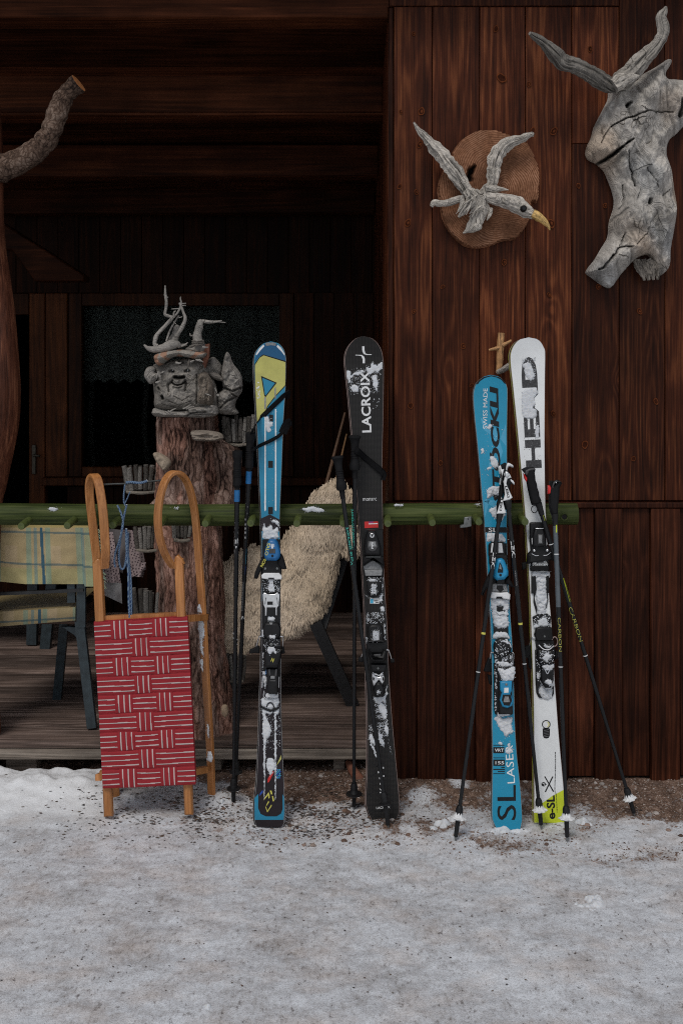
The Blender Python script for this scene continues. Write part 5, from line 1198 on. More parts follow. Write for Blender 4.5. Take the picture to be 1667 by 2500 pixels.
# --- blue and yellow ski
LA = [(662, 835), (645, 839), (630, 852), (622.5, 867), (620, 892), (622, 947), (627, 1033), (630, 1096), (633.5, 1181), (637, 1266), (639, 1350), (639, 1450), (638.5, 1550), (637, 1650), (635, 1700), (632, 1800), (627, 1900), (622, 1950), (620, 1990), (624, 2013), (629, 2018.5)]
RA = [(662, 835), (680, 839), (692, 852), (697, 868), (698.7, 890), (697, 947), (691.6, 1033), (688, 1139), (683, 1266), (684.5, 1350), (684.5, 1450), (685, 1550), (686, 1650), (687, 1746), (690, 1838), (694, 1930), (695, 1980), (692.5, 2012), (688, 2018.5)]
A1, A2, A3 = K(540, 820, 4.704), K(540, 1250, 5.468), K(540, 1600, 5.468)
def details_a(fr, root):
    vlim = fr.loc(660, 1256)[1]
    mb = MB(); mtail = MB(); S1 = lambda pts, mat, w, res=.012: sheet(mb, fr, A1(*pts), w / 1000, mat, res)
    S1((397, 255, 420, 200, 460, 140, 510, 95, 570, 82, 630, 92, 690, 140, 725, 205, 738, 255, 742, 290, 600, 250, 485, 218, 440, 235, 390, 300, 391, 280), 'top_deep', .4)
    S1((386, 322, 440, 245, 485, 215, 745, 290, 741, 572, 618, 705, 535, 815, 525, 845, 412, 1003, 402, 850, 390, 600, 385, 400), 'ink', .5)
    S1((390, 335, 444, 254, 490, 227, 739, 303, 735, 565, 610, 700, 527, 810, 517, 842, 413, 985, 406, 850, 395, 600, 389, 400), 'top_yellow', .8)
    S1((457, 458, 640, 538, 510, 704, 496, 690), 'ink', 1.1); S1((474, 482, 618, 542, 513, 682, 505, 680), 'top_blue', 1.4)
    S1((508, 90, 540, 82, 600, 82, 634, 92, 628, 120, 575, 112, 520, 122), 'mid_grey', .7); S1((400, 215, 440, 150, 490, 105, 500, 125, 455, 170, 410, 225), 'white_plastic', .7); S1((650, 108, 690, 140, 730, 210, 728, 228, 700, 190, 640, 130), 'white_plastic', .7)
    for p in ((497, 705, 514, 705, 514, 840, 497, 840), (613, 600, 628, 590, 629, 720, 615, 720)): S1(p, 'mid_grey', 1.2)
    for p in (rect(541, 1435, 595, 1515), rect(541, 1965, 595, 2048), rect(550, 905, 597, 982)): S1(p, 'ink', .8)
    S1((458, 2098, 560, 2050, 670, 2110, 672, 2240, 462, 2240), 'top_plum', .9)
    S3 = lambda pts, mat, w: sheet(mtail, fr, A3(*pts), w / 1000, mat, .02)
    S3((447, 1905, 497, 1850, 493, 2040, 528, 2118, 600, 2150, 742, 2150, 800, 2112, 822, 2050, 820, 1855, 838, 1885, 842, 2120, 832, 2196, 448, 2196), 'top_blue', .5)
    S3((735, 1480, 800, 1330, 805, 1382, 742, 1468), 'top_yellow', .6); S3((512, 1880, 520, 1840, 555, 1795, 556, 1830), 'blue_ink', .6)
    S3((620, 1700, 622, 1650, 650, 1595, 690, 1530, 705, 1560, 640, 1690), 'red_ink', .6)
    for q in ((570, 1935, 575, 1910, 635, 1825, 640, 1850), (628, 1850, 645, 1850, 648, 1905, 632, 1910), (650, 1805, 672, 1805, 685, 1855, 665, 1855), (678, 1875, 695, 1880, 708, 1945, 690, 1950), (600, 2005, 632, 1940, 640, 1960, 607, 2008), (590, 2020, 600, 2018, 618, 2080, 614, 2095), (618, 2095, 622, 2070, 672, 1990, 675, 2010)): S3(q, 'yellow_ink', .7)
    for i in range(5):
        for j in range(3): S3((735 + j * 22 + (i % 2) * 8, 1520 + i * 26, 750 + j * 22 + (i % 2) * 8, 1520 + i * 26, 742 + j * 22, 1540 + i * 26, 728 + j * 22, 1540 + i * 26), 'cyan_ink' if (i + j) % 3 else 'blue_ink', .6)
    for x in (505, 626):
        S1((x - 7, 840 + (x < 600) * 30, x + 7, 840 + (x < 600) * 30, x + 9, 2000, x, 2015, x - 8, 2000), 'white_ink', 1.0)
    mtail.build('tail_graphics', root, smooth=0); mb.build('tip_graphics', root, smooth=0)
    mb = MB(); prisms(mb, fr, A2, (('black_plastic', 0, 5, 1, rect(550, 365, 786, 2330)), ('black_plastic', 0, 16, 3, (548, 640, 800, 640, 805, 800, 800, 900, 545, 900, 540, 780)),
        ('black_rubber', 10, 30, 5, (545, 600, 602, 640, 560, 720, 520, 800, 480, 895, 435, 888, 450, 800, 505, 680)), ('black_rubber', 10, 30, 5, (795, 555, 830, 605, 850, 680, 872, 762, 815, 768, 745, 690)),
        ('blue_plastic', 3, 46, 9, (640, 365, 720, 368, 752, 410, 785, 535, 787, 590, 765, 630, 735, 652, 605, 650, 575, 610, 570, 570, 590, 480, 612, 410)), ('dark_grey', 45, 48, 1, rect(640, 492, 724, 552)), ('ink', 45, 48, 1, circ(684, 586, 17, 12)),
        ('white_plastic', 44, 47, .5, (672, 425, 692, 425, 694, 488, 668, 488)), ('white_plastic', 44, 47, .5, (650, 430, 662, 425, 660, 470, 652, 470)), ('white_plastic', 44, 47, .5, (700, 425, 708, 430, 712, 470, 703, 470)),
        ('steel_grey', 15, 19, 1, circ(587, 755, 17, 12)), ('steel_grey', 15, 19, 1, circ(747, 755, 17, 12)),
        ('white_plastic', 8, 24, 3, (570, 815, 770, 815, 805, 850, 806, 900, 715, 906, 700, 882, 635, 882, 625, 903, 540, 887, 536, 845)), ('ink', 4, 10, 1, (545, 905, 800, 905, 780, 990, 770, 1080, 570, 1080, 550, 990)),
        ('metal', 5, 11, 1.5, (553, 1095, 585, 1076, 625, 1100, 705, 1096, 752, 1080, 780, 1100, 770, 1250, 745, 1282, 745, 1382, 725, 1382, 725, 1276, 610, 1276, 608, 1386, 585, 1386, 585, 1282, 562, 1240)), ('ink', 10, 12, .4, rect(615, 1195, 690, 1240)), ('ink', 10, 12, .4, (590, 1140, 600, 1150, 588, 1235, 582, 1235)), ('ink', 10, 12, .4, (740, 1135, 750, 1150, 757, 1235, 750, 1235)), ('black_plastic', 4, 9, 1, rect(612, 1282, 724, 1390))))
    text(mb, fr, 'SALO', A2(618, 410)[0], A2(582, 575)[0], 7.0, 'yellow_ink', .0466, .01); text(mb, fr, 'MON', A2(583, 600)[0], A2(520, 722)[0], 7.2, 'yellow_ink', .0306, .01)
    mb.build('toe_piece', root)
    mb = MB(); prisms(mb, fr, A2, (('black_plastic', 2, 28, 6, (590, 1478, 760, 1488, 795, 1560, 790, 1650, 740, 1705, 610, 1705, 560, 1640, 562, 1540)), ('mid_grey', 27, 30, 1, (645, 1475, 690, 1478, 680, 1500, 665, 1510, 648, 1498)), ('black_plastic', 2, 20, 4, rect(548, 1690, 792, 1850)), ('black_plastic', 4, 52, 9, (588, 1850, 630, 1818, 720, 1818, 802, 1862, 792, 1960, 752, 2085, 580, 2085, 570, 1950)), ('steel_grey', 20, 24, 1, circ(670, 1770, 22, 10)), ('steel_grey', 51, 53, .4, circ(768, 1850, 20, 12)), ('ink', 52, 54, .4, circ(768, 1850, 13, 12))))
    prisms(mb, fr, A3, (('black_plastic', 4, 34, 5, (600, 180, 752, 180, 760, 300, 755, 520, 640, 520, 605, 470, 610, 330)), ('dark_grey', 33, 38, 2, (628, 185, 655, 180, 665, 260, 640, 290)), ('dark_grey', 33, 38, 2, (720, 180, 748, 185, 740, 280, 715, 290)), ('mid_grey', 33, 36, 1, rect(662, 275, 716, 312)), ('dark_grey', 33, 36, 1, rect(650, 330, 728, 350)), ('blue_plastic', 3, 20, 2, (597, 200, 622, 185, 612, 250, 592, 262)), ('ink', 1, 8, 1, (516, 676, 600, 712, 660, 728, 720, 705, 776, 694, 770, 715, 712, 738, 655, 748, 595, 732, 520, 695))))
    for x in (553, 773): pxtube(mb, fr, A3, (x, 285, x - 2, 340, x + 2 * (x > 600) - 6, 430), (14, 14, 12), .0022, 'metal')
    pxtube(mb, fr, A3, (575, 470, 566, 540, 590, 570), (14, 12, 10), .002, 'metal'); pxtube(mb, fr, A3, (757, 490, 758, 550), (14, 12), .002, 'metal')
    pxtube(mb, fr, A3, (608, 690, 618, 655, 650, 632, 685, 645, 712, 700), (8, 9, 9, 9, 8), .0018, 'ink')
    text(mb, fr, 'Z', A2(690, 2010)[0], A2(712, 1955)[0], 6, 'yellow_ink', .0526, .02); mb.build('heel_piece', root)
    hp = [o for o in root.children if o.name.startswith('heel_piece')][0]
    mb = MB(); pxtube(mb, fr, A2, (545, 1658, 512, 1660, 500, 1690, 470, 1790), (8, 6, 0, -12), .0022, 'metal'); prisms(mb, fr, A2, (('black_rubber', -22, -8, 3, (475, 1785, 510, 1800, 512, 1890, 440, 1885, 378, 1895, 380, 1835, 430, 1825)),)); mb.build('brake_arm', hp)
    mb = MB(); pxtube(mb, fr, A2, (788, 1660, 818, 1665, 826, 1690, 818, 1790), (8, 6, 0, -12), .0022, 'metal'); prisms(mb, fr, A2, (('black_rubber', -22, -8, 3, (800, 1790, 835, 1800, 850, 1890, 800, 1900)),)); mb.build('brake_arm', hp)
    mb = MB()
    snow(mb, fr, A2(560, 190, 575, 150, 590, 200, 620, 210, 660, 170, 700, 240, 745, 200, 765, 260, 760, 340, 735, 362, 570, 358, 552, 290), .001, .008, .003, 1); snow(mb, fr, A2(668, 118, 715, 104, 765, 135, 776, 195, 740, 165, 700, 140), .001, .006, .003, 2)
    snow(mb, fr, A2(632, 888, 702, 888, 712, 960, 722, 1062, 622, 1062, 630, 980), .008, .005, .003, 3); snow(mb, fr, A2(627, 1398, 704, 1396, 702, 1452, 632, 1456), .005, .006, .003, 4); snow(mb, fr, A2(605, 1832, 642, 1806, 700, 1810, 742, 1868, 722, 1890, 692, 1862, 658, 1890, 622, 1868), .052, .004, .003, 5)
    snow(mb, fr, A2(548, 1585, 565, 1575, 576, 1620, 556, 1668, 545, 1640), .012, .008, .003, 6); snow(mb, fr, A2(762, 1570, 778, 1590, 772, 1620, 745, 1600), .022, .006, .003, 7); snow(mb, fr, A2(640, 1650, 718, 1645, 715, 1690, 660, 1690), .028, .003, .003, 8)
    snow(mb, fr, A3(545, 572, 764, 572, 752, 692, 700, 700, 655, 640, 612, 705, 565, 690, 536, 650), .001, .011, .003, 9); snow(mb, fr, A3(605, 505, 745, 518, 742, 566, 612, 566), .014, .010, .003, 10); snow(mb, fr, A3(622, 650, 650, 640, 688, 650, 700, 700, 655, 722, 612, 708), .004, .007, .003, 33)
    snow(mb, fr, A3(535, 705, 600, 738, 660, 752, 715, 742, 775, 706, 768, 760, 738, 790, 700, 760, 650, 790, 610, 770, 575, 800, 555, 760), .001, .006, .003, 11)
    snow(mb, fr, A3(560, 770, 590, 790, 622, 880, 662, 965, 672, 1030, 642, 1085, 612, 1110, 595, 1185, 575, 1185, 562, 1080, 550, 1020, 556, 900), .001, .006, .003, 12)
    for x in (577, 725): snow(mb, fr, A3(x - 11, 770, x + 11, 770, x + 13, 1200, x + 11, 1500, x + 9, 1750, x + 4, 1900, x - 5, 1900, x - 10, 1500, x - 12, 1100), .0008, .003, .004, x, .0022)
    snow(mb, fr, A3(620, 1380, 700, 1376, 712, 1500, 690, 1560, 660, 1590, 630, 1560, 600, 1480), .001, .005, .003, 14)
    snow(mb, fr, A3(550, 285, 590, 280, 612, 340, 602, 420, 580, 415, 565, 360), .006, .008, .003, 15); snow(mb, fr, A3(556, 222, 594, 222, 588, 262, 568, 264), .006, .006, .003, 16)
    specks(mb, fr, A3(540, 740, 790, 720, 790, 1260, 560, 1260), 190, .0011, 'snow', .001, 4); specks(mb, fr, A2(552, 900, 795, 900, 775, 1080, 560, 1080), 120, .0013, 'snow', .011, 5); specks(mb, fr, A2(556, 1700, 790, 1700, 790, 1850, 560, 1850), 60, .0012, 'snow', .02, 6); specks(mb, fr, A2(552, 1870, 568, 1870, 568, 2230, 552, 2230), 60, .0014, 'snow', .006, 7)
    snow(mb, fr, A1(500, 940, 540, 930, 560, 1000, 595, 990, 588, 1030, 560, 1045, 575, 1080, 545, 1110, 520, 1075, 512, 1000), .0012, .003, .003, 17); specks(mb, fr, A1(405, 530, 440, 530, 450, 720, 412, 720), 26, .0022, 'white_ink', .0012, 8); specks(mb, fr, A1(460, 680, 640, 680, 640, 1990, 460, 1990), 60, .001, 'snow', .0012, 9)
    tag(mb.build('snow', root), kind='stuff')
frA, ra, ra2 = ski_pair((658, 2018.5), (662, 835), .205, LA, RA, lambda v: 'top_blue' if v > .748 else 'top_plum', 'ink', 'steel_edge', -.0045, 0,
    'blue and yellow ski with a triangle on its tip, snowy binding and blue rimmed tail', 'rear ski of the blue and yellow pair, just an edge showing behind', details_a)

# --- black ski
LB = [(887, 822), (870, 826), (855, 840), (845, 858), (841.7, 880), (843, 900), (850, 966), (858.5, 1059), (868.5, 1176), (874, 1242), (881, 1340), (886, 1431), (890.5, 1522), (893, 1650), (896, 1765), (896, 1874), (893, 1947), (896, 1978), (908, 2004)]
RB = [(887, 822), (905, 826), (920.4, 838), (931, 857), (936, 885), (936.5, 910), (935.5, 999), (932.6, 1131), (933.8, 1242), (936, 1358), (940, 1449), (945.5, 1541), (949, 1640), (956, 1745), (965, 1847), (971, 1911), (974.7, 1957), (974, 1984), (965.6, 2004)]
B1, B2, B0 = K(790, 1230, 5.468), K(790, 1600, 5.468), K(790, 800, 4.523)
def details_b(fr, root):
    mb = MB(); mtail = MB(); msk = MB(); S0 = lambda pts, mat, w, sm=0: sheet(mb, fr, B0(*pts), w / 1000, mat, .012, smooth=sm)
    S0((424, 208, 450, 208, 450, 250, 460, 285, 485, 294, 528, 294, 528, 302, 470, 302, 440, 290, 426, 260), 'white_ink', .6); S0((350, 300, 420, 302, 445, 320, 454, 345, 454, 393, 430, 393, 430, 350, 415, 314, 380, 308, 350, 307), 'white_ink', .6)
    letters(root, fr, 'LACROIX', B0(524, 1155)[0], B0(500, 480)[0], 22, 'white_ink', .0007, .022, space=1.02)
    letters(root, fr, 'monarc', B0(432, 1912)[0], B0(584, 1908)[0], 6.5, 'white_ink', .0007, -.005)
    sheet(msk, fr, B1(543, 238, 724, 235, 728, 316, 545, 325), .0008, 'red_ink'); sheet(msk, fr, B1(598, 262, 720, 258, 720, 270, 598, 274), .0011, 'white_ink'); sheet(msk, fr, B1(598, 240, 660, 239, 660, 247, 598, 249), .0011, 'blue_ink')
    msk.build('sticker', root, smooth=0); msk = MB()
    sheet(msk, fr, B1(620, 1262, 740, 1262, 740, 1332, 618, 1332), .0009, 'white_ink'); sheet(msk, fr, B1(624, 1270, 662, 1270, 662, 1328, 622, 1328), .0012, 'cyan_ink'); 
    for i in range(4): sheet(msk, fr, B1(*rect(672 + i * 14, 1280, 682 + i * 14, 1303)), .0012, 'ink')
    sheet(msk, fr, B1(*rect(690, 1312, 732, 1322)), .0012, 'ink')
    letters(root, fr, 'LACROIX', B2(702, 2052)[0], B2(886, 2040)[0], 5.6, 'white_ink', .0007, .01)
    letters(root, fr, '1/', B2(768, 1838)[0], B2(764, 1772)[0], 3.6, 'white_ink', .0007, .02)
    for x, y in ((757, 1715), (748, 1640), (730, 1560), (795, 1500), (800, 1610)): sheet(mtail, fr, B2(x - 8, y - 12, x + 6, y - 10, x + 8, y + 10, x - 6, y + 14), .0007, 'white_ink')
    rb_ = random.Random(4)
    for i in range(26):
        x, y = rb_.uniform(590, 950), rb_.uniform(1380, 2150); a = rb_.choice((0, .6, -.6)); c, s_ = math.cos(a), math.sin(a); sheet(mtail, fr, [(px, py) for px, py in B2(*[q for u, v in ((-50, -7), (50, -7), (50, 7), (-50, 7)) for q in (min(965, max(585, x + u * c - v * s_)), y + u * s_ + v * c)])], .0004, 'ink')
    msk.build('sticker', root, smooth=0); mtail.build('tail_graphics', root, smooth=0); mb.build('tip_graphics', root, smooth=0)
    mb = MB(); prisms(mb, fr, B1, (('black_plastic', 0, 6, 2, (535, 340, 790, 340, 800, 700, 810, 830, 780, 970, 545, 970, 528, 830)), ('black_plastic', 2, 42, 8, (575, 390, 600, 362, 690, 362, 735, 480, 765, 600, 758, 690, 545, 690, 537, 590, 552, 480)), ('metal', 40, 46, 3, circ(645, 425, 36, 18)), ('ink', 45, 48, 1, (625, 405, 665, 405, 650, 440, 640, 440)), ('dark_grey', 41, 45, 2, (590, 500, 708, 500, 722, 575, 692, 625, 645, 641, 600, 622, 582, 570)), ('mid_grey', 44, 46, .5, (612, 505, 690, 505, 700, 570, 600, 570)), ('black_rubber', 6, 32, 5, (530, 702, 800, 708, 803, 835, 740, 800, 662, 742, 560, 800, 528, 832)), ('steel_grey', 31, 33, .3, rect(565, 706, 762, 714)),
        ('mid_grey', 5, 12, 2, (530, 832, 660, 746, 762, 820, 782, 882, 540, 882)), ('mid_grey', 5, 20, 3, (543, 884, 782, 880, 776, 962, 556, 966)), ('black_plastic', 1, 16, 4, (572, 985, 772, 982, 766, 1180, 702, 1242, 640, 1242, 572, 1175)), ('ink', 15, 20, 2, rect(595, 1040, 745, 1190))))
    for i in range(7): sheet(mb, fr, B1(*rect(635, 515 + i * 13, 662 - (i % 3) * 4, 523 + i * 13)), .0464, 'white_ink')
    mb.build('toe_piece', root)
    mb = MB(); prisms(mb, fr, B1, (('black_plastic', 1, 24, 6, (590, 1650, 640, 1612, 760, 1618, 800, 1720, 800, 1842, 592, 1846)), ('dark_grey', 23, 26, 1, (600, 1832, 700, 1822, 798, 1830, 798, 1840, 700, 1834, 600, 1846)), ('black_plastic', 1, 12, 2, rect(585, 1850, 838, 1990)), ('black_plastic', 2, 48, 8, (605, 1960, 640, 2000, 660, 2040, 770, 2030, 800, 1960, 842, 1975, 832, 2080, 800, 2115, 642, 2115, 610, 2050)), ('dark_grey', 40, 44, 2, (668, 2010, 765, 2005, 760, 2040, 670, 2045))))
    prisms(mb, fr, B2, (('black_plastic', 1, 30, 5, (625, 125, 835, 125, 822, 222, 640, 222)), ('metal', 6, 24, 3, (648, 218, 672, 258, 700, 280, 740, 288, 780, 270, 804, 214, 800, 262, 814, 292, 808, 350, 778, 395, 735, 335, 690, 400, 664, 415, 646, 340, 640, 265)), ('ink', 23, 25, .5, (655, 290, 680, 300, 672, 340, 655, 330)), ('ink', 23, 25, .5, (785, 290, 805, 295, 800, 345, 782, 330)), ('black_plastic', 4, 38, 7, (715, 362, 762, 372, 810, 450, 806, 532, 782, 555, 688, 552, 664, 480, 688, 392)), ('steel_grey', 29, 31, .4, (708, 168, 742, 168, 742, 176, 708, 176)), ('steel_grey', 29, 31, .4, (720, 155, 728, 155, 728, 190, 720, 190))))
    mb.build('heel_piece', root)
    hp = [o for o in root.children if o.name.startswith('heel_piece')][0]
    mb = MB(); pxtube(mb, fr, B1, (540, 1970, 526, 1990, 498, 2052), (4, 0, -12), .0022, 'metal'); prisms(mb, fr, B1, (('black_rubber', -24, -8, 3, (470, 2050, 530, 2055, 528, 2115, 462, 2112)),)); mb.build('brake_arm', hp)
    mb = MB(); pxtube(mb, fr, B1, (822, 1952, 862, 1952, 880, 1990, 905, 2072), (8, 6, 0, -12), .0022, 'metal'); prisms(mb, fr, B1, (('black_rubber', -24, -8, 3, (890, 2075, 940, 2070, 950, 2120, 892, 2125)),)); mb.build('brake_arm', hp)
    mb = MB()
    for i, q in enumerate(((262, 485, 300, 490, 310, 520, 380, 490, 420, 470, 430, 500, 340, 530, 300, 560, 285, 610, 265, 580), (460, 460, 500, 425, 545, 380, 560, 410, 600, 420, 640, 370, 640, 440, 600, 490, 560, 480, 520, 500), (540, 540, 590, 520, 600, 640, 588, 705, 555, 650), (300, 640, 340, 630, 392, 680, 350, 715, 298, 680))): snow(mb, fr, B0(*q), .0006, .0025, .003, i, .005)
    specks(mb, fr, B0(260, 470, 640, 370, 640, 480, 600, 720, 300, 740, 262, 600), 330, .0012, 'snow', .0008, 11); specks(mb, fr, B0(540, 780, 620, 780, 610, 930, 540, 930), 16, .0013, 'snow', .0008, 12)
    snow(mb, fr, B1(568, 1215, 600, 1235, 640, 1254, 722, 1246, 770, 1190, 784, 1000, 795, 1010, 784, 1240, 768, 1300, 742, 1300, 742, 1264, 620, 1260), .001, .004, .003, 21)
    specks(mb, fr, B1(565, 1450, 800, 1450, 815, 1650, 780, 1620, 640, 1600, 570, 1600), 190, .0014, 'snow', .001, 13); snow(mb, fr, B1(755, 1380, 800, 1365, 812, 1430, 775, 1440), .001, .004, .003, 22); specks(mb, fr, B1(560, 1780, 590, 1780, 590, 1860, 565, 1860), 20, .0018, 'snow', .001, 14); specks(mb, fr, B1(800, 1600, 825, 1600, 830, 1840, 805, 1840), 60, .0014, 'snow', .001, 15)
    for i in range(5):
        for j in range(3): snow(mb, fr, B1(*circ(672 + j * 24, 1712 + i * 24, 9, 7)), .024, .002, .0025, i * 3 + j, .001)
    for i in range(4):
        for j in range(2): snow(mb, fr, B1(*circ(650 + j * 34, 1090 + i * 33, 13, 7)), .020, .003, .0025, i * 3 + j + 40, .001)
    specks(mb, fr, B1(600, 980, 765, 980, 760, 1040, 600, 1040), 50, .0014, 'snow', .016, 18); snow(mb, fr, B1(600, 1012, 690, 1008, 695, 1030, 640, 1040), .016, .003, .0025, 50)
    snow(mb, fr, B2(662, 552, 700, 560, 790, 556, 822, 500, 845, 400, 848, 440, 832, 560, 815, 640, 780, 620, 740, 650, 700, 620, 672, 600), .001, .007, .003, 23); snow(mb, fr, B2(655, 225, 690, 250, 735, 256, 790, 225, 775, 268, 740, 280, 700, 272), .024, .005, .003, 24); snow(mb, fr, B2(*circ(733, 490, 16, 8)), .038, .003, .0025, 25)
    specks(mb, fr, B2(670, 600, 830, 560, 845, 760, 860, 960, 860, 1080, 800, 1080, 720, 1000, 700, 800), 420, .0014, 'snow', .0008, 16); specks(mb, fr, B2(605, 900, 660, 940, 690, 1150, 712, 1350, 690, 1350, 640, 1200, 608, 1110), 150, .0013, 'snow', .0008, 17)
    snow(mb, fr, B2(608, 1080, 640, 1060, 672, 1120, 690, 1190, 660, 1190, 620, 1150), .001, .003, .003, 26); snow(mb, fr, B2(620, 1190, 650, 1200, 690, 1280, 712, 1355, 690, 1340, 665, 1270), .001, .003, .003, 27); snow(mb, fr, B2(800, 960, 835, 920, 862, 985, 850, 1060, 820, 1010), .001, .003, .003, 28); snow(mb, fr, B2(725, 680, 770, 640, 820, 700, 838, 800, 815, 860, 780, 790), .001, .003, .003, 29); snow(mb, fr, B2(735, 1020, 770, 1080, 800, 1160, 800, 1210, 760, 1190, 735, 1110), .001, .002, .003, 30, .005)
    specks(mb, fr, B2(840, 1100, 870, 1100, 945, 1470, 930, 1480), 40, .001, 'snow', .0008, 19)
    tag(mb.build('snow', root), kind='stuff')
frB, rb, rb2 = ski_pair((937, 2004), (887, 822), .205, LB, RB, lambda v: 'top_black', 'ink', 'edge_pink', -.0040, 0,
    'black ski with white lettering along it and a red sticker above its binding', 'rear ski of the black pair, only a thin pinkish edge showing behind', details_b)

# --- cyan ski
LC = [(1197, 916.6), (1182, 919), (1168, 929), (1159, 942), (1154.8, 965), (1158, 1018), (1165, 1087), (1174, 1190), (1181, 1270.6), (1187, 1356), (1191, 1437), (1196, 1505), (1199, 1597), (1200.5, 1666), (1200, 1749), (1201.5, 1841), (1200.5, 1932), (1200, 1990), (1204, 2008), (1212, 2025.5)]
RC = [(1197, 916.6), (1212, 919), (1225, 927), (1234.5, 940), (1238, 965), (1237, 1052), (1237, 1144), (1236.5, 1259), (1238.5, 1368), (1244, 1482), (1250, 1574), (1254.5, 1689), (1256, 1760), (1261, 1841), (1269.4, 1921), (1274, 1992), (1273, 2010), (1269.4, 2025.5)]
C1, C2, C3 = K(1080, 800, 4.356), K(1080, 1230, 4.356), K(1080, 1680, 4.356)
def details_c(fr, root):
    mb = MB(); mtail = MB(); St = lambda K_, pts, mat, w, sm=0: sheet(mtail, fr, K_(*pts), w / 1000, mat, .012, smooth=sm); S1 = lambda K_, pts, mat, w, sm=0: sheet(mb, fr, K_(*pts), w / 1000, mat, .012, smooth=sm)
    S1(C1, (348, 606, 380, 565, 430, 530, 510, 513, 590, 530, 640, 560, 672, 602, 650, 596, 620, 560, 570, 535, 510, 522, 440, 540, 390, 575, 372, 604), 'ink', .5)
    for q in ((400, 950, 470, 1020, 560, 1180, 440, 1090), (520, 1100, 560, 1060, 640, 1320, 600, 1450), (610, 1180, 672, 1020, 672, 1260), (440, 1830, 500, 1830, 450, 2020), (520, 1290, 480, 1520, 560, 1440), (430, 1840, 620, 1960, 640, 1830)): S1(C1, q, 'top_cyan_pale', .35)
    letters(root, fr, 'STÖCKLI', C1(622, 1860)[0], C1(582, 648)[0], 24, 'ink', .0008, .045, shear=.3, space=1.0)
    letters(root, fr, 'SWISS MADE', C1(472, 1075)[0], C1(474, 648)[0], 10.0, 'white_ink', .0008, .0)
    S1(C2, (449, 248, 679, 250, 680, 307, 452, 305), 'ink', .5); letters(root, fr, 'SL', C2(487, 298)[0], C2(580, 298)[0], 10.0, 'white_ink', .0008)
    St(C3, rect(537, 628, 655, 692), 'ink', .6); letters(root, fr, 'VRT', C3(553, 675)[0], C3(650, 675)[0], 7.2, 'white_ink', .0009, .012); St(C3, rect(537, 604, 655, 611), 'ink', .6); St(C3, rect(537, 738, 660, 745), 'ink', .6)
    St(C3, rect(537, 760, 660, 826), 'ink', .6); letters(root, fr, '155', C3(560, 810)[0], C3(652, 810)[0], 7.4, 'white_ink', .0009, .012); St(C3, rect(537, 859, 662, 870), 'ink', .6); St(C3, rect(537, 906, 662, 913), 'ink', .6)
    for q in (rect(622, 838, 660, 848), rect(586, 882, 660, 892)): St(C3, q, 'ink', .6)
    letters(root, fr, 'LASER', C3(768, 1010)[0], C3(742, 605)[0], 18.5, 'white_ink', .0009, .0, space=1.05); letters(root, fr, 'SL', C3(779, 1402)[0], C3(776, 1030)[0], 45.5, 'ink', .0008, .0)
    mtail.build('tail_graphics', root, smooth=0); mb.build('tip_graphics', root, smooth=0)
    mb = MB(); prisms(mb, fr, C2, (('black_plastic', 0, 4, 1, (492, 420, 680, 420, 690, 1000, 700, 1430, 545, 1430, 520, 1000)), ('black_plastic', 1, 18, 4, (490, 440, 520, 408, 640, 403, 668, 430, 672, 552, 490, 552)), ('white_plastic', 17, 22, 2, (522, 420, 552, 420, 552, 520, 510, 520)), ('white_plastic', 17, 22, 2, (594, 417, 630, 417, 645, 522, 592, 522)), ('black_plastic', 2, 24, 4, rect(500, 540, 690, 640)),
        ('cyan_plastic', 3, 47, 9, (580, 588, 630, 578, 660, 600, 680, 650, 702, 712, 702, 760, 662, 806, 580, 816, 548, 780, 552, 720, 562, 650)), ('ink', 46, 49, 1, (588, 700, 606, 622, 622, 640, 642, 690, 642, 732, 585, 732)), ('mid_grey', 48, 50, .4, (600, 690, 608, 640, 620, 660, 628, 700)), ('ink', 46, 49, 1, circ(615, 758, 14, 12)),
        ('black_rubber', 8, 28, 5, (515, 700, 548, 785, 500, 880, 470, 900, 432, 982, 412, 970, 428, 898, 468, 800)), ('black_rubber', 8, 28, 5, (704, 768, 765, 892, 725, 882, 655, 820)), ('black_plastic', 4, 30, 3, rect(575, 800, 660, 850)), ('mid_grey', 2, 16, 4, (530, 852, 600, 842, 680, 852, 697, 935, 530, 938)), ('ink', 15, 18, 2, (572, 905, 580, 868, 640, 870, 650, 915, 612, 940)), ('steel_grey', 15, 19, 1, circ(545, 888, 11, 10)), ('steel_grey', 15, 19, 1, circ(665, 885, 11, 10)),
        ('white_plastic', 6, 24, 3, (530, 940, 620, 948, 690, 940, 722, 965, 716, 1022, 642, 1010, 630, 990, 575, 990, 565, 1010, 514, 1006))))
    mb.build('toe_piece', root)
    mb = MB(); prisms(mb, fr, C2, (('black_plastic', 1, 26, 6, circ(640, 1530, 95, 26, 105)), ('black_plastic', 1, 16, 3, (542, 1580, 742, 1580, 745, 1740, 660, 1760, 560, 1730)), ('black_plastic', 1, 14, 2, (545, 1700, 622, 1700, 620, 2190, 560, 2240, 548, 2190)), ('black_plastic', 1, 30, 4, (575, 1740, 765, 1735, 758, 1880, 735, 2000, 750, 2240, 600, 2240, 600, 1900)),
        ('cyan_plastic', 6, 40, 5, (612, 1888, 740, 1888, 736, 1990, 720, 2020, 752, 2092, 740, 2150, 690, 2176, 636, 2160, 610, 2090, 630, 2012, 612, 1980)), ('ink', 39, 42, 1, (640, 2030, 720, 2030, 738, 2090, 712, 2148, 652, 2142, 628, 2090)), ('mid_grey', 41, 43, .5, (660, 2050, 700, 2050, 716, 2110, 645, 2110)), ('white_plastic', 39, 42, 1, (655, 1958, 700, 1956, 700, 2010, 652, 2012)), ('steel_grey', 39, 42, 1, circ(677, 1922, 14, 12))))
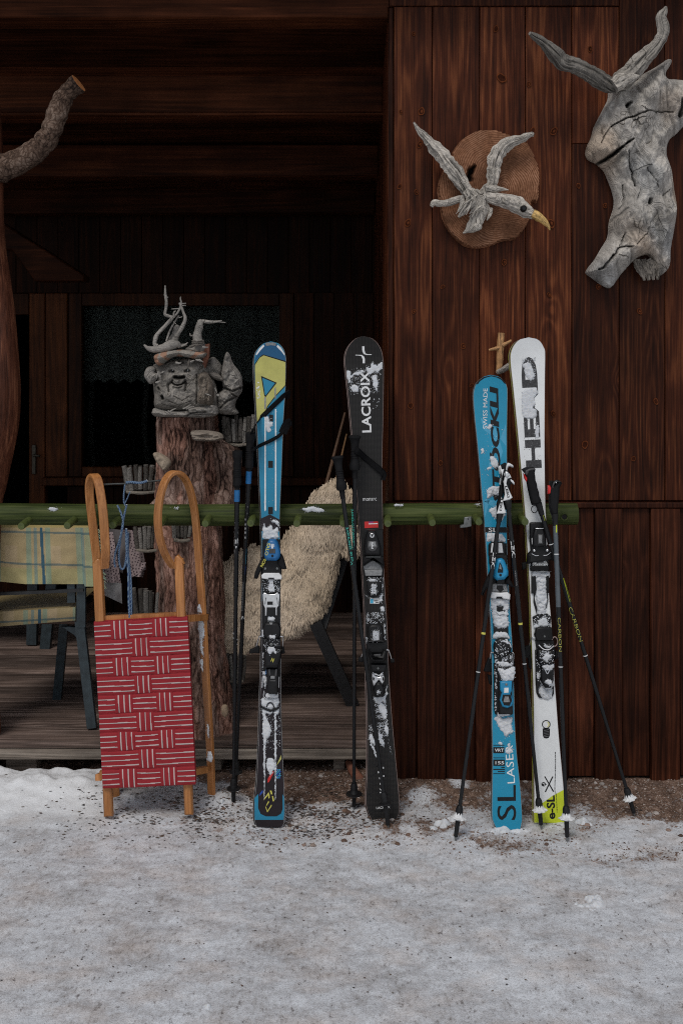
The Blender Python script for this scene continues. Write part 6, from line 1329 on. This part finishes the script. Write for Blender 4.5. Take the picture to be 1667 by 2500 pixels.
    prisms(mb, fr, C3, (('black_plastic', 1, 10, 2, (555, 20, 600, 20, 610, 200, 580, 290, 556, 270)), ('black_plastic', 1, 10, 2, (705, 200, 745, 190, 742, 280, 720, 290))))
    mb.build('heel_piece', root)
    hp = [o for o in root.children if o.name.startswith('heel_piece')][0]
    mb = MB(); pxtube(mb, fr, C2, (545, 1580, 515, 1582, 508, 1610, 500, 1650), (8, 4, -2, -12), .0022, 'metal'); prisms(mb, fr, C2, (('black_rubber', -26, -8, 3, (490, 1640, 520, 1660, 528, 1790, 440, 1785, 450, 1740)),)); prisms(mb, fr, C2, (('black_rubber', -26, -8, 3, (478, 1820, 520, 1830, 520, 1930, 498, 1920)),)); mb.build('brake_arm', hp)
    mb = MB(); pxtube(mb, fr, C2, (735, 1580, 752, 1590, 752, 1650, 740, 1735), (8, 8, 4, 2), .0022, 'metal'); prisms(mb, fr, C2, (('black_rubber', -26, -6, 3, (742, 1650, 770, 1680, 765, 1740, 744, 1735)),)); mb.build('brake_arm', hp)
    mb = MB()
    for i, (K_, q, w, h) in enumerate(((C1, (468, 1720, 520, 1690, 600, 1690, 640, 1720, 620, 1780, 540, 1780, 475, 1815), 1, 14), (C1, (500, 1930, 560, 1900, 640, 1850, 668, 1900, 660, 2000, 600, 2060, 540, 2010, 505, 1970), 1, 12), (C1, (505, 1380, 540, 1370, 580, 1420, 575, 1490, 530, 1480), 1, 5), (C1, (490, 1030, 520, 1040, 505, 1080, 470, 1060), 1, 3), (C1, (410, 1295, 432, 1285, 438, 1320, 415, 1335), 1, 3), (C1, (465, 1500, 520, 1480, 500, 1510), 1, 2),
            (C2, (468, 318, 560, 306, 600, 330, 600, 395, 480, 400, 470, 370), 1, 10), (C2, (600, 320, 640, 340, 668, 400, 600, 400), 1, 5), (C2, (515, 1020, 575, 1005, 640, 1015, 702, 1020, 700, 1120, 650, 1130, 645, 1090, 580, 1090, 570, 1130, 520, 1120), 4, 10), (C2, (530, 1190, 560, 1180, 680, 1185, 695, 1210, 700, 1290, 650, 1320, 585, 1320, 548, 1290), 4, 12), (C2, (548, 1380, 600, 1360, 690, 1385, 702, 1432, 545, 1436), 4, 9), (C2, (528, 1130, 560, 1128, 600, 1165, 650, 1150, 685, 1130, 690, 1185, 540, 1188), 5, 5),
            (C2, (605, 1460, 660, 1440, 720, 1480, 720, 1520, 650, 1470, 615, 1480), 24, 5), (C2, (582, 1742, 660, 1764, 766, 1735, 756, 1862, 690, 1890, 640, 1878, 615, 1830), 30, 12), (C2, (560, 1680, 620, 1670, 720, 1690, 735, 1730, 640, 1740), 14, 6), (C3, (555, 200, 600, 60, 612, 190, 590, 290), 8, 4), (C3, (605, 230, 640, 205, 705, 215, 715, 290, 590, 300), 6, 10), (C3, (556, 315, 600, 300, 650, 330, 740, 300, 735, 400, 750, 470, 700, 500, 668, 520, 645, 470, 600, 420, 575, 370), 1, 9), (C3, (592, 580, 620, 575, 632, 600, 612, 600), 1, 3), (C3, (690, 600, 720, 585, 720, 640, 748, 650, 720, 690, 680, 700, 668, 672, 700, 640), 1.2, 4))):
        snow(mb, fr, K_(*q), w / 1000, h / 1000, .0032, i + 60)
    sheet(mb, fr, C2(560, 1140, 600, 1150, 650, 1140, 660, 1170, 600, 1180), .012, 'metal')
    specks(mb, fr, C2(550, 1600, 740, 1600, 740, 1740, 560, 1740), 170, .0017, 'snow', .0165, 31); specks(mb, fr, C2(560, 1450, 720, 1450, 725, 1620, 560, 1620), 70, .0016, 'snow', .0265, 32); specks(mb, fr, C2(552, 1740, 575, 1740, 575, 2200, 552, 2200), 80, .0018, 'snow', .0145, 33); specks(mb, fr, C1(400, 1000, 660, 1000, 660, 1900, 420, 1900), 60, .0011, 'snow', .001, 34)
    tag(mb.build('snow', root), kind='stuff')
frC, rcR, rc2 = ski_pair((1240, 2025.5), (1197, 916.6), .195, LC, RC, lambda v: 'top_cyan', 'ink', 'steel_edge', -.0020, 0,
    'cyan ski with black lettering and thick snow clumps on its binding', 'rear ski of the cyan pair, hidden but for an edge', details_c)

# --- white ski
LD = [(1287.8, 825), (1270, 828), (1256, 839), (1247, 856), (1244.7, 880), (1252, 949), (1263.7, 1064), (1273, 1167), (1282, 1270), (1288, 1368), (1293.5, 1459), (1297, 1574), (1301.5, 1712), (1302.7, 1841), (1302.7, 2000), (1302.9, 2008)]
RD = [(1287.8, 825), (1303, 827), (1316, 834), (1326, 849), (1330, 868), (1329.5, 961), (1329, 1098), (1331, 1236), (1333, 1275), (1339, 1437), (1346, 1528), (1353, 1655), (1356.6, 1703), (1363.5, 1795), (1375, 1921), (1378.4, 1975), (1376, 2008)]
def details_d(fr, root):
    mb = MB(); mtail = MB(); St = lambda K_, pts, mat, w, sm=0: sheet(mtail, fr, K_(*pts), w / 1000, mat, .012, smooth=sm); S1 = lambda K_, pts, mat, w, sm=0: sheet(mb, fr, K_(*pts), w / 1000, mat, .012, smooth=sm)
    letters(root, fr, 'HEAD', C1(1043, 1490)[0], C1(985, 308)[0], 36, 'ink_grey', .0006, .045, space=1.0)
    St(C3, (972, 1330, 1060, 1222, 1160, 1150, 1287, 1080, 1300, 1250, 1294, 1432, 974, 1430), 'lime', .4)
    letters(root, fr, 'e-SL', C3(1194, 1392)[0], C3(1186, 1140)[0], 19.5, 'ink', .0008, .03)
    St(C3, (1078, 940, 1090, 938, 1184, 1098, 1172, 1104), 'ink', .7); St(C3, (1164, 938, 1176, 942, 1096, 1106, 1084, 1102), 'ink', .9)
    St(C3, circ(1072, 1022, 23, 18), 'ink', .7); St(C3, circ(1066, 1014, 6, 8), 'white_ink', 1.0); St(C3, circ(1080, 1030, 6, 8), 'white_ink', 1.0); St(C3, circ(1078, 1012, 4, 8), 'white_ink', 1.0); St(C3, rect(1092, 1018, 1104, 1026), 'ink', .7)
    St(C3, circ(1100, 386, 46, 24), 'ink', .5); St(C3, circ(1100, 386, 36, 24), 'top_white', .8); St(C3, circ(1106, 386, 28, 20), 'yellow_ink', 1.0); St(C3, circ(1098, 386, 26, 20), 'white_ink', 1.2); St(C3, (1062, 430, 1085, 424, 1118, 424, 1140, 432, 1138, 505, 1125, 530, 1100, 536, 1075, 530, 1064, 505), 'ink', .5)
    for i in range(5): St(C3, (1075, 450 + i * 17, 1128, 440 + i * 17, 1128, 443 + i * 17, 1075, 453 + i * 17), 'mid_grey', .8)
    rt = random.Random(2); y = 680
    while y < 1320:
        d = rt.uniform(4, 16); x = 1195 + 4 * math.sin(y * .01) + (18 if y > 1080 else 0) * min(1, (y - 1080) / 60) * (1 if y > 1080 else 0)
        St(C3, (x - 4, y, x + rt.uniform(2, 5), y, x + 4, y + d, x - 4, y + d), 'ink', .8); y += d + rt.uniform(2, 6)
    mtail.build('tail_graphics', root, smooth=0); mb.build('tip_graphics', root, smooth=0)
    mb = MB(); prisms(mb, fr, C2, (('black_plastic', 1, 20, 4, (928, 210, 945, 198, 1065, 198, 1082, 212, 1100, 260, 1112, 440, 1160, 520, 1168, 598, 900, 632, 904, 540, 940, 500, 930, 400)), ('black_plastic', 18, 38, 6, (985, 258, 1075, 258, 1100, 350, 1105, 460, 960, 460, 960, 350)), ('dark_grey', 37, 42, 2, (1010, 325, 1066, 325, 1066, 430, 1008, 430)), ('mid_grey', 41, 43, .5, (1022, 335, 1054, 335, 1054, 415, 1020, 415)), ('metal', 37, 41, 1, rect(986, 258, 1076, 268)), ('white_plastic', 19, 23, 1.5, (945, 370, 965, 350, 990, 430, 975, 447, 948, 430)), ('white_plastic', 19, 23, 1.5, (1085, 370, 1100, 365, 1116, 430, 1100, 447, 1084, 420)), ('metal', 19, 27, 3, circ(975, 497, 18, 14)), ('metal', 19, 27, 3, circ(1113, 495, 18, 14)), ('black_plastic', 2, 14, 3, circ(1035, 640, 95, 22, 65)), ('mid_grey', 13, 15, .5, (950, 640, 985, 588, 1035, 575, 1090, 588, 1118, 640, 1080, 660, 985, 662)), ('ink', 14, 18, 1, (1000, 600, 1060, 590, 1075, 620, 1000, 630)), ('black_rubber', 8, 22, 3, rect(935, 662, 1132, 715)), ('black_plastic', 1, 8, 2, rect(943, 765, 990, 955)), ('black_plastic', 1, 8, 2, (1095, 760, 1132, 760, 1130, 950, 1105, 950)), ('black_rubber', 6, 26, 4, (905, 545, 935, 560, 930, 640, 900, 640)), ('black_rubber', 6, 26, 4, (1150, 520, 1210, 580, 1205, 620, 1160, 600))))
    prisms(mb, fr, C2, (('ink', 0, 5, 1, (982, 780, 990, 780, 1000, 900, 975, 1000, 1005, 1110, 1000, 1180, 965, 1050, 968, 950)), ('ink', 0, 5, 1, (1110, 780, 1122, 780, 1112, 900, 1122, 1020, 1105, 1110, 1098, 1100, 1108, 1010, 1098, 900))))
    for y in (492, 503): pass
    pxtube(mb, fr, C2, (945, 530, 990, 552, 1020, 548), (21, 22, 21), .0013, 'metal'); pxtube(mb, fr, C2, (1150, 515, 1110, 545, 1070, 548), (21, 22, 21), .0013, 'metal'); pxtube(mb, fr, C2, (908, 275, 906, 330, 920, 385), (4, 6, 6), .0014, 'metal')
    mb.build('toe_piece', root)
    mb = MB(); prisms(mb, fr, C2, (('black_plastic', 1, 7, 1, (955, 1205, 1018, 1172, 1112, 1168, 1152, 1200, 1142, 1310, 970, 1315)), ('black_plastic', 1, 22, 4, (1000, 1322, 1040, 1312, 1162, 1320, 1172, 1430, 1150, 1462, 1000, 1462, 978, 1400)), ('steel_grey', 21, 24, 1, circ(1084, 1412, 12, 10)), ('black_plastic', 1, 14, 2, (985, 1455, 1180, 1455, 1195, 1560, 1000, 1560)), ('black_plastic', 2, 46, 8, (1015, 1545, 1060, 1560, 1140, 1560, 1195, 1540, 1200, 1600, 1180, 1700, 1140, 1720, 1040, 1710, 1005, 1620)), ('black_plastic', 1, 14, 2, (985, 1560, 1040, 1560, 1050, 1900, 1010, 1980, 992, 1930)), ('black_plastic', 4, 36, 6, (1050, 1690, 1185, 1685, 1182, 1880, 1152, 1962, 1092, 1962, 1048, 1890)), ('ink', 1, 6, 1, (990, 1930, 1005, 1930, 1020, 2010, 1060, 2070, 1020, 2060, 995, 2010)), ('ink', 1, 6, 1, (1165, 1960, 1182, 1940, 1182, 2020, 1162, 2060, 1155, 2050, 1170, 2010))))
    pxtube(mb, fr, C2, tuple(q for t in np.linspace(.4, 5.6, 14) for q in (1190 + 30 * math.cos(t + 3.1), 1465 + 50 * math.sin(t + 3.1))), (12,) * 14, .0018, 'edge_pink'); pxtube(mb, fr, C2, (1020, 1500, 1070, 1545, 1130, 1550, 1180, 1510), (40, 46, 46, 40), .002, 'metal'); pxtube(mb, fr, C2, (1082, 1748, 1112, 1808, 1142, 1748), (37, 38, 37), .002, 'metal')
    mb.build('heel_piece', root)
    hp = [o for o in root.children if o.name.startswith('heel_piece')][0]
    mb = MB(); pxtube(mb, fr, C2, (985, 1425, 945, 1425, 935, 1440, 920, 1520), (8, 4, -4, -14), .0022, 'metal'); prisms(mb, fr, C2, (('black_rubber', -26, -8, 3, (885, 1520, 940, 1500, 945, 1640, 880, 1640, 870, 1580)),)); prisms(mb, fr, C2, (('black_rubber', -26, -8, 3, (905, 1600, 945, 1600, 944, 1760, 920, 1750)),)); prisms(mb, fr, C2, (('black_rubber', -20, -4, 3, (845, 630, 895, 620, 890, 690, 850, 705)),)); mb.build('brake_arm', hp)
    mb = MB(); prisms(mb, fr, C2, (('black_rubber', -20, 4, 3, (1195, 1560, 1225, 1575, 1222, 1650, 1190, 1660)),)); mb.build('brake_arm', hp)
    mb = MB()
    for i, (K_, q, w, h) in enumerate(((C1, (850, 390, 900, 370, 950, 400, 960, 470, 975, 520, 930, 560, 880, 500, 865, 440), 1, 5), (C1, (845, 690, 900, 655, 990, 640, 1010, 700, 975, 740, 985, 820, 960, 850, 1000, 890, 985, 950, 930, 970, 850, 940, 840, 820), 1, 5), (C1, (990, 1040, 1025, 1050, 1022, 1170, 985, 1160), 1, 3), (C2, (945, 722, 1000, 705, 1060, 735, 1130, 720, 1128, 782, 1040, 775, 950, 780), 4, 8), (C2, (992, 782, 1112, 775, 1105, 850, 1108, 950, 1115, 1030, 1098, 1110, 1095, 1180, 1010, 1180, 1000, 1080, 990, 960, 998, 880), 1, 13), (C2, (1022, 1232, 1100, 1212, 1120, 1290, 1050, 1305, 1015, 1300), 7, 5), (C2, (975, 1290, 1000, 1280, 1010, 1310, 975, 1320), 7, 4), (C2, (1062, 1710, 1172, 1700, 1170, 1755, 1112, 1775, 1065, 1750), 36, 8), (C2, (1090, 1890, 1130, 1868, 1162, 1890, 1155, 1930, 1110, 1915), 36, 6), (C2, (1012, 1950, 1060, 1930, 1090, 1970, 1150, 1972, 1172, 1950, 1172, 2020, 1150, 2075, 1060, 2075, 1020, 2010), 1, 11), (C2, (1080, 1600, 1130, 1590, 1150, 1640, 1100, 1680, 1070, 1650), 46, 5), (C2, (1080, 1490, 1140, 1515, 1160, 1500, 1140, 1540, 1090, 1530), 14, 5), (C2, (1002, 1810, 1030, 1800, 1032, 1850, 1008, 1860), 14, 5))):
        snow(mb, fr, K_(*q), w / 1000, h / 1000, .0032, i + 90)
    specks(mb, fr, C1(840, 310, 985, 310, 985, 520, 840, 420), 150, .0014, 'snow', .001, 41); specks(mb, fr, C1(850, 960, 1030, 960, 1040, 1490, 870, 1490), 130, .0011, 'mid_grey', .001, 42); specks(mb, fr, C2(960, 1190, 1150, 1180, 1140, 1310, 970, 1310), 120, .0015, 'snow', .0075, 43); specks(mb, fr, C2(990, 1560, 1040, 1560, 1050, 1900, 1000, 1900), 70, .0016, 'snow', .0145, 44); specks(mb, fr, C2(1020, 1560, 1190, 1560, 1180, 1700, 1040, 1700), 70, .0016, 'snow', .0465, 45); specks(mb, fr, C2(950, 590, 1120, 590, 1120, 660, 950, 660), 70, .0014, 'snow', .0155, 46)
    tag(mb.build('snow', root), kind='stuff')
frD, rd, rd2 = ski_pair((1340, 2008), (1287.8, 825), .205, LD, RD, lambda v: 'top_white', 'lime', 'edge_pink', -.0042, 0,
    'white ski with big dark lettering and a lime green tail', 'rear ski of the white pair, only its lime edge showing behind', details_d)

# ------------------------------------------------------------------ ski poles
PG = 'ski poles leaning on the green rail'
def pole_root(tip, top, Ytop, label, r1=.0085, r0=.0062):
    B = G(*tip); T = P(top[0], top[1], Ytop); fr = Fr(B, (1, 0, 0), T - B); fr.L = (T - B).length
    return fr, empty('ski_pole', B, label, 'ski pole', PG)
def vat(fr, q): return fr.loc(*q)[1]
def shaft(fr, root, vtop, mat='shaft_black', r0=.0060, r1=.0085, tipc='ink', vb=.055):
    mb = MB(); lathe(mb, fr, ((vb, r0), (vtop * .33, r0 * 1.05), (vtop * .335, (r0 + r1) / 2), (vtop * .66, (r0 + r1) / 2), (vtop * .665, r1), (vtop, r1)), mat, 14); mb.build('shaft', root)
    mb = MB(); lathe(mb, fr, ((0, .0016), (.012, .0040), (.014, .0070), (.085, .0086), (.098, .0088)), 'black_plastic', 12); lathe(mb, fr, ((-.002, .0012), (.006, .0036), (.013, .0042)), 'steel_grey', 10); mb.build('ferrule', root)
def basket(fr, root, v, r, mat='black_plastic', wavy=0):
    mb = MB(); n = 32; vs = []; prof = ((-.006, .010), (-.004, .6 * r), (.000, r), (.003, r * .98), (.006, .6 * r), (.014, .013), (.024, .010))
    for a, q in prof:
        for k in range(n):
            t = 2 * math.pi * k / n; rr = q * (1 + wavy * math.sin(t * 8) * (q > .5 * r)); vs.append(fr.pt(rr * math.cos(t), v + a + wavy * .01 * math.cos(t * 8) * (q > .5 * r), rr * math.sin(t)))
    m = len(prof); mb.add(vs, [(i * n + (k + 1) % n, i * n + k, (i + 1) * n + k, (i + 1) * n + (k + 1) % n) for i in range(m - 1) for k in range(n)] + [tuple(range(n)), tuple((m - 1) * n + k for k in range(n))[::-1]], mat)
    lathe(mb, fr, ((v + .012, .0125), (v + .03, .012), (v + .04, .0085)), 'black_plastic', 14); mb.build('basket', root)
def lathe_grip(fr, root, vb, vt, kind):
    mb = MB(); L = vt - vb
    if kind == 'trek':
        pr = ((0, .0095), (.01, .0125), (.012, .0150), (.03 * 1, .0150), (.040, .0135), (L * .40, .0140), (L * .5, .0128), (L * .6, .0142), (L * .72, .0130), (L - .03, .0150), (L - .012, .0178), (L - .002, .0172), (L, .012))
    else:
        pr = ((0, .0088), (.028, .0100), (.030, .0165), (.042, .0195), (.055, .0165), (L * .45, .0135), (L * .7, .0128), (L - .03, .0140), (L - .012, .0180), (L - .008, .0215), (L - .002, .0215), (L, .018))
    lathe(mb, fr, [(vb + a, r) for a, r in pr], 'black_rubber', 20)
    for i in range(7): lathe(mb, fr, ((vb + L * (.30 + .055 * i), .0128), (vb + L * (.30 + .055 * i) + .0015, .0148), (vb + L * (.30 + .055 * i) + .003, .0128)), 'black_rubber', 18)
    mb.build('grip', root)
def decor(fr, root, fn):
    mb = MB(); fn(mb); mb.build('shaft_markings', root, smooth=0)
def band(mb, fr, q0, q1, r, mat): lathe(mb, fr, ((vat(fr, q0), r), (vat(fr, q1), r)), mat, 14)
def half(mb, fr, pts, r, mat):
    uv = [fr.loc(x, y, r) for x, y in pts]; a = [(max(-r * .97, min(r * .97, u)), v) for u, v in uv]
    vs = [fr.pt(u, v, math.sqrt(r * r - u * u) + .0004) for u, v in a]; mb.add(vs, [tuple(range(len(vs)))], mat)

# black pole with big white letters, first from the left
f, r = pole_root((570, 1969), (580, 1100), .105, 'black pole with blue collar and big white lettering standing beside the carved trunk'); vb = vat(f, (578.5, 1192)); shaft(f, r, vb); lathe_grip(f, r, vb, f.L, 'trek'); basket(f, r, vat(f, (570, 1926)), .024)
def fn(mb):
    band(mb, f, (579, 1224), (579, 1196), .0100, 'blue_plastic'); text(mb, f, 'LEKI', (572.4, 1297), (573.4, 1353), 9.2, 'white_ink', .0005, .03, wrap=.0082)
    for q in ((574, 1275, 583, 1262, 583, 1264, 574, 1278), (573, 1288, 583, 1274, 583, 1277, 573, 1292), (569, 1545, 580, 1562, 580, 1565, 569, 1549), (569, 1556, 580, 1574, 580, 1576, 569, 1560)): half(mb, f, SRC(*q), .0082, 'white_ink')
decor(f, r, fn)
# second black pole, strap round the blue ski
f, r = pole_root((574, 1935), (612, 1056), .112, 'black pole with blue collar whose strap crosses the blue and yellow ski'); vb = vat(f, (607.5, 1148)); shaft(f, r, vb); lathe_grip(f, r, vb, f.L, 'trek'); basket(f, r, vat(f, (575, 1884)), .024)
def fn(mb):
    band(mb, f, (608, 1180), (608.5, 1150), .0100, 'blue_plastic')
    for q in ((600, 1229, 604.5, 1236, 610, 1229, 610, 1231, 604.5, 1239, 600, 1232), (599.5, 1244, 604, 1252, 609, 1243, 609, 1246, 604, 1255.5, 599.5, 1248), (589, 1511, 592, 1503, 597, 1511, 597, 1514, 592, 1507, 589, 1514)): half(mb, f, SRC(*q), .0082, 'white_ink')
    for y in (1266, 1278, 1288, 1298, 1310): half(mb, f, SRC(598, y, 600, y, 600, y + 5, 598, y + 5), .0082, 'white_ink'); half(mb, f, SRC(606.5, y - 6, 608, y - 6, 608, y + 1, 606.5, y + 1), .0082, 'white_ink')
    half(mb, f, SRC(594, 1340, 602, 1340, 600, 1378, 592, 1378), .0083, 'cyan_ink'); half(mb, f, SRC(592.5, 1382, 600, 1382, 598.5, 1404, 591, 1404), .0083, 'blue_ink')
    text(mb, f, 'CARBONCOMPOSITE', (592.5, 1420), (589, 1490), 3.8, 'mid_grey', .0005, .0, wrap=.0082)
decor(f, r, fn)
mb = MB(); Yq = .10
def fq(x, y, w): return frA.px(x, y, w)
ribbon(mb, [P(613, 1060, .105), P(620, 1045, .09), fq(632, 1026, .006), fq(660, 998, .006), fq(685, 974, .006), fq(699, 960, .004), fq(705, 958, -.012), fq(702, 975, -.03)], .017, (0.55, 0, .8), 'strap')
ribbon(mb, [P(614, 1100, .10), P(622, 1096, .092), fq(634, 1088, .006), fq(660, 1076, .006), fq(682, 1063, .007), fq(697, 1045, .010), fq(708, 1030, .004), fq(712, 1036, -.02)], .012, (.2, 0, 1), 'strap'); ribbon(mb, [fq(690, 1058, .008), fq(700, 1036, .010), fq(710, 1030, .002)], .03, (.2, 0, 1), 'strap')
mb.build('strap', r)
# black poles with green script
f, r = pole_root((948, 2023), (823, 1113), .095, 'black pole with green script slanting in front of the black ski'); vb = vat(f, (838, 1217)); shaft(f, r, vb, r1=.0075); lathe_grip(f, r, vb, f.L, 'flange'); basket(f, r, vat(f, (940, 1963)), .020)
def fn(mb): text(mb, f, 'Muskelkatersport', (864, 1380), (849.5, 1287), 7, 'teal_ink', .0005, .0, .25, wrap=.0073)
decor(f, r, fn)
f, r = pole_root((864, 1978), (866, 1063), .105, 'black pole with green script standing upright, its strap over the black ski'); vb = vat(f, (863, 1168)); shaft(f, r, vb, r1=.0075); lathe_grip(f, r, vb, f.L, 'flange'); basket(f, r, vat(f, (865, 1939)), .029)
def fn(mb): text(mb, f, 'Muskelkatersport', (865.5, 1342), (862, 1243), 7, 'teal_ink', .0005, .0, .25, wrap=.0073)
decor(f, r, fn)
mb = MB(); fb = lambda x, y, w: frB.px(x, y, w)
ribbon(mb, [P(867, 1096, .09), P(876, 1104, .085), fb(890, 1117, .008), fb(912, 1135, .008), fb(930, 1150, .008), fb(937, 1158, .003), fb(938, 1162, -.016)], .022, (.35, 0, 1), 'strap'); ribbon(mb, [fb(930, 1148, .009), fb(938, 1158, .004), fb(934, 1172, .002)], .016, (1, 0, .2), 'strap'); mb.build('strap', r)
# white race grips
TT = K(1150, 1100, 5.2267)
f, r = pole_root((1110.5, 2053), (1236, 1131), .105, 'black pole with white race grip slanting across the cyan ski'); vb = vat(f, (1223, 1254)); shaft(f, r, vat(f, (1224, 1245)), r1=.0075)
mb = MB(); prism(mb, f, TT(355, 190, 430, 150, 470, 175, 450, 250, 430, 330, 415, 420, 420, 500, 400, 600, 440, 700, 442, 795, 330, 803, 330, 680, 358, 560, 370, 420, 376, 330, 360, 250), -.013, .011, 'black_rubber', .006)
for q in ((355, 195, 376, 188, 388, 240, 420, 236, 400, 310, 378, 440, 366, 425, 380, 320, 358, 260), (440, 245, 450, 180, 468, 154, 500, 164, 532, 185, 538, 212, 500, 196, 472, 202, 458, 252), (384, 588, 402, 640, 422, 720, 446, 795, 420, 805, 325, 808, 350, 720, 372, 650)): prism(mb, f, TT(*q), -.012, .014, 'white_plastic', .003)
text(mb, f, 'LEKI', TT(372, 615)[0], TT(358, 765)[0], 5.6, 'ink', .0145, .03); lathe(mb, f, ((vb - .03, .0090), (vb, .0125), (vb + .004, .011)), 'black_plastic', 14); mb.build('grip', r); basket(f, r, vat(f, (1118, 1998)), .024, 'white_plastic', .10)
def fn(mb): text(mb, f, 'LEKI', (1202.8, 1348), (1197.2, 1388), 7.6, 'white_ink', .0005, .03, wrap=.0074); band(mb, f, (1181, 1549), (1182, 1544), .0073, 'yellow_ink'); band(mb, f, (1170, 1642), (1170.5, 1640), .0072, 'white_ink')
decor(f, r, fn)
f, r = pole_root((1321, 2023), (1231.5, 1152), .085, 'black pole with white race grip slanting between the cyan and white skis'); vb = vat(f, (1238.5, 1223)); shaft(f, r, vat(f, (1239, 1215)), r1=.0075)
mb = MB(); prism(mb, f, TT(420, 340, 440, 290, 480, 280, 510, 350, 546, 402, 502, 440, 492, 500, 522, 600, 470, 640, 410, 642, 425, 520, 412, 420), -.013, .011, 'black_rubber', .006)
for q in ((430, 330, 424, 300, 450, 262, 490, 300, 512, 345, 462, 360, 448, 420, 466, 470, 492, 530, 527, 600, 490, 628, 408, 645, 430, 560, 424, 480, 414, 400), (500, 362, 535, 385, 552, 412, 549, 436, 520, 410, 500, 388)): prism(mb, f, TT(*q), -.012, .014, 'white_plastic', .003)
prism(mb, f, TT(435, 280, 470, 272, 488, 322, 455, 350, 430, 330), .01, .018, 'metal', .003); text(mb, f, 'LEKI', TT(427, 455)[0], TT(460, 602)[0], 5.6, 'ink', .0145, .03); lathe(mb, f, ((vb - .03, .0090), (vb, .0135), (vb + .004, .011)), 'black_plastic', 14); mb.build('grip', r); basket(f, r, vat(f, (1316.5, 1979)), .024, 'white_plastic', .10)
def fn(mb): text(mb, f, 'LEKI', (1245.2, 1320), (1249.6, 1362), 7.4, 'white_ink', .0005, .03, wrap=.0074); text(mb, f, 'VECTOR', (1254.5, 1392), (1258.5, 1430), 3, 'mid_grey', .0005, .0, wrap=.0074); band(mb, f, (1270, 1525), (1269.5, 1520), .0073, 'yellow_ink'); band(mb, f, (1282, 1621), (1282, 1619), .0070, 'white_ink')
decor(f, r, fn)
# poles with black hooked grips and red triggers
f, r = pole_root((1549, 1993), (1287, 1143), .095, 'black pole with red trigger and yellow lettering slanting away onto the gravel'); shaft(f, r, vat(f, (1316, 1240)), r1=.0080)
mb = MB(); prism(mb, f, TT(650, 250, 700, 222, 800, 214, 822, 240, 812, 290, 820, 340, 822, 380, 840, 430, 846, 480, 868, 540, 872, 585, 897, 640, 890, 680, 860, 692, 780, 700, 762, 640, 740, 540, 712, 400, 692, 300), -.014, .012, 'black_rubber', .007); prism(mb, f, TT(688, 300, 692, 255, 740, 232, 800, 222, 815, 248, 740, 262, 712, 320), .008, .015, 'dark_grey', .003); mtr = MB(); prism(mtr, f, TT(668, 290, 690, 318, 716, 350, 708, 404, 680, 362), -.006, .010, 'red_ink', .003)  # dark grey shape on the grip head is its highlight, put in as colour
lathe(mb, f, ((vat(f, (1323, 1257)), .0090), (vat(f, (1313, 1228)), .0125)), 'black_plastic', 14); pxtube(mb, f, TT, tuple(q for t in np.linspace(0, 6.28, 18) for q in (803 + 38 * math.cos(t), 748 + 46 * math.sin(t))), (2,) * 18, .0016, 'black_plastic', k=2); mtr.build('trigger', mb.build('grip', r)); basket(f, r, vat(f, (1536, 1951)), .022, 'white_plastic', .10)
def fn(mb):
    for a, b in (((1321, 1252), (1328, 1272)), ((1372, 1412), (1389, 1470))): half(mb, f, [(a[0] + 2, a[1]), (a[0] + 5.5, a[1] - 1), (b[0] + 5.5, b[1] - 1), (b[0] + 1, b[1])], .0081, 'lime')
    text(mb, f, 'CARBON', (1386, 1483), (1413, 1566), 8, 'yellow_ink', .0005, -.022, wrap=.0080); band(mb, f, (1426, 1602), (1425.5, 1600), .0076, 'white_ink'); band(mb, f, (1342, 1330), (1341.5, 1328), .0084, 'white_ink')
decor(f, r, fn)
f, r = pole_root((1384, 2054), (1350.5, 1173), .110, 'grey black pole with red trigger standing upright beside the white ski'); shaft(f, r, vat(f, (1354, 1262)), 'shaft_black', r1=.0080)
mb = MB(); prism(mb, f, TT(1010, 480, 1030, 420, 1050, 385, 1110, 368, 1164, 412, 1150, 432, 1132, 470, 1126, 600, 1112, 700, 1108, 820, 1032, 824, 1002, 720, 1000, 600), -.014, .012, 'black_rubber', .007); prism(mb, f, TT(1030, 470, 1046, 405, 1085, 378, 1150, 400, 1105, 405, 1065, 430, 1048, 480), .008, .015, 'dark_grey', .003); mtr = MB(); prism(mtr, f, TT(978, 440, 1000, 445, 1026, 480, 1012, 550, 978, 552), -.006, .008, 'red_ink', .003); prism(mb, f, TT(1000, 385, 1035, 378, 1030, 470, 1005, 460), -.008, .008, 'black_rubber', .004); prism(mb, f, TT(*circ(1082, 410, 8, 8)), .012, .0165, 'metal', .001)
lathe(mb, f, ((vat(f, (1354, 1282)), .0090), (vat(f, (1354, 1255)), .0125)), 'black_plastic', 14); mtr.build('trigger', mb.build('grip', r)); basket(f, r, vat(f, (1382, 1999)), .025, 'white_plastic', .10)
def fn(mb):
    band(mb, f, (1361, 1482), (1355, 1284), .0084, 'shaft_grey'); text(mb, f, 'CARBON', (1359.5, 1508), (1362.6, 1590), 7, 'yellow_ink', .0006, -.022, wrap=.0080); half(mb, f, SRC(1356, 1280, 1359, 1280, 1359, 1300, 1356, 1300), .0086, 'lime'); band(mb, f, (1357, 1354), (1357, 1352), .0086, 'white_ink'); band(mb, f, (1368, 1629), (1368, 1627), .0076, 'white_ink')
decor(f, r, fn)
